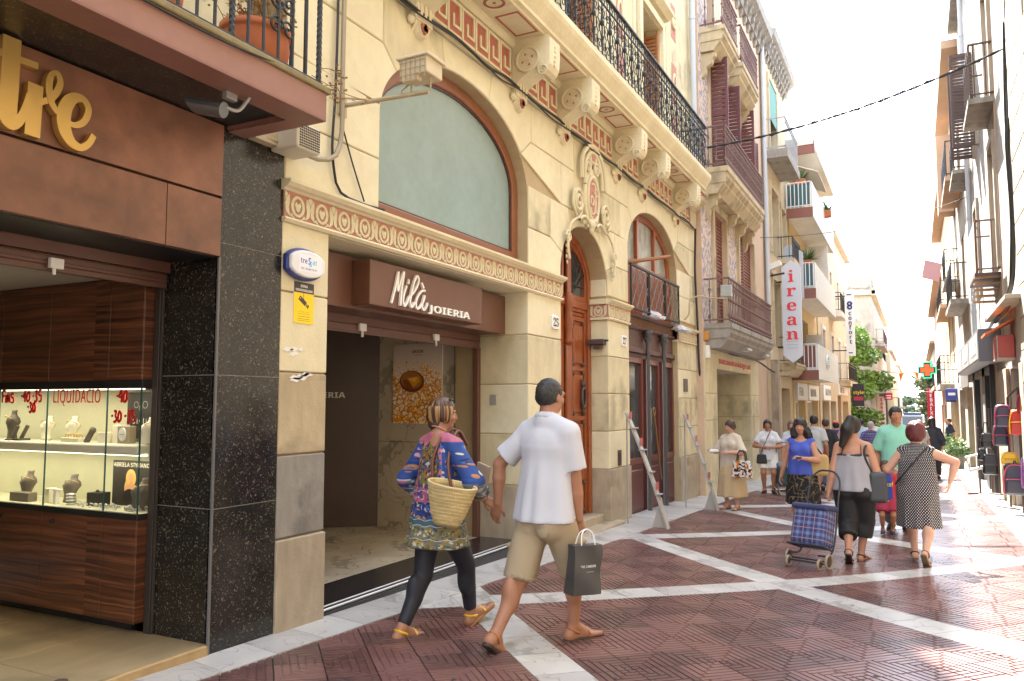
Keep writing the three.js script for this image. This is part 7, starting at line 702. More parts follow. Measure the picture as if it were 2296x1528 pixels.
const bags = [[1.24, 1.3, 15.0, 0.26, 0.36, 0.2, [0.035, 0.03, 0.06], [0.35, 0.05, 0.1], 'navy school bag with dark red piping, top of the hanging bags'], [1.42, 1.2, 14.9, 0.24, 0.4, 0.2, [0.55, 0.025, 0.02], [0.75, 0.45, 0.02], 'bright red and yellow school backpack hanging on the right'], [1.22, 0.98, 15.3, 0.24, 0.36, 0.2, [0.02, 0.025, 0.06], [0.3, 0.05, 0.06], 'dark blue backpack with pockets, left of the red and yellow one'], [1.52, 1.5, 14.8, 0.22, 0.3, 0.18, [0.4, 0.02, 0.03], [0.2, 0.02, 0.02], 'red bag at the top right of the hanging bags'], [1.3, 0.62, 15, 0.24, 0.2, 0.16, [0.72, 0.42, 0.02], [0.5, 0.3, 0.02], 'yellow bag in the middle of the hanging bags'], [1.36, 0.3, 14.9, 0.36, 0.5, 0.22, [0.03, 0.03, 0.05], [0.4, 0.05, 0.08], 'large dark trolley bag with red edges, lowest of the hanging bags'], [1.52, 0.42, 14.7, 0.22, 0.5, 0.2, [0.12, 0.1, 0.2], [0.3, 0.08, 0.3], 'violet bag at the lower right of the hanging bags']];
for (const [x, y, s, w, h, d, c, c2, l] of bags) { const o = thing('school_bag', l, 'bag', [x, y - h / 2, -s]); const b = lpart(o, 'bag_body', bagShape(w, h, d).translate(0, h / 2, 0), std(lin(...c), 0.5)); lpart(o, 'front_pocket', bagShape(w * 0.78, h * 0.45, d * 0.5).translate(-0.01, h * 0.28, d * 0.38), std(lin(...c.map((v) => v * 0.8 + 0.01)), 0.5)); lpart(o, 'piping', [tube([[-w * 0.46, h * 0.05, d * 0.42], [-w * 0.45, h * 0.6, d * 0.42], [-w * 0.25, h * 0.92, d * 0.34], [w * 0.25, h * 0.92, d * 0.34], [w * 0.45, h * 0.6, d * 0.42], [w * 0.46, h * 0.05, d * 0.42]], 0.012), tube([[-w * 0.4, h * 0.5, d * 0.6], [0, h * 0.52, d * 0.64], [w * 0.4, h * 0.5, d * 0.6]], 0.009)], std(lin(...c2), 0.5)); lpart(o, 'carry_loop', tube([[-0.03, h * 0.95, 0], [0, h * 1.08, 0], [0.03, h * 0.95, 0]], 0.01), std(lin(0.03, 0.03, 0.03), 0.6)); }
for (const [x, y, s, w, h, l] of [[1.2, 0.78, 18, 0.22, 0.3, 'shiny black handbag, uppermost on the rack before the dark shop front'], [1.24, 0.32, 18, 0.28, 0.4, 'large black handbag, lower on the rack before the dark shop front'], [1.12, 0.5, 18.2, 0.16, 0.24, 'small black handbag on the left of the rack']]) { const o = thing('black_handbag', l, 'handbag', [x, y - h / 2, -s]); lpart(o, 'bag_body', bagShape(w, h, 0.16).translate(0, h / 2, 0), phy(lin(0.008, 0.008, 0.01), 0.25)); lpart(o, 'flap', bagShape(w * 0.9, h * 0.5, 0.1).translate(0, h * 0.7, 0.05), phy(lin(0.012, 0.012, 0.014), 0.3)); lpart(o, 'bag_strap', tube([[-w * 0.35, h * 0.9, 0], [-0.02, h * 1.7, 0.02], [w * 0.35, h * 0.9, 0]], 0.01), M.black); }
{ const o = thing('bag_rack', 'thin dark rack that carries the hanging bags by the stone pilaster', 'rack', [1.4, -0.4, -15.6]), b = gy(1.4, 15.6); part(o, 'rack_pole', [rod([1.34, b, -15.6], [1.34, 1.6, -15.3], 0.018), rod([1.45, b, -14.9], [1.45, 1.75, -14.9], 0.018), rod([1.34, 1.6, -15.3], [1.45, 1.75, -14.9], 0.015), rod([1.38, b, -18], [1.38, 1.5, -18], 0.018)], M.ironBrown); part(o, 'rack_foot', [rod([1.15, b + 0.02, -15.7], [1.45, b + 0.02, -15.4], 0.015), rod([1.2, b, -18.1], [1.45, b, -17.9], 0.015)], M.ironBrown); }
// van far down the street
{ const s = 78, y = gy(0, s), o = thing('grey_van', 'grey van with a dark windscreen parked far down the street', 'van', [-0.35, y, -s]); lpart(o, 'van_body', [(() => { const g = new THREE.ExtrudeGeometry(shapeOf([[0, 0.3], [4.6, 0.3], [4.6, 2.25], [0.9, 2.25], [0.35, 1.3], [0, 1.15]]), { depth: 1.8, bevelEnabled: true, bevelSize: 0.05, bevelThickness: 0.05, bevelSegments: 2 }); g.rotateY(Math.PI / 2); return g.translate(-0.9, 0, 0); })()], std(lin(0.42, 0.44, 0.46), 0.35)); lpart(o, 'windscreen', (() => { const g = new THREE.BoxGeometry(1.55, 0.95, 0.03); g.rotateX(-0.5); return g.translate(0, 1.75, -0.52); })(), M.glassDark); for (const [x, z] of [[-0.85, -0.9], [0.85, -0.9], [-0.85, -3.7], [0.85, -3.7]]) lpart(o, 'wheel', new THREE.CylinderGeometry(0.34, 0.34, 0.22, 16).rotateZ(Math.PI / 2).translate(x, 0.34, z), M.black); for (const x of [-0.7, 0.7]) lpart(o, 'headlight', rbx(x - 0.15, x + 0.15, 0.85, 1.0, -0.06, 0.02, 0.02), M.whitePaint); lpart(o, 'roof_load', rbx(-0.7, 0.7, 2.3, 2.5, 1.4, 3.8, 0.02), std(lin(0.05, 0.1, 0.2), 0.5)); }
// ------------------------------------------------------------------ people: distance fields of tapered capsules and ellipsoids, meshed with surface nets
const sub3 = (a, b) => [a[0] - b[0], a[1] - b[1], a[2] - b[2]], add3 = (a, b, k = 1) => [a[0] + b[0] * k, a[1] + b[1] * k, a[2] + b[2] * k], dot3 = (a, b) => a[0] * b[0] + a[1] * b[1] + a[2] * b[2], len3 = (a) => Math.hypot(a[0], a[1], a[2]), nrm3 = (a) => { const l = len3(a) || 1; return [a[0] / l, a[1] / l, a[2] / l]; }, crs3 = (a, b) => [a[1] * b[2] - a[2] * b[1], a[2] * b[0] - a[0] * b[2], a[0] * b[1] - a[1] * b[0]], mix3 = (a, b, t) => [lerp(a[0], b[0], t), lerp(a[1], b[1], t), lerp(a[2], b[2], t)];
const cap = (a, b, ra, rb = ra, k = 0.02, clip) => ({ t: 0, a, b, ra, rb, k, clip, d: sub3(b, a), c: mix3(a, b, 0.5), R: len3(sub3(b, a)) / 2 + Math.max(ra, rb) });
const ell = (c, r, k = 0.02, clip, rot) => ({ t: 1, c, r, k, clip, R: Math.max(...r), m: Math.min(...r), rot: rot && { c: Math.cos(rot), s: Math.sin(rot) } });   // rot: tilt about x
// skirt-like cone between two heights: rows [y, rx, rz, cx, cz]
const cone = (rows, k = 0.01, waves = 0, amp = 0) => { const y0 = rows[0][0], y1 = rows[rows.length - 1][0], c = [rows[0][3] || 0, (y0 + y1) / 2, rows[0][4] || 0]; return { t: 2, rows, k, waves, amp, c, y0, y1, R: Math.hypot((y1 - y0) / 2, Math.max(...rows.flatMap((r) => [r[1], r[2]]))) + 0.06 }; };
function pd(p, x, y, z) {
  let d;
  if (p.t === 0) { const px = x - p.a[0], py = y - p.a[1], pz = z - p.a[2], l = p.d[0] * p.d[0] + p.d[1] * p.d[1] + p.d[2] * p.d[2] || 1e-9, h = clamp((px * p.d[0] + py * p.d[1] + pz * p.d[2]) / l); d = Math.hypot(px - p.d[0] * h, py - p.d[1] * h, pz - p.d[2] * h) - lerp(p.ra, p.rb, h); }
  else if (p.t === 1) { let px = x - p.c[0], py = y - p.c[1], pz = z - p.c[2]; if (p.rot) { const q = py * p.rot.c - pz * p.rot.s; pz = py * p.rot.s + pz * p.rot.c; py = q; } const k0 = Math.hypot(px / p.r[0], py / p.r[1], pz / p.r[2]), k1 = Math.hypot(px / (p.r[0] * p.r[0]), py / (p.r[1] * p.r[1]), pz / (p.r[2] * p.r[2])); d = k1 > 1e-9 ? k0 * (k0 - 1) / k1 : -p.m; }
  else { const yy = clamp(y, p.y0, p.y1); let i = 0; while (i < p.rows.length - 2 && yy > p.rows[i + 1][0]) i++; const A = p.rows[i], B = p.rows[i + 1], t = (yy - A[0]) / (B[0] - A[0]), rx = lerp(A[1], B[1], t), rz = lerp(A[2], B[2], t), dx = x - lerp(A[3] || 0, B[3] || 0, t), dz = z - lerp(A[4] || 0, B[4] || 0, t), an = Math.atan2(dx, dz), w = p.amp * (1 - (yy - p.y0) / (p.y1 - p.y0)) * Math.cos(an * p.waves + 1.3 * Math.sin(an * 2)); const q = Math.hypot(dx / rx, dz / rz); d = (q - 1) * Math.min(rx, rz) - w; d = Math.max(d, p.y0 - y, y - p.y1); }
  if (p.clip) for (const [q, n] of p.clip) d = Math.max(d, (x - q[0]) * n[0] + (y - q[1]) * n[1] + (z - q[2]) * n[2]);
  return d;
}
function mesh(prims, cell, { grow = 0, clips = [], cuts = [], fold = 0, seed = 0, foldF = [9, 3, 9] } = {}) {
  const lo = [1e9, 1e9, 1e9], hi = [-1e9, -1e9, -1e9]; for (const p of prims) for (let i = 0; i < 3; i++) { lo[i] = Math.min(lo[i], p.c[i] - p.R - grow - 3 * cell); hi[i] = Math.max(hi[i], p.c[i] + p.R + grow + 3 * cell); }
  const n = [0, 1, 2].map((i) => Math.ceil((hi[i] - lo[i]) / cell) + 1), [nx, ny, nz] = n, F = new Float32Array(nx * ny * nz).fill(1), BS = 8;
  for (let bz = 0; bz < nz; bz += BS) for (let by = 0; by < ny; by += BS) for (let b0 = 0; b0 < nx; b0 += BS) {
    const h = BS * cell / 2, c = [lo[0] + b0 * cell + h, lo[1] + by * cell + h, lo[2] + bz * cell + h], hr = h * 1.75, L = [];
    for (const p of prims) if (Math.hypot(c[0] - p.c[0], c[1] - p.c[1], c[2] - p.c[2]) < p.R + hr + grow + 0.05 + 2 * cell) L.push(p);
    if (!L.length) continue;
    for (let k = bz; k < Math.min(nz, bz + BS); k++) for (let j = by; j < Math.min(ny, by + BS); j++) for (let i = b0; i < Math.min(nx, b0 + BS); i++) {
      const x = lo[0] + i * cell, y = lo[1] + j * cell, z = lo[2] + k * cell; let d = 1;
      for (const p of L) { const e = pd(p, x, y, z); if (p.k > 0 && d < 1) { const q = Math.max(p.k - Math.abs(d - e), 0) / p.k; d = Math.min(d, e) - q * q * p.k * 0.25; } else d = Math.min(d, e); }
      d -= grow; if (fold && d < 0.06 && d > -0.06) d -= fold * (noise3(x * foldF[0] + seed, y * foldF[1], z * foldF[2]) + 0.5 * noise3(x * foldF[0] * 2.3 + seed, y * foldF[1] * 2, z * foldF[2] * 2.3 + 7) - 0.75);
      for (const [q, m] of clips) d = Math.max(d, (x - q[0]) * m[0] + (y - q[1]) * m[1] + (z - q[2]) * m[2]); for (const p of cuts) d = Math.max(d, -pd(p, x, y, z));
      F[(k * ny + j) * nx + i] = d;
    }
  }
  const id = new Int32Array(nx * ny * nz).fill(-1), P = [], I = [], at = (i, j, k) => (k * ny + j) * nx + i;
  for (let k = 0; k < nz - 1; k++) for (let j = 0; j < ny - 1; j++) for (let i = 0; i < nx - 1; i++) {
    const o = at(i, j, k), v = [F[o], F[o + 1], F[o + nx], F[o + nx + 1], F[o + nx * ny], F[o + nx * ny + 1], F[o + nx * ny + nx], F[o + nx * ny + nx + 1]]; let m = 0; for (let q = 0; q < 8; q++) if (v[q] < 0) m |= 1 << q; if (m === 0 || m === 255) continue;
    let cx = 0, cy = 0, cz = 0, c = 0; const e = (a, b) => { if ((v[a] < 0) !== (v[b] < 0)) { const t = v[a] / (v[a] - v[b]); cx += lerp(a & 1, b & 1, t); cy += lerp((a >> 1) & 1, (b >> 1) & 1, t); cz += lerp(a >> 2, b >> 2, t); c++; } };
    e(0, 1); e(2, 3); e(4, 5); e(6, 7); e(0, 2); e(1, 3); e(4, 6); e(5, 7); e(0, 4); e(1, 5); e(2, 6); e(3, 7);
    id[o] = P.length / 3; P.push(lo[0] + (i + cx / c) * cell, lo[1] + (j + cy / c) * cell, lo[2] + (k + cz / c) * cell);
  }
  const quad = (a, b, c, d, f) => { if (a < 0 || b < 0 || c < 0 || d < 0) return; f ? I.push(a, b, c, a, c, d) : I.push(a, c, b, a, d, c); };
  for (let k = 1; k < nz - 1; k++) for (let j = 1; j < ny - 1; j++) for (let i = 1; i < nx - 1; i++) { const o = at(i, j, k), s = F[o] < 0;
    if (s !== F[o + 1] < 0) quad(id[o], id[o - nx], id[o - nx - nx * ny], id[o - nx * ny], !s); if (s !== F[o + nx] < 0) quad(id[o], id[o - nx * ny], id[o - nx * ny - 1], id[o - 1], !s); if (s !== F[o + nx * ny] < 0) quad(id[o], id[o - 1], id[o - 1 - nx], id[o - nx], !s); }
  const g = new THREE.BufferGeometry(); g.setAttribute('position', new THREE.Float32BufferAttribute(P, 3)); g.setIndex(I); g.computeVertexNormals(); return g;
}
// wrap-around texture coordinates about the vertical axis, seam at the front (or at the back when seamBack)
function wrapUV(g, y0, y1, uRep = 1, vRep = 1, seamBack = false, cx = 0, cz = 0) { const q = g.toNonIndexed(), p = q.attributes.position, uv = new Float32Array(p.count * 2); for (let t = 0; t < p.count; t += 3) { const a = [0, 1, 2].map((k) => Math.atan2(p.getX(t + k) - cx, (seamBack ? 1 : -1) * (p.getZ(t + k) - cz)) / (2 * Math.PI) + 0.5); const m = Math.max(...a); for (let k = 0; k < 3; k++) { if (m - a[k] > 0.5) a[k] += 1; uv[(t + k) * 2] = a[k] * uRep; uv[(t + k) * 2 + 1] = (p.getY(t + k) - y0) / (y1 - y0) * vRep; } } q.setAttribute('uv', new THREE.BufferAttribute(uv, 2)); return q; }
function ik(a, t, l1, l2, hint) { const d = sub3(t, a), D = Math.min(len3(d), (l1 + l2) * 0.999), u = nrm3(d), x = (l1 * l1 - l2 * l2 + D * D) / (2 * D), h = Math.sqrt(Math.max(0, l1 * l1 - x * x)); let v = add3(hint, u, -dot3(hint, u)); v = nrm3(v); return [add3(add3(a, u, x), v, h), add3(a, u, D)]; }
function handPrims(w, dir, palm, k = 1, curl = 0.5, thumbSide = 1) {
  const f = nrm3(dir), n = nrm3(add3(palm, f, -dot3(palm, f))), s = crs3(n, f).map((v) => v * thumbSide), out = [], r = 0.0095 * k; // s points to the thumb side
  [[0.03, 0.088, 0.92], [0.01, 0.093, 1], [-0.011, 0.089, 0.94], [-0.03, 0.08, 0.76]].forEach(([o, l, q], i) => { const kn = add3(add3(w, f, l * k), s, o * k); out.push(cap(add3(w, s, o * 0.5 * k), kn, 0.014 * k, 0.0105 * k, 0.012 * k)); let p = kn, a = 0; for (const [L, b] of [[0.043, curl * 0.8], [0.027, curl * 1.1], [0.021, curl * 0.7]]) { a += b + 0.06 * i * curl; const e = add3(add3(p, f, Math.cos(a) * L * q * k), n, Math.sin(a) * L * q * k); out.push(cap(p, e, r, r * 0.9, 0.003)); p = e; } });
  const tb = add3(add3(w, f, 0.025 * k), s, 0.02 * k), t1 = add3(add3(add3(tb, f, 0.03 * k), s, 0.03 * k), n, 0.012 * k), t2 = add3(add3(add3(t1, f, 0.03 * k), s, 0.008 * k), n, 0.014 * k); out.push(cap(tb, t1, 0.013 * k, 0.0105 * k, 0.01), cap(t1, t2, 0.0105 * k, 0.009 * k, 0.004)); return out;
}
const SKIN = { mid: std(lin(0.42, 0.205, 0.125), 0.5), tan: std(lin(0.34, 0.155, 0.085), 0.5), fair: std(lin(0.52, 0.29, 0.20), 0.5) };
// Local frame: the person faces +z, their left is +x, y is up, the feet stand at y = 0.
function person(label, o) {
  const { x, s, turn, H, g = 1, male = false, skin = SKIN.mid, fine = false, lean = 0.02, group } = o, y = o.y ?? gy(x, s), grp = thing('person', label, 'person', [x, y, -s], group); grp.rotation.y = turn;
  const cs = Math.cos(turn), sn = Math.sin(turn), loc = ([X, Y, Z]) => { const dx = X - x, dz = Z + s; return [dx * cs - dz * sn, Y - y, dx * sn + dz * cs]; };
  const J = {}, T = (p) => (o.world ? loc(p) : p), hipY = (o.hip ?? 0.515) * H, sw = (male ? 0.102 : 0.093) * H * (o.sw ?? 1), L = (yy) => lean * (yy - 0.5 * H) / (0.3 * H) * 0.1 * H / 0.17;
  J.pel = [0, hipY, 0]; J.chest = [0, 0.735 * H, L(0.735 * H)]; J.neck = [0, 0.84 * H, L(0.84 * H) - 0.012 * H]; J.head = [0, 0.93 * H, L(0.93 * H) + 0.008 * H];
  const twist = o.twist ?? 0;
  for (const e of [1, -1]) { const S = e > 0 ? 'L' : 'R', hp = [e * 0.05 * H * Math.sqrt(g), hipY, 0], an = o['an' + S] ? T(o['an' + S]) : [e * 0.06 * H, 0.048 * H, 0]; const [kn, ae] = ik(hp, an, 0.245 * H * (o.lk ?? 1), 0.245 * H * (o.lk ?? 1), [e * 0.15, 0, 1]); J['hip' + S] = hp; J['kn' + S] = kn; J['an' + S] = ae;
    const sh = [e * sw * Math.cos(twist), 0.788 * H + (o['sh' + S] ?? 0), L(0.81 * H) - e * sw * Math.sin(twist)], ha = o['ha' + S] ? T(o['ha' + S]) : [e * (sw + 0.045 * H), 0.49 * H, 0.03 * H]; const [el, w] = ik(sh, ha, 0.172 * H, 0.15 * H, o['hint' + S] || [e * 0.5, -0.1, -1]); J['sh' + S] = sh; J['el' + S] = el; J['wr' + S] = w; const ft = o['ft' + S] || {}; const yaw = (ft.yaw ?? 0.15) * e, pt = ft.pitch ?? 0; J['ftd' + S] = [Math.sin(yaw) * Math.cos(pt), Math.sin(pt), Math.cos(yaw) * Math.cos(pt)]; }
  const b = []; const K = 0.03;
  const tz = (f, yy) => L(yy * H) + f * H;
  const torso = [ell([0, hipY + 0.015 * H, 0], [0.094 * H * g, 0.075 * H, 0.068 * H * g], K), ell([0.04 * H * g, hipY - 0.01 * H, -0.026 * H * g], [0.058 * H * g, 0.062 * H, 0.055 * H * g], K), ell([-0.04 * H * g, hipY - 0.01 * H, -0.026 * H * g], [0.058 * H * g, 0.062 * H, 0.055 * H * g], K), ell([0, 0.63 * H, tz(0.006 + 0.015 * (g - 1) * 3, 0.63)], [(male ? 0.086 : 0.078) * H * g, 0.09 * H, (0.056 + 0.02 * (g - 1)) * H * g], 0.04), ell([0, 0.735 * H, tz(0, 0.735)], [(male ? 0.1 : 0.087) * H * Math.sqrt(g), 0.09 * H, 0.066 * H * Math.sqrt(g)], 0.04), cap(add3(J.shL, [-0.02 * H, -0.005 * H, 0]), add3(J.shR, [0.02 * H, -0.005 * H, 0]), 0.031 * H, 0.031 * H, 0.035), ...['L', 'R'].map((S) => cap([0, 0.835 * H, J.neck[2]], add3(J['sh' + S], [0, 0.012 * H, 0]), 0.03 * H, 0.024 * H, 0.03))];
  if (!male && !o.child) for (const e of [1, -1]) torso.push(ell([e * 0.043 * H, 0.725 * H, tz(0.055 * Math.sqrt(g), 0.725)], [0.034 * H * g, 0.036 * H * g, 0.027 * H * g], 0.03));
  const neck = [cap(add3(J.neck, [0, -0.03 * H, 0]), add3(J.head, [0, -0.045 * H, -0.012 * H]), 0.04 * H, (male ? 0.034 : 0.029) * H, 0.03)];
  const legs = [], arms = [];
  for (const S of ['L', 'R']) { legs.push(cap(J['hip' + S], J['kn' + S], 0.056 * H * g, 0.037 * H * Math.sqrt(g), 0.025), cap(J['kn' + S], J['an' + S], 0.034 * H * Math.sqrt(g), 0.0215 * H, 0.02), ell(add3(mix3(J['kn' + S], J['an' + S], 0.3), [0, 0, -0.012 * H]), [0.034 * H * Math.sqrt(g), 0.07 * H, 0.034 * H * Math.sqrt(g)], 0.02)); arms.push(cap(J['sh' + S], J['el' + S], 0.033 * H * Math.sqrt(g), 0.025 * H * Math.sqrt(g), 0.02), cap(J['el' + S], mix3(J['el' + S], J['wr' + S], 0.35), 0.0245 * H * Math.sqrt(g), 0.026 * H * Math.sqrt(g), 0.012), cap(mix3(J['el' + S], J['wr' + S], 0.35), J['wr' + S], 0.026 * H * Math.sqrt(g), 0.0165 * H, 0.01)); }
  const feet = []; for (const S of ['L', 'R']) { const a = J['an' + S], d = J['ftd' + S], up = nrm3(crs3(d, crs3([0, 1, 0], d))), fl = 0.15 * H, hl = add3(add3(a, d, -0.022 * H), up, -0.028 * H), ball_ = add3(add3(hl, d, fl * 0.62), up, -0.006 * H), toe = add3(ball_, d, fl * 0.3); J['heel' + S] = hl; J['toe' + S] = toe; J['up' + S] = up; feet.push(cap(add3(a, up, 0.01 * H), hl, 0.022 * H, 0.021 * H, 0.02), cap(add3(a, d, 0.012 * H), ball_, 0.022 * H, 0.017 * H, 0.02), cap(hl, ball_, 0.02 * H, 0.017 * H, 0.02)); const sd = crs3(up, d); for (let i = 0; i < 5; i++) { const e = (S === 'L' ? -1 : 1), off = (i - 2) * 0.0095 * H * e; feet.push(cap(add3(ball_, sd, off * 0.9), add3(add3(toe, sd, off * 1.15), d, -0.004 * H * i), 0.011 * H, (i ? 0.0072 : 0.0095) * H, 0.008)); } }
  const hd = J.head, yaw = o.headYaw ?? 0, pit = o.headPitch ?? 0, cy = Math.cos(yaw), sy = Math.sin(yaw), HH = H * (o.headK ?? 1) * (H < 1.2 ? 1.28 : 1), hp = (u, v, w) => { const v2 = v * Math.cos(pit) - w * Math.sin(pit), w2 = v * Math.sin(pit) + w * Math.cos(pit); return [hd[0] + (u * cy + w2 * sy) * HH, hd[1] + v2 * HH, hd[2] + (-u * sy + w2 * cy) * HH]; };
  const head = [ell(hp(0, 0.012, -0.008), [0.045 * HH, 0.053 * HH, 0.055 * HH], 0.02), ell(hp(0, -0.018, 0.014), [0.037 * HH, 0.045 * HH, 0.039 * HH], 0.03), ell(hp(0, -0.05, 0.027), [0.019 * HH, 0.014 * HH, 0.015 * HH], 0.02), cap(hp(0, 0.004, 0.05), hp(0, -0.018, 0.057), 0.005 * HH, 0.0075 * HH, 0.01), ell(hp(0.044, -0.008, -0.004), [0.006 * HH, 0.018 * HH, 0.011 * HH], 0.004), ell(hp(-0.044, -0.008, -0.004), [0.006 * HH, 0.018 * HH, 0.011 * HH], 0.004), cap(hp(0.012, -0.034, 0.047), hp(-0.012, -0.034, 0.047), 0.0055 * HH, 0.0055 * HH, 0.006), cap(hp(0.026, 0.012, 0.041), hp(-0.026, 0.012, 0.041), 0.008 * HH, 0.008 * HH, 0.012), ell(hp(0.024, -0.016, 0.034), [0.013 * HH, 0.012 * HH, 0.012 * HH], 0.014), ell(hp(-0.024, -0.016, 0.034), [0.013 * HH, 0.012 * HH, 0.012 * HH], 0.014), ...neck];
  const hands = (S) => { const e = S === 'L' ? 1 : -1, w = J['wr' + S], d = o['hd' + S] || nrm3(sub3(w, J['el' + S])); return handPrims(w, d, o['palm' + S] || [-e, 0, 0.25], H / 1.75 * (male ? 1.02 : 0.9), o['curl' + S] ?? 0.45, o['thumb' + S] ?? -1 * e * (o['palm' + S] ? 1 : 1) * 1); };
  const c0 = fine ? 0.011 : 0.016, c1 = fine ? 0.0042 : 0.009;
  const list = [mesh([...torso, ...neck, ...legs, ...arms, ...(fine ? [] : feet)], c0), mesh(head, fine ? 0.0045 : 0.0075), mesh([...hands('L'), cap(J.wrL, mix3(J.wrL, J.elL, 0.25), 0.0165 * H, 0.019 * H, 0.01)], c1), mesh([...hands('R'), cap(J.wrR, mix3(J.wrR, J.elR, 0.25), 0.0165 * H, 0.019 * H, 0.01)], c1)]; if (fine) list.push(mesh([...feet, ...['L', 'R'].map((S) => cap(J['an' + S], mix3(J['an' + S], J['kn' + S], 0.2), 0.0215 * H, 0.023 * H, 0.01))], 0.006));
  const body = lpart(grp, 'body', list.map((q) => { q.setAttribute('uv', new THREE.BufferAttribute(new Float32Array(q.attributes.position.count * 2), 2)); return q; }), skin);
  const eyes = [-1, 1].flatMap((e) => [ball(...hp(e * 0.0175, 0.002, 0.0405), 0.0078 * HH, 1.25, 0.8, 0.8, 8)]), iris = [-1, 1].map((e) => ball(...hp(e * 0.0175, 0.002, 0.0468), 0.0036 * HH, 1, 1, 0.6, 6)), brow = [-1, 1].map((e) => rod(hp(e * 0.008, 0.0165, 0.05), hp(e * 0.028, 0.0175, 0.042), 0.0024 * HH, 0.0018 * HH, 5));
  lpart(grp, 'eyes', eyes, M.whitePaint); lpart(grp, 'irises', iris, M.black); lpart(grp, 'eyebrows', brow, o.hairMat || M.black); lpart(grp, 'lips', [rod(hp(-0.011, -0.0335, 0.0525), hp(0.011, -0.0335, 0.0525), 0.003 * HH, 0.003 * HH, 6)], std(lin(0.36, 0.10, 0.085), 0.5));
  const C = { grp, J, H, HH, g, o, torso, neck, legs, arms, feet, head, hp, body, L, fine };
  C.cloth = (name, prims, mat, opt = {}, uv) => { let q = mesh(prims, opt.cell || (fine ? 0.012 : 0.018), opt); q = uv ? wrapUV(q, ...uv) : uvBox(q.toNonIndexed()); if (!uv) { q.deleteAttribute('normal'); q = mergeVertices(q, 1e-5); q.computeVertexNormals(); } return lpart(grp, name, q, mat, opt.label); };
  C.armClip = (S, t) => { const a = J['sh' + S], m = J['el' + S], w = J['wr' + S]; return t <= 1 ? [mix3(a, m, t), nrm3(sub3(m, a))] : [mix3(m, w, t - 1), nrm3(sub3(w, m))]; };
  // a top: torso, sleeves to t (0..1 upper arm, 1..2 forearm), hem height, neckline radius
  C.top = (name, mat, { t = 0.6, hem = 0.5, grow = 0.014, neckR = 0.05, neckY = 0.865, flare = 0.02, uv, fold = 0.008, sl = 0.012, drop = 0, extra = [], cuts = [], topY = null, cell, foldF }) => {
    const P = torso.map((p) => ({ ...p })); P.push(cone([[hem * H, 0.098 * H * g + flare, 0.078 * H * g + flare, 0, -0.004 * H], [0.6 * H, 0.09 * H * g + flare * 0.4, 0.07 * H * g + flare * 0.4, 0, 0.002 * H], [0.72 * H, 0.085 * H * g, 0.06 * H * g, 0, L(0.72 * H)]], 0.03, 7, flare * 0.35)); if (t > 0) for (const S of ['L', 'R']) { const cl = [C.armClip(S, t)]; P.push(cap(J['sh' + S], J['el' + S], 0.027 * H + sl * 0.3, 0.028 * H + sl * 1.3, 0.03, t <= 1 ? cl : undefined)); if (t > 1) P.push(cap(J['el' + S], J['wr' + S], 0.027 * H + sl * 1.3, 0.02 * H + sl * 2, 0.02, cl)); }
    return C.cloth(name, [...P, ...extra], mat, { grow, fold, seed: s * 3, clips: [[[0, hem * H, 0], [0, -1, 0]], ...(topY ? [[[0, topY * H, 0], [0, 1, 0]]] : [])], cuts: [ell([0, neckY * H + 0.02 * H, J.neck[2] + 0.012 * H], [neckR * H, 0.045 * H + drop, neckR * H * 0.95], 0), ...cuts], cell, foldF }, uv); };
  C.pants = (name, mat, { t = 1.5, waist = 0.58, grow = 0.012, r0 = 0.062, r1 = 0.05, r2 = 0.04, fold = 0.006, uv }) => { const P = torso.slice(0, 3).map((p) => ({ ...p })); P.push(ell([0, 0.585 * H, 0], [0.09 * H * g, 0.05 * H, 0.066 * H * g], 0.03)); for (const S of ['L', 'R']) { const a = J['hip' + S], k = J['kn' + S], n = J['an' + S], cl = [t <= 1 ? [mix3(a, k, t), nrm3(sub3(k, a))] : [mix3(k, n, t - 1), nrm3(sub3(n, k))]]; P.push(cap(a, k, r0 * H * g, r1 * H * Math.sqrt(g), 0.02, t <= 1 ? cl : undefined)); if (t > 1) P.push(cap(k, n, r1 * H * Math.sqrt(g), r2 * H, 0.015, cl), ell(add3(mix3(k, n, 0.3), [0, 0, -0.01 * H]), [r1 * H * 0.9, 0.07 * H, r1 * H * 0.9], 0.015, cl)); } return C.cloth(name, P, mat, { grow, fold, seed: s, clips: [[[0, waist * H, 0], [0, 1, 0]]] }, uv); };
  C.skirt = (name, mat, rows, { waves = 9, amp = 0.01, grow = 0.004, uv, fold = 0.004 } = {}) => C.cloth(name, [cone(rows.map(([yy, rx, rz, cx, cz]) => [yy * H, rx * H, rz * H, (cx || 0) * H, (cz || 0) * H]), 0, waves, amp)], mat, { grow, fold, seed: s }, uv);
  C.hair = (name, mat, { back = 0, side = 0, fringe = 0.03, vol = 0.007, extra = [], cut = true, tex = 0.004, ff = [40, 12, 40] } = {}) => { const P = [ell(hp(0, 0.014, -0.011), [0.046 * HH + vol, 0.054 * HH + vol, 0.0555 * HH + vol], 0.015), ell(hp(0, -0.012 - back * 0.5, -0.026), [0.04 * HH + vol, (0.036 + back) * HH, 0.034 * HH + vol], 0.02), ...extra]; if (side) for (const e of [1, -1]) P.push(cap(hp(e * 0.04, 0.02, -0.005), hp(e * 0.043, -side, -0.006), 0.016 * HH, 0.013 * HH, 0.02)); return C.cloth(name, P, mat, { cell: fine ? 0.006 : 0.009, fold: tex, foldF: ff, cuts: cut ? [ell(hp(0, -0.022 - fringe * 0.0, 0.062), [0.043 * HH, 0.048 * HH, 0.05 * HH], 0)] : [] }); };
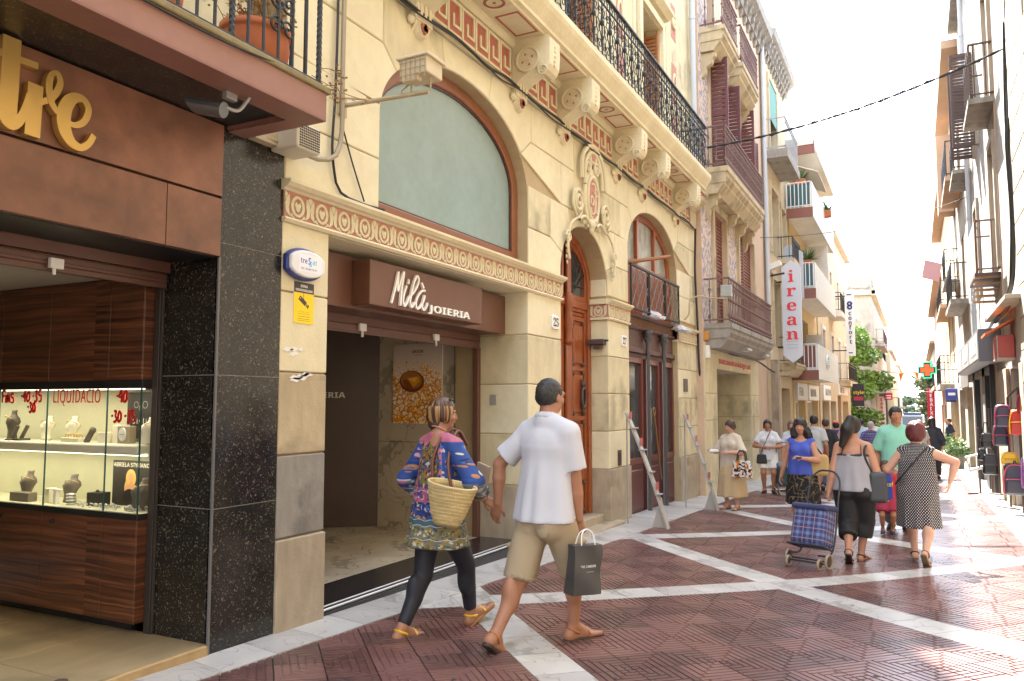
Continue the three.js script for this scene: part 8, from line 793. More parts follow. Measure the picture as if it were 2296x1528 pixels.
  C.shoes = (mat, sole, { style = 'shoe' } = {}) => { const so = [], up = []; for (const S of ['L', 'R']) { const h = J['heel' + S], t = J['toe' + S], u = J['up' + S], d = nrm3(sub3(t, h)), a = add3(h, u, -0.018 * H), q = add3(t, u, -0.012 * H), sd = crs3(u, d); if (style === 'shoe') { up.push(cap(add3(h, u, 0.002 * H), mix3(h, t, 0.6), 0.0265 * H, 0.023 * H, 0.02), cap(mix3(h, t, 0.6), t, 0.026 * H, 0.021 * H, 0.02), cap(add3(J['an' + S], u, -0.006 * H), h, 0.027 * H, 0.024 * H, 0.02)); } so.push(cap(add3(a, d, -0.004), mix3(a, q, 0.35), 0.021 * H, 0.019 * H, 0.01, [[add3(a, u, 0.006 * H), u], [add3(a, u, -0.008 * H), u.map((v) => -v)]]), cap(mix3(a, q, 0.35), add3(q, d, 0.006 * H), 0.02 * H, 0.025 * H, 0.02, [[add3(a, u, 0.006 * H), u], [add3(a, u, -0.008 * H), u.map((v) => -v)]])); if (style === 'sandal') { const m = add3(mix3(h, t, 0.62), u, 0.004 * H); up.push(cap(add3(m, sd, 0.027 * H), add3(m, u, 0.018 * H), 0.008, 0.009, 0.004), cap(add3(m, u, 0.018 * H), add3(m, sd, -0.027 * H), 0.009, 0.008, 0.004)); const n = add3(J['an' + S], u, -0.012 * H); for (let i = 0; i < 10; i++) { const f = (k) => { const A = k / 10 * 6.283; return add3(add3(add3(n, d, 0.0265 * H * Math.cos(A) - 0.002 * H), sd, 0.0245 * H * Math.sin(A)), u, -0.012 * H * Math.cos(A)); }; up.push(cap(f(i), f(i + 1), 0.0085, 0.0085, 0.003)); } up.push(cap(add3(m, u, 0.018 * H), add3(n, d, 0.024 * H), 0.009, 0.008, 0.004)); } } C.cloth('shoe_soles', so, sole, { cell: fine ? 0.006 : 0.01, fold: 0 }); C.cloth(style === 'shoe' ? 'shoes' : 'sandal_straps', up, mat, { cell: fine ? 0.0045 : 0.008, fold: 0 }); };
  return C;
}
const cloth = (r, g, b, rough = 0.85, o = {}) => std(lin(r, g, b), rough, o);
const hairM = (r, g, b) => std(lin(r, g, b), 0.55);
// ---- the couple in front
{ const hm = hairM(0.014, 0.011, 0.01), p = person('man in white polo shirt and khaki shorts walking away with a dark paper bag', { x: -2.27, s: 4.95, turn: Math.PI - 0.22, H: 1.8, y: -0.125, male: true, fine: true, world: true, g: 1.0, skin: SKIN.tan, hairMat: hm, hip: 0.468, lk: 0.93, sw: 0.96, lean: 0.03, anL: [-2.485, 0.0, -4.62], anR: [-2.165, -0.04, -5.17], ftL: { pitch: -0.62, yaw: 0.15 }, ftR: { yaw: 0.3 }, haL: [-2.665, 0.80, -5.0], haR: [-2.065, 0.70, -5.04], hintL: [1, -0.2, -0.5], hintR: [-1, -0.1, -0.6], hdL: [0.42, -1, 0.1], palmL: [0.3, 0, 1], curlL: 0.35, curlR: 1.0, palmR: [0.6, 0, 0.8], headYaw: -0.12, headPitch: 0.06 });
  p.hair('hair', std(lin(1, 1, 1), 0.6, { map: dtex(128, 128, (u, v) => { const k = 0.1 + 0.13 * fbm(u, v, 48, 2, 6); return [k, k * 0.92, k * 0.88]; }) }), { vol: 0.004, back: -0.004, tex: 0.006, ff: [110, 80, 110] });
  p.top('polo_shirt', cloth(0.50, 0.50, 0.53, 0.9), { t: 0.72, hem: 0.462, grow: 0.016, flare: 0.03, sl: 0.02, neckR: 0.04, neckY: 0.872, fold: 0.02, foldF: [6, 2.2, 6], cell: 0.011 });
  p.cloth('collar', Array.from({ length: 12 }, (_, i) => { const f = (k) => { const a = k / 12 * 6.283; return [0.068 * Math.sin(a), p.J.neck[1] + 0.012 - 0.016 * Math.cos(a), p.J.neck[2] + 0.01 + 0.07 * Math.cos(a)]; }, q = f(i), r = f(i + 1), u = [0, 0.022, 0]; return cap(add3(q, u, i % 2 ? 0.2 : 0.2), add3(r, u, 0.2), 0.02, 0.02, 0.012); }), cloth(0.50, 0.50, 0.53, 0.9), { cell: 0.0065 });
  p.cloth('sleeve_bands', ['L', 'R'].map((S) => { const [q, n] = p.armClip(S, 0.68), [q2] = p.armClip(S, 0.73); return cap(q, q2, 0.059, 0.059, 0.004, [[q2, n], [q, n.map((v) => -v)]]); }), cloth(0.47, 0.47, 0.50, 0.9), { cell: 0.008 });
  const kh = cloth(0.36, 0.28, 0.175); p.pants('cargo_shorts', kh, { t: 1.0, waist: 0.52, r0: 0.062, r1: 0.055, fold: 0.014, grow: 0.012 });
  for (const S of ['L', 'R']) { const e = S === 'L' ? 1 : -1, c = mix3(p.J['hip' + S], p.J['kn' + S], 0.68); p.cloth('cargo_pocket', [ell(add3(c, [e * 0.092, 0, -0.005]), [0.022, 0.09, 0.07], 0.01), ell(add3(c, [e * 0.096, 0.085, -0.005]), [0.022, 0.022, 0.074], 0.004)], kh, { cell: 0.01, fold: 0.006 }); p.cloth('hem_seam', (() => { const a = mix3(p.J['hip' + S], p.J['kn' + S], 0.95), b = mix3(p.J['hip' + S], p.J['kn' + S], 1.0), n = nrm3(sub3(b, a)); return [cap(a, b, 0.112, 0.111, 0.004, [[b, n], [a, n.map((v) => -v)]])]; })(), cloth(0.33, 0.255, 0.155), { cell: 0.01, fold: 0.012 }); }
  p.cloth('back_pockets', [ell([0.075, 0.79, -0.135], [0.05, 0.055, 0.02], 0.005), ell([-0.075, 0.79, -0.135], [0.05, 0.055, 0.02], 0.005)], kh, { cell: 0.01, fold: 0.006 });
  p.shoes(cloth(0.36, 0.125, 0.04, 0.5), cloth(0.05, 0.03, 0.02, 0.6), { style: 'sandal' });
  // paper bag in the right hand
  const o = thing('paper_bag', 'dark grey paper carrier bag hanging from the man\'s right hand', 'bag', [-2.015, 0.245, -4.97]); o.rotation.set(0.1, 1.1, -0.14); const w = 0.235, h = 0.32, d = 0.1; const bg = new THREE.BoxGeometry(w, h, d, 6, 8, 4), bp = bg.attributes.position; for (let i = 0; i < bp.count; i++) { const yy = bp.getY(i) / h + 0.5; bp.setZ(i, bp.getZ(i) * (1 - 0.35 * yy) + 0.008 * Math.sin(yy * 7 + bp.getX(i) * 20)); bp.setX(i, bp.getX(i) + 0.006 * Math.sin(yy * 9)); } bg.translate(0, h / 2, 0); bg.computeVertexNormals(); lpart(o, 'bag_body', uvBox(bg), cloth(0.05, 0.048, 0.046, 0.5)); for (const z of [0.03, -0.03]) lpart(o, 'bag_handle', tube([[-0.06, h, z], [-0.045, h + 0.075, z * 0.4], [0, h + 0.1, 0], [0.045, h + 0.075, z * 0.4], [0.06, h, z]], 0.0045), M.whitePaint);
  lpart(o, 'lettering', [(() => { const t = new TextGeometry('THE CAMDEN', { font: fonts.sans, size: 0.016, depth: 0.001, curveSegments: 2 }); t.computeBoundingBox(); t.translate(-t.boundingBox.max.x / 2, h * 0.55, d / 2 - 0.0005 - 0.009); return t; })(), bx(-0.05, 0.05, h * 0.46, h * 0.463, -0.0425, -0.0415)], M.whitePaint);
}
{ const hm = std(lin(0.5, 0.5, 0.5), 0.5, { map: (() => { const t = dtex(256, 64, (u, v) => { const k = 0.75 * fbm(u, v * 0.02, 64, 2, 3) + 0.25 * fbm(u, v * 0.05, 24, 2, 5) + 0.22 * (v - 0.55), b = sstep(0.42, 0.66, k); return [lerp(0.36, 0.86, b), lerp(0.22, 0.66, b), lerp(0.13, 0.42, b)]; }); return t; })() }), dark = hairM(0.03, 0.018, 0.012);
  const p = person('woman with short streaked hair in a patterned tunic and dark leggings, walking away', { x: -3.05, s: 4.82, turn: Math.PI - 0.3, H: 1.66, y: -0.12, fine: true, world: true, g: 1.02, skin: SKIN.tan, hairMat: dark, hip: 0.475, lk: 0.95, sw: 1.0, anL: [-3.2, -0.045, -4.6], anR: [-2.955, -0.02, -5.12], ftL: { yaw: 0.05 }, ftR: { pitch: 0.38, yaw: -0.1 }, haR: [-2.765, 0.83, -4.97], haL: [-3.25, 0.78, -5.0], hintR: [-0.9, 0.2, -1], hintL: [0.6, 0, -1], hdR: [-0.75, -0.55, 0.55], palmR: [0.2, -0.6, 0.6], curlR: 0.5, headYaw: -0.5, headPitch: 0.05 });
  p.cloth('hair', [ell(p.hp(0, 0.02, -0.01), [0.056 * p.HH, 0.055 * p.HH, 0.063 * p.HH], 0.02), ell(p.hp(0, -0.012, -0.036), [0.046 * p.HH, 0.04 * p.HH, 0.034 * p.HH], 0.025), ell(p.hp(0.04, -0.005, 0.004), [0.016 * p.HH, 0.036 * p.HH, 0.03 * p.HH], 0.02), ell(p.hp(-0.04, -0.005, 0.004), [0.016 * p.HH, 0.036 * p.HH, 0.03 * p.HH], 0.02)], hm, { cell: 0.006, fold: 0.007, foldF: [60, 9, 60], cuts: [ell(p.hp(0, -0.03, 0.066), [0.045 * p.HH, 0.055 * p.HH, 0.05 * p.HH], 0)] }, [1.35, 1.6, 1, 1, true]);
  p.cloth('nape_hair', [ell(p.hp(0, -0.042, -0.034), [0.036 * p.HH, 0.028 * p.HH, 0.026 * p.HH], 0.02), cap(p.hp(0, -0.05, -0.034), p.hp(0, -0.08, -0.028), 0.024 * p.HH, 0.012 * p.HH, 0.02)], dark, { cell: 0.006, fold: 0.004, foldF: [60, 14, 60] });
  lpart(p.grp, 'sunglasses', [-1, 1].flatMap((e) => [ball(...p.hp(e * 0.024, 0.063, 0.026), 0.02, 1.2, 0.4, 0.8, 8), rod(p.hp(e * 0.045, 0.06, 0.02), p.hp(e * 0.056, 0.02, -0.02), 0.003)]), cloth(0.06, 0.02, 0.015, 0.3)); lpart(p.grp, 'earring', ball(...p.hp(-0.049, -0.032, -0.002), 0.006), M.whitePaint);
  const nk = p.J.neck; lpart(p.grp, 'bead_necklace', [tube(Array.from({ length: 12 }, (_, i) => { const a = i / 12 * 6.283; return [0.062 * Math.sin(a), nk[1] + 0.03 - 0.035 * Math.cos(a) * 1, nk[2] + 0.012 + 0.066 * Math.cos(a)]; }), 0.0055, { closed: true, seg: 40 })], cloth(0.45, 0.2, 0.12, 0.4));
  const pat = ctex(1024, 1024, (c, W_, H_) => { // kaleidoscopic silk print in horizontal zones, mirrored left and right
    const zone = (y0, y1, col) => { c.fillStyle = col; c.fillRect(0, y0, W_, y1 - y0); }; reseed(101);
    zone(0, 1024, '#c86a86'); zone(560, 700, '#24408e'); zone(700, 760, '#4a6a72'); zone(760, 960, '#8c8660'); zone(960, 1024, '#3a459a'); c.fillStyle = '#d0758f'; c.fillRect(0, 0, W_, 470); c.fillStyle = '#b8627e'; c.fillRect(0, 430, W_, 140); c.fillStyle = '#2c4f9c'; c.fillRect(0, 60, 345, 340); c.fillRect(690, 60, 340, 340); c.fillStyle = '#7d8590'; c.fillRect(0, 400, 330, 110); c.fillRect(700, 400, 330, 110); c.fillStyle = '#857c4a'; c.fillRect(0, 510, 330, 130); c.fillRect(700, 510, 330, 130);
    const mir = (f) => { for (let k = 0; k < 2; k++) for (const e of [1, -1]) { c.save(); c.translate(k * 512 + 256, 0); c.scale(e, 1); f(c); c.restore(); } };
    const E = (x, y, a, b, col, r = 0) => { c.fillStyle = col; c.beginPath(); c.ellipse(x, y, a, b, r, 0, 7); c.fill(); };
    c.save(); for (const X of [512]) { E(X, 250, 150, 200, '#4d4a36'); E(X, 250, 128, 178, '#7a7238'); for (let i = 0; i < 9; i++) { for (const e of [-1, 1]) { E(X + e * 66, 110 + i * 34, 34, 15, ['#26262e', '#a08c3c', '#555a6a'][i % 3], e * 0.5); E(X + e * 64, 110 + i * 34, 18, 8, ['#8f97a8', '#3a3626', '#c89a3a'][i % 3], e * 0.5); E(X + e * 108, 120 + i * 32, 16, 10, ['#c9a63e', '#5f6236', '#8b8f9c'][i % 3], 0.4); } } E(X, 170, 24, 60, '#b0702a'); E(X, 320, 24, 60, '#b0702a'); E(X, 245, 40, 14, '#d8dce0'); for (let i = 0; i < 6; i++) E(X, 120 + i * 52, 9, 14, '#2a2632'); } c.restore();
    mir(() => { for (let i = 0; i < 46; i++) { const x = rnd() * 256, y = 430 + rnd() * 120; E(x, y, 8 + rnd() * 16, 5 + rnd() * 9, ['#7a3a6a', '#3a3f8e', '#e7a3b4', '#2a2f66', '#d8cfe0'][i % 5], rnd() * 3); } for (let i = 0; i < 90; i++) { const x = rnd() * 256, y = 570 + rnd() * 130; E(x, y, 6 + rnd() * 16, 4 + rnd() * 8, ['#16255e', '#3f6ab8', '#16255e', '#d9c9b0', '#2f55a8', '#c98a5a'][i % 6], rnd() * 3); } for (let i = 0; i < 150; i++) { const x = rnd() * 256, y = 765 + rnd() * 195; E(x, y, 4 + rnd() * 13, 3 + rnd() * 8, ['#c9a02e', '#5a6a5c', '#d8d4c0', '#6a6a86', '#9a7a2a', '#454f66'][i % 6], rnd() * 3); } for (let i = 0; i < 40; i++) E(rnd() * 256, 965 + rnd() * 55, 5, 4, ['#d05a6a', '#8a8fd0', '#2a2f80'][i % 3]); c.strokeStyle = '#d6dbe2'; c.lineWidth = 5; for (const y of [470, 705, 752, 860]) { c.beginPath(); for (let x = 0; x <= 256; x += 8) c.lineTo(x, y + 12 * Math.abs(Math.sin(x / 26))); c.stroke(); } for (let i = 0; i < 26; i++) E(60 + rnd() * 196, 60 + rnd() * 340, 9 + rnd() * 14, 6 + rnd() * 10, ['#4a2a4a', '#e8a8b4', '#8f3f5f', '#2c4f9c'][i % 4], rnd() * 3); });
    // blue and white bands towards the sleeves (sides)
    for (const X of [250, 775]) { for (let i = 0; i < 60; i++) E(X + (rnd() - 0.5) * 240, 60 + rnd() * 330, 8 + rnd() * 18, 6 + rnd() * 10, ['#2b58b0', '#1c2a5c', '#e8d8c8', '#d08a4a', '#3a78c8', '#1f3f90'][i % 6], rnd() * 3); for (let i = 0; i < 60; i++) E(X + (rnd() - 0.5) * 240, 400 + rnd() * 130, 6 + rnd() * 10, 4 + rnd() * 6, ['#d8dce0', '#4a5a6a', '#8a9aa0'][i % 3], rnd() * 3); for (let i = 0; i < 50; i++) E(X + (rnd() - 0.5) * 240, 520 + rnd() * 120, 6 + rnd() * 12, 4 + rnd() * 7, ['#c8a23a', '#7a7a4a', '#d8d0b0', '#4f5f7a'][i % 4], rnd() * 3); }
  });
  const fab = cloth(0.62, 0.62, 0.6, 0.75, { map: pat });
  p.top('patterned_tunic', fab, { t: 1.62, hem: 0.375, grow: 0.011, flare: 0.045, sl: 0.009, neckR: 0.058, neckY: 0.862, fold: 0.02, uv: [0.56, 1.4, 1, 1], extra: [cone([[0.36 * p.H, 0.158 * p.H, 0.118 * p.H, 0, -0.01 * p.H], [0.46 * p.H, 0.118 * p.H, 0.095 * p.H, 0, -0.005 * p.H], [0.55 * p.H, 0.1 * p.H, 0.08 * p.H]], 0.03, 6, 0.012)], cell: 0.011 });
  p.pants('leggings', cloth(0.012, 0.013, 0.02, 0.6), { t: 1.9, waist: 0.52, r0: 0.057, r1: 0.0375, r2: 0.0235, grow: 0.005, fold: 0.002 });
  p.shoes(cloth(0.72, 0.42, 0.015, 0.5), cloth(0.33, 0.16, 0.05, 0.6), { style: 'sandal' });
  { const q = p.J.wrR, d = nrm3(sub3(p.J.elR, q)), a = add3(q, d, 0.012), b = add3(q, d, 0.03); p.cloth('wrist_watch', [cap(a, b, 0.031, 0.031, 0.002, [[b, d], [a, d.map((v) => -v)]]), ell(add3(add3(q, d, 0.021), [-0.012, 0.026, -0.014]), [0.018, 0.008, 0.018], 0.003)], M.steel, { cell: 0.004, fold: 0 }); }
  // straw basket on the right shoulder
  const o = thing('straw_basket', 'round woven straw basket with brown leather straps on the woman\'s shoulder', 'basket', [-2.865, 0.66, -4.62]); o.rotation.set(0.12, 0.3, -0.22); const rows = []; for (let i = 0; i <= 44; i++) { const t = i / 44; rows.push([0.085 + 0.085 * Math.pow(t, 0.75) + 0.0045 * Math.abs(Math.sin(t * Math.PI * 11)), 0.03 + t * 0.27]); } const bg = lathe([[0, 0.018], [0.06, 0.016], [0.085, 0.028], ...rows, [0.163, 0.302], [0.155, 0.295], [0.15, 0.2], [0, 0.1]], 48), bp = bg.attributes.position; for (let i = 0; i < bp.count; i++) { const a = Math.atan2(bp.getX(i), bp.getZ(i)); bp.setZ(i, bp.getZ(i) * 0.6); bp.setY(i, bp.getY(i) + 0.006 * Math.sin(a * 2 + 1)); } bg.computeVertexNormals(); lpart(o, 'woven_body', bg, cloth(1, 1, 1, 0.9, { map: (() => { const t = dtex(512, 256, (u, v) => { const r = v * 30, k = 0.5 + 0.5 * Math.sin(u * 560 + Math.floor(r) * 1.57), n = fbm(u, v, 16, 4, 2), e = 0.72 + 0.14 * k + 0.22 * (n - 0.5) - 0.18 * sstep(0.8, 1, Math.abs((r % 1) * 2 - 1)); return [e * 1.02, e * 0.9, e * 0.62]; }); return t; })(), bumpMap: rep(bumpT, 6), bumpScale: 0.004 })); lpart(o, 'rope_rim', (() => { const g = new THREE.TorusGeometry(0.167, 0.009, 6, 40); g.rotateX(Math.PI / 2); g.scale(1, 1, 0.6); return g.translate(0, 0.302, 0); })(), cloth(0.6, 0.46, 0.24));
  single('basket_straps', [tube([[-2.99, 0.93, -4.66], [-3.01, 1.1, -4.68], [-2.99, 1.27, -4.78], [-2.975, 1.315, -4.9], [-2.96, 1.24, -5.0], [-2.93, 1.0, -4.92]], 0.011), tube([[-2.84, 0.9, -4.66], [-2.89, 1.08, -4.69], [-2.93, 1.26, -4.82], [-2.94, 1.3, -4.92], [-2.92, 1.2, -5.0]], 0.011), tube([[-2.85, 0.91, -4.63], [-2.835, 0.84, -4.6]], 0.01), tube([[-2.99, 0.93, -4.64], [-2.985, 0.86, -4.6]], 0.01)], cloth(0.13, 0.045, 0.02, 0.5), 'brown leather straps of the straw basket over the woman\'s right shoulder', 'strap');
  single('brown_envelope', (() => { const g = new THREE.BoxGeometry(0.16, 0.2, 0.02); g.rotateY(-0.5); g.rotateZ(-0.2); return uvBox(g.translate(-2.83, 0.96, -5.06)); })(), cloth(0.42, 0.3, 0.2), 'brown paper packet showing behind the woman\'s right sleeve', 'packet');
}

// ---- the other passers-by
const dkH = hairM(0.012, 0.009, 0.008), bwH = hairM(0.05, 0.025, 0.014), shoeB = cloth(0.02, 0.014, 0.012, 0.6), soleD = cloth(0.05, 0.035, 0.025, 0.7);
const dots = dtex(64, 64, (u, v) => { const d = (a, b) => Math.hypot(u - a, (v - b)) < 0.17; const w = d(0.25, 0.25) || d(0.75, 0.75); return w ? [0.86, 0.84, 0.84] : [0.07, 0.06, 0.09]; }), plaidT = dtex(64, 64, (u, v) => { const a = u < 0.3 ? 1 : 0, b = v < 0.3 ? 1 : 0, l = (u > 0.62 && u < 0.7) || (v > 0.62 && v < 0.7); return l ? [0.62, 0.5, 0.5] : [0.18 + 0.14 * (a + b), 0.22 + 0.15 * (a + b), 0.42 + 0.12 * (a + b)]; }), leafT = dtex(256, 256, (u, v) => { const k = Math.abs(pnoise(u * 12 + 3 * fbm(u, v, 4, 3, 2), v * 12, 12, 5) - 0.5); return k < 0.07 ? [0.42, 0.36, 0.26] : [0.045, 0.042, 0.045]; });
{ const p = person('woman with a long dark ponytail in a grey strap top and black trousers', { x: -0.64, s: 9.5, turn: Math.PI - 0.12, H: 1.57, g: 1.22, world: true, hip: 0.5, lk: 0.98, fine: true, hairMat: dkH, anL: [-0.7, -0.08, -9.28], anR: [-0.6, -0.155, -9.62], ftL: { pitch: -0.7 }, haL: [-0.9, 0.5, -9.42], haR: [-0.39, 0.56, -9.58], hdL: [0.3, -0.9, -0.3], curlL: 0.9, headYaw: 0.1, headPitch: 0.1 });
  p.hair('hair', dkH, { vol: 0.012, extra: [cap(p.hp(0.01, 0.05, -0.06), p.hp(0.03, -0.02, -0.075), 0.03 * p.HH, 0.042 * p.HH, 0.02), cap(p.hp(0.03, -0.02, -0.075), p.hp(0.07, -0.13, -0.06), 0.042 * p.HH, 0.02 * p.HH, 0.03)] });
  p.top('strap_top', cloth(0.30, 0.29, 0.31), { t: 0, hem: 0.49, grow: 0.014, flare: 0.02, fold: 0.018, topY: 0.745, neckR: 0.001 }); p.cloth('straps', [[0.1, 1], [-0.1, 1], [0.1, -1], [-0.1, -1]].map(([u, z]) => cap([u, 0.74 * p.H, z * 0.112 + p.L(0.74 * p.H)], [u * 0.85, 0.822 * p.H, z * 0.02], 0.007, 0.007, 0)), M.black, { cell: 0.008 }); p.cloth('under_top', [ell([0, 0.735 * p.H, p.L(0.73 * p.H)], [0.125 * p.H, 0.018 * p.H, 0.086 * p.H], 0)], M.black);
  p.pants('capri_trousers', cloth(0.012, 0.012, 0.014, 0.7), { t: 1.45, waist: 0.57, r0: 0.066, r1: 0.055, r2: 0.045, fold: 0.008 }); p.shoes(shoeB, shoeB, { style: 'sandal' });
  const b = thing('shoulder_bag', 'slouchy dark grey shoulder bag on the ponytailed woman\'s right side', 'bag', [-0.4, 0.47, -9.44]); lpart(b, 'bag_body', bagShape(0.2, 0.33, 0.15).translate(0, 0.13, 0), cloth(0.035, 0.038, 0.04, 0.5)); lpart(b, 'bag_strap', tube([[-0.05, 0.27, 0], [-0.12, 0.48, 0.04], [-0.105, 0.57, 0.0], [-0.06, 0.5, -0.1], [0, 0.27, -0.06]], 0.013, { rad: 5 }), cloth(0.03, 0.03, 0.034));
  // shopping trolleys
  const trolley = (l, x, s, turn, mat, flap, tilt) => { const o = thing('shopping_trolley', l, 'shopping trolley', [x, gy(x, s), -s]); o.rotation.y = turn; const up = (g) => g.rotateX(tilt).translate(0, 0.09, 0); const bg = new RoundedBoxGeometry(0.38, 0.43, 0.27, 4, 0.06), q = bg.attributes.position; for (let i = 0; i < q.count; i++) { const v = V3().fromBufferAttribute(q, i), n = 0.018 * (noise3(v.x * 11, v.y * 9, v.z * 11) - 0.5); q.setXYZ(i, v.x * (1 - 0.08 * v.y) + n, v.y, v.z + n * 1.5); } bg.computeVertexNormals(); lpart(o, 'trolley_bag', up(uvBox(bg.translate(0, 0.33, 0), 9)), mat); lpart(o, 'flap', up(new RoundedBoxGeometry(0.39, 0.06, 0.31, 3, 0.028).rotateX(0.15).translate(0, 0.54, 0.01)), flap);
    const fr = []; for (const e of [-1, 1]) fr.push(tube([[e * 0.16, 0.02, 0.13], [e * 0.17, 0.1, -0.13], [e * 0.17, 0.66, -0.14], [e * 0.15, 0.9, -0.15], [e * 0.07, 0.98, -0.15], [0, 0.985, -0.15]], 0.011, { rad: 6 })); fr.push(rod([-0.2, 0.12, 0.13], [0.2, 0.12, 0.13], 0.01), rod([-0.2, 0.12, 0.13], [-0.17, 0.12, -0.13], 0.01), rod([0.2, 0.12, 0.13], [0.17, 0.12, -0.13], 0.01)); fr.forEach(up); fr.push(rod([-0.21, 0.075, -0.02], [0.21, 0.075, -0.02], 0.009), rod([-0.2, 0.07, 0.09], [0.2, 0.07, 0.09], 0.009)); lpart(o, 'frame', fr, cloth(0.03, 0.032, 0.04, 0.45)); for (const [u, w, r] of [[-0.22, 0.02, 0.082], [0.22, 0.02, 0.082], [-0.17, 0.12, 0.06], [0.17, 0.12, 0.06]]) { const wh = lpart(o, 'wheel', new THREE.TorusGeometry(r - 0.012, 0.014, 8, 22).rotateY(Math.PI / 2).translate(u, r, w), cloth(0.3, 0.24, 0.17, 0.7)); lpart(wh, 'hub', [new THREE.CylinderGeometry(r * 0.55, r * 0.55, 0.018, 14).rotateZ(Math.PI / 2).translate(u, r, w)], M.ironBrown); } };
  trolley('blue checked shopping trolley pulled by the ponytailed woman', -1.06, 8.95, -0.35, cloth(0.85, 0.85, 0.9, 0.7, { map: plaidT }), cloth(0.035, 0.04, 0.11, 0.7), -0.32); trolley('dark teal shopping trolley beside the woman in white', -2.55, 17.7, 0.5, cloth(0.03, 0.075, 0.085, 0.6), cloth(0.05, 0.1, 0.12, 0.6), 0.2);
}
{ const p = person('stout woman with dark red hair in a dotted sleeveless dress walking away', { x: -0.02, s: 9.72, turn: Math.PI - 0.1, H: 1.49, g: 1.24, world: true, skin: SKIN.fair, hip: 0.5, lk: 0.98, fine: true, anL: [-0.07, -0.1, -9.76], anR: [0.03, -0.06, -9.4], ftR: { pitch: -0.85 }, haR: [0.29, 0.66, -9.72], haL: [-0.22, 0.74, -9.95], hintR: [-1, 0.1, 0.3], curlR: 0.4, hdR: [0.15, -0.9, 0.1] }), rh = hairM(0.09, 0.012, 0.016); p.hair('hair', rh, { vol: 0.03, extra: [ell(p.hp(0, -0.02, -0.03), [0.06 * p.HH, 0.05 * p.HH, 0.05 * p.HH], 0.03)], tex: 0.01 });
  const dm = cloth(0.9, 0.9, 0.9, 0.8, { map: dots }); p.top('dotted_dress', dm, { t: 0, hem: 0.25, grow: 0.016, flare: 0.0, fold: 0.012, neckR: 0.052, neckY: 0.85, cell: 0.014, uv: [0, 1.5, 44, 46], extra: [cone([[0.24 * p.H, 0.13 * p.H, 0.115 * p.H], [0.36 * p.H, 0.122 * p.H, 0.108 * p.H], [0.5 * p.H, 0.118 * p.H, 0.1 * p.H], [0.62 * p.H, 0.107 * p.H, 0.086 * p.H]], 0.03, 8, 0.02)] }); p.cloth('crossbody_strap', Array.from({ length: 9 }, (_, i) => { const f = (k) => { const t = k / 9; return [lerp(-0.12, 0.2, t), lerp(0.83, 0.56, t) * p.H, -0.125 - 0.055 * Math.sin(t * 3.1)]; }; return cap(f(i), f(i + 1), 0.013, 0.013, 0.004); }), M.black, { cell: 0.009 }); p.shoes(cloth(0.05, 0.03, 0.02), cloth(0.16, 0.1, 0.055, 0.7), { style: 'sandal' }); }
{ const p = person('tall dark-haired man in a mint green shirt and grey trousers, facing us', { x: -0.27, s: 12.6, turn: 0.05, H: 1.74, male: true, g: 1.16, skin: SKIN.tan, anL: [0.08, 0.08, 0.12], anR: [-0.1, 0.08, -0.15], hairMat: dkH, headYaw: 0.15 }); p.hair('hair', dkH, { vol: 0.01 }); p.top('mint_shirt', cloth(0.22, 0.52, 0.40), { t: 0.85, hem: 0.49, flare: 0.02, sl: 0.02, neckR: 0.036, neckY: 0.862, fold: 0.012 }); p.pants('trousers', cloth(0.12, 0.12, 0.13), { t: 1.92 }); p.shoes(shoeB, soleD); }
{ const p = person('small boy in a red and blue striped football shirt and shorts', { x: -0.41, s: 12.1, turn: 0.1, H: 0.98, male: true, child: true, skin: SKIN.tan, hip: 0.48, hairMat: bwH, haR: [-0.13, 0.42, 0.02] }); p.hair('hair', bwH, {}); const st = ctex(256, 128, (c) => { for (let i = 0; i < 8; i++) { c.fillStyle = i % 2 ? '#b01c30' : '#1e3c94'; c.fillRect(i * 32, 0, 32, 128); } c.fillStyle = '#e8c020'; c.font = 'bold 24px sans-serif'; c.textAlign = 'center'; c.fillText('unicef', 128, 62); c.fillRect(0, 116, 256, 12); }); p.top('striped_shirt', cloth(0.8, 0.8, 0.8, 0.7, { map: st }), { t: 0.85, hem: 0.45, neckR: 0.05, sl: 0.02, flare: 0.015, uv: [0.42, 0.86, 1, 1, true], cell: 0.013 }); p.pants('shorts', cloth(0.28, 0.02, 0.05), { t: 0.75, r0: 0.075, r1: 0.07 }); p.shoes(cloth(0.03, 0.05, 0.16, 0.5), cloth(0.5, 0.42, 0.06)); }
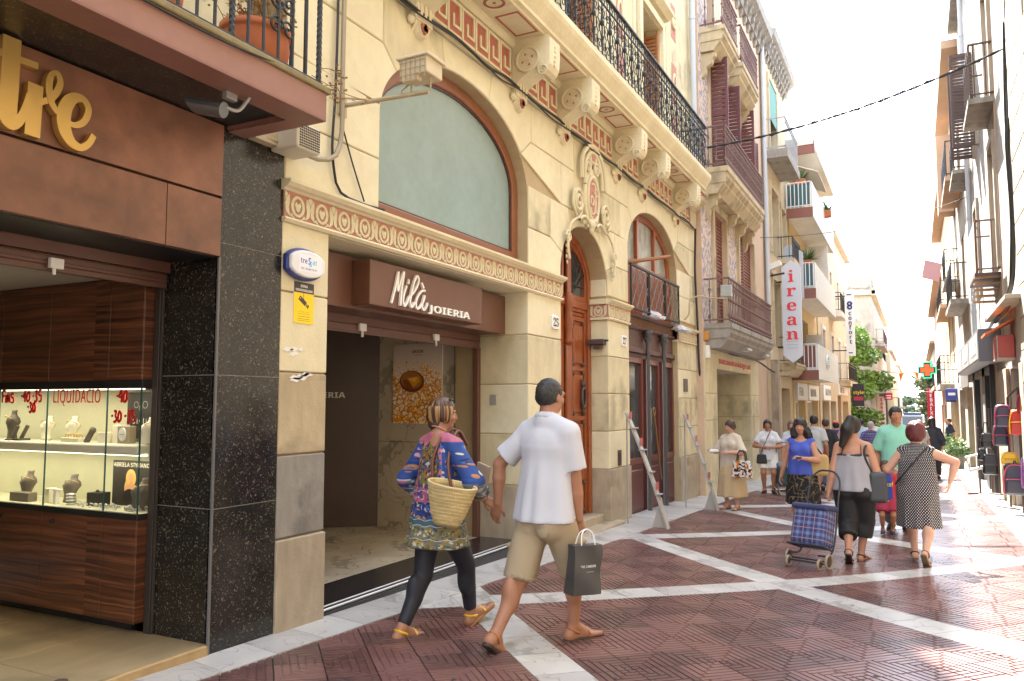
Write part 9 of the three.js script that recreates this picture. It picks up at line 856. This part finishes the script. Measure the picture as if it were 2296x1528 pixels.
{ const p = person('woman with dark curly hair in a blue tank top and black leafy skirt', { x: -1.49, s: 12.03, turn: -0.05, H: 1.56, g: 1.12, hairMat: dkH, anR: [-0.07, 0.072, 0.03], anL: [0.1, 0.09, -0.15], ftL: { pitch: -0.5 }, haR: [-0.3, 0.69, 0.02], haL: [0.05, 1.02, 0.24], hintL: [0.8, -0.6, -0.4], hdL: [-0.8, 0.2, 0.4], hintR: [-0.6, 0, -1] }); p.hair('curly_hair', dkH, { vol: 0.02, side: 0.07, back: 0.03, tex: 0.03, ff: [26, 22, 26], extra: [1, -1].flatMap((e) => [ell(p.hp(e * 0.055, -0.055, -0.01), [0.034 * p.HH, 0.06 * p.HH, 0.045 * p.HH], 0.02)]) });
  p.top('tank_top', cloth(0.05, 0.085, 0.42, 0.75), { t: 0, hem: 0.5, neckR: 0.07, neckY: 0.83, drop: 0.05, fold: 0.006 }); p.skirt('leafy_skirt', cloth(0.9, 0.9, 0.9, 0.8, { map: leafT }), [[0.235, 0.152, 0.135], [0.4, 0.142, 0.118], [0.5, 0.126, 0.1], [0.56, 0.1, 0.082]], { waves: 7, amp: 0.012, uv: [0, 0.6, 2, 1] }); p.skirt('petticoat_hem', M.whitePaint, [[0.228, 0.15, 0.133], [0.24, 0.149, 0.132]], { waves: 7, amp: 0.012 }); p.shoes(shoeB, shoeB, { style: 'sandal' }); lpart(p.grp, 'phone', rbx(-0.02, 0.05, 1.02, 1.04, -0.33, -0.22, 0.005), M.black);
  const b = thing('straw_bag', 'small straw bag on a black strap, carried by the woman in blue', 'bag', [-1.26, 0.47, -12.0]); lpart(b, 'bag_body', bagShape(0.3, 0.3, 0.16).translate(0, 0.16, 0), cloth(0.42, 0.28, 0.11, 0.9)); lpart(b, 'bag_strap', tube([[-0.1, 0.3, 0], [-0.1, 0.5, 0.03], [-0.09, 0.62, 0], [-0.06, 0.45, -0.08], [0.05, 0.3, -0.03]], 0.013), M.black); }
{ const p = person('elderly woman in a beige blouse and tan skirt standing by the cream wall', { x: -2.88, s: 14, turn: -0.35, H: 1.53, g: 1.25, skin: SKIN.fair, hairMat: bwH, haR: [-0.2, 1.0, 0.26], haL: [0.1, 0.99, 0.25], hintR: [-0.6, -0.8, -0.3], hintL: [0.8, -0.7, -0.3], hdR: [-0.3, 0.2, 0.8], headYaw: -0.2, headPitch: 0.2 }); p.hair('hair', bwH, { vol: 0.016, tex: 0.008 }); p.top('beige_blouse', cloth(0.52, 0.43, 0.33), { t: 0.95, hem: 0.4, flare: 0.025, sl: 0.022, neckR: 0.05, fold: 0.01 }); p.skirt('tan_skirt', cloth(0.46, 0.33, 0.18), [[0.15, 0.165, 0.155], [0.4, 0.142, 0.14], [0.5, 0.125, 0.11]], { waves: 6, amp: 0.015 }); p.shoes(cloth(0.25, 0.12, 0.06), soleD, { style: 'sandal' });
  const b = thing('tote_bag', 'white tote bag with a black and orange print on the elderly woman\'s arm', 'bag', [-2.66, 0.25, -13.75]); b.rotation.y = -0.2; lpart(b, 'bag_body', uvBox(bagShape(0.36, 0.29, 0.1).translate(0, 0.14, 0), 4), cloth(0.85, 0.85, 0.85, 0.6, { map: dtex(128, 128, (u, v) => { const k = fbm(u, v, 9, 2, 3), q = fbm(u, v, 7, 2, 8); return k > 0.6 ? [0.08, 0.07, 0.07] : q > 0.62 ? [0.85, 0.5, 0.12] : [0.88, 0.87, 0.86]; }) })); lpart(b, 'bag_handles', [-0.03, 0.03].map((z) => tube([[-0.08, 0.28, z], [-0.05, 0.42, z], [0, 0.46, z], [0.05, 0.42, z], [0.08, 0.28, z]], 0.009)), M.black); single('paper_bundle', rbx(-3.2, -3.05, 0.66, 0.71, 13.68, 13.8, 0.02), M.whitePaint, 'crumpled white papers in the elderly woman\'s hand', 'paper'); }
const plain = (label, o, top, tOpt, bot, bOpt, hair, hOpt = {}, shoes = shoeB) => { const p = person(label, { hairMat: hair, ...o }); p.hair('hair', hair, hOpt); p.top('shirt', top, { sl: 0.015, fold: 0.01, ...tOpt }); if (bOpt.skirt) p.skirt('skirt', bot, bOpt.skirt); else p.pants('trousers', bot, bOpt); p.shoes(shoes, soleD); return p; };
{ const p = plain('woman in a white t-shirt and white shorts with a small black bag', { x: -2.86, s: 17.65, turn: 0.15, H: 1.56, g: 1.1, skin: SKIN.tan, haL: [0.08, 0.98, 0.2], haR: [-0.1, 0.98, 0.2], hintL: [0.8, -0.6, -0.2], hintR: [-0.8, -0.6, -0.2] }, cloth(0.55, 0.55, 0.57), { t: 0.6, hem: 0.45, flare: 0.02 }, cloth(0.62, 0.6, 0.57), { t: 0.75 }, dkH, { vol: 0.014, side: 0.04 }); lpart(p.grp, 'glasses', [-1, 1].map((e) => new THREE.TorusGeometry(0.02, 0.003, 5, 12).translate(...p.hp(e * 0.018, 0.002, 0.05))), M.ironRust); const b = thing('small_bag', 'small black crossbody bag on the woman in white', 'bag', [-2.97, 0.22, -17.5]); lpart(b, 'bag_body', bagShape(0.22, 0.2, 0.1).translate(0, 0.1, 0), M.black); lpart(b, 'bag_strap', tube([[-0.03, 0.18, 0], [0.08, 0.45, 0.0], [0.2, 0.72, -0.02], [0.24, 0.78, -0.1]], 0.01), cloth(0.2, 0.08, 0.05)); }
{ const p = plain('woman in sunglasses and a pale grey blouse behind the dark teal trolley', { x: -2.52, s: 18.8, turn: 0.0, H: 1.55, g: 1.15, haR: [-0.2, 0.72, 0.2] }, cloth(0.5, 0.5, 0.54), { t: 0.9, hem: 0.46 }, cloth(0.3, 0.3, 0.33), { t: 1.6 }, hairM(0.14, 0.07, 0.035), { vol: 0.012, side: 0.05 }); lpart(p.grp, 'sunglasses', [-1, 1].map((e) => ball(...p.hp(e * 0.02, 0.002, 0.045), 0.02, 1.1, 0.8, 0.5, 8)), cloth(0.06, 0.05, 0.4, 0.2)); }
plain('man in a pale grey t-shirt and red shorts walking away', { x: -1.97, s: 18.05, turn: Math.PI - 0.15, H: 1.68, male: true, g: 1.05, skin: SKIN.tan, anL: [0.08, 0.08, 0.16], anR: [-0.08, 0.1, -0.16] }, cloth(0.42, 0.42, 0.4), { t: 0.7, hem: 0.47, flare: 0.025 }, cloth(0.5, 0.03, 0.035), { t: 0.9, r0: 0.068, r1: 0.06 }, dkH);
plain('man in a black t-shirt and jeans walking away', { x: -1.86, s: 19.35, turn: Math.PI, H: 1.62, male: true, g: 1.1, anL: [0.08, 0.1, -0.15], anR: [-0.08, 0.08, 0.15] }, cloth(0.015, 0.015, 0.017), { t: 0.7, hem: 0.47 }, cloth(0.06, 0.09, 0.16), { t: 1.9 }, bwH);
{ const p = plain('person in a purple shirt and a salmon red cap walking away', { x: -1.78, s: 21, turn: Math.PI, H: 1.58, male: true, g: 1.05 }, cloth(0.075, 0.03, 0.24), { t: 0.7, hem: 0.42, flare: 0.03 }, cloth(0.4, 0.05, 0.03), { t: 0.8, r0: 0.07, r1: 0.065 }, dkH); p.cloth('cap', [ell(p.hp(0, 0.03, -0.005), [0.053 * p.HH, 0.046 * p.HH, 0.062 * p.HH], 0.01), ell(p.hp(0, 0.02, 0.075), [0.04 * p.HH, 0.007 * p.HH, 0.04 * p.HH], 0.005)], cloth(0.62, 0.13, 0.1)); lpart(p.grp, 'back_print', ball(0, 1.18, -0.135, 0.09, 1, 0.8, 0.2, 8), cloth(0.5, 0.48, 0.55)); }
plain('woman with dark hair in a dusty pink blouse, beside the purple shirt', { x: -1.52, s: 20.9, turn: Math.PI, H: 1.6, g: 1.05 }, cloth(0.36, 0.22, 0.22), { t: 1.2, hem: 0.46 }, cloth(0.1, 0.1, 0.13), { t: 1.8 }, dkH, { side: 0.05, vol: 0.014 });
plain('older man in a pink checked shirt with thin grey hair walking away', { x: -1.02, s: 21.4, turn: Math.PI + 0.1, H: 1.58, male: true, g: 1.2, skin: SKIN.fair }, cloth(0.85, 0.7, 0.75, 0.8, { map: plaidT }), { t: 0.9, hem: 0.46, uv: [0, 1, 10, 8] }, cloth(0.2, 0.18, 0.15), { t: 1.9 }, hairM(0.35, 0.33, 0.31), { vol: 0.003 });
plain('woman with fair hair just behind the man in mint green', { x: 0.04, s: 24, turn: 0.2, H: 1.6, g: 1.1 }, cloth(0.4, 0.36, 0.3), { t: 0.6, hem: 0.45 }, cloth(0.16, 0.14, 0.14), { t: 1.8 }, hairM(0.35, 0.2, 0.08), { side: 0.04, vol: 0.012 });
plain('person with long black hair in dark clothes, beyond the red-haired woman', { x: 0.36, s: 24.5, turn: Math.PI, H: 1.66, g: 1.0 }, cloth(0.02, 0.022, 0.03), { t: 1.5, hem: 0.45 }, cloth(0.02, 0.02, 0.025), { t: 1.9 }, dkH, { side: 0.06, back: 0.05, vol: 0.014 });
plain('person in a dark navy top standing in a doorway by the shrubs', { x: 1.18, s: 37, turn: -1.2, H: 1.68, male: true, g: 1.2 }, cloth(0.02, 0.025, 0.05), { t: 0.8, hem: 0.46 }, cloth(0.03, 0.03, 0.045), { t: 1.9 }, hairM(0.06, 0.05, 0.04));
plain('distant walker in a tan top and dark shorts on the sunny side', { x: 0.84, s: 58, turn: Math.PI, H: 1.66, g: 1.05, anL: [0.08, 0.08, 0.2], anR: [-0.08, 0.1, -0.2] }, cloth(0.35, 0.17, 0.12), { t: 0.6, hem: 0.46 }, cloth(0.05, 0.06, 0.1), { t: 0.8 }, hairM(0.2, 0.09, 0.04));
plain('distant person in a pale blue shirt between the dark-haired walkers', { x: -1.55, s: 27, turn: Math.PI, H: 1.66, male: true, g: 1.05 }, cloth(0.42, 0.52, 0.62), { t: 0.7, hem: 0.46 }, cloth(0.1, 0.1, 0.14), { t: 1.9 }, dkH);
plain('distant man in white beside the one in pale blue', { x: -1.3, s: 29, turn: Math.PI, H: 1.68, male: true, g: 1.1 }, cloth(0.6, 0.6, 0.6), { t: 0.7, hem: 0.46 }, cloth(0.12, 0.1, 0.1), { t: 1.9 }, bwH);
plain('distant woman in red far down the street', { x: 0.3, s: 44, turn: 0.1, H: 1.6, g: 1.05 }, cloth(0.42, 0.04, 0.04), { t: 0.6, hem: 0.45 }, cloth(0.06, 0.06, 0.08), { t: 1.8 }, dkH, { side: 0.05 });

scene.traverse((o) => { if (o.isMesh) { o.castShadow = true; o.receiveShadow = true; } });
renderer.render(scene, camera);
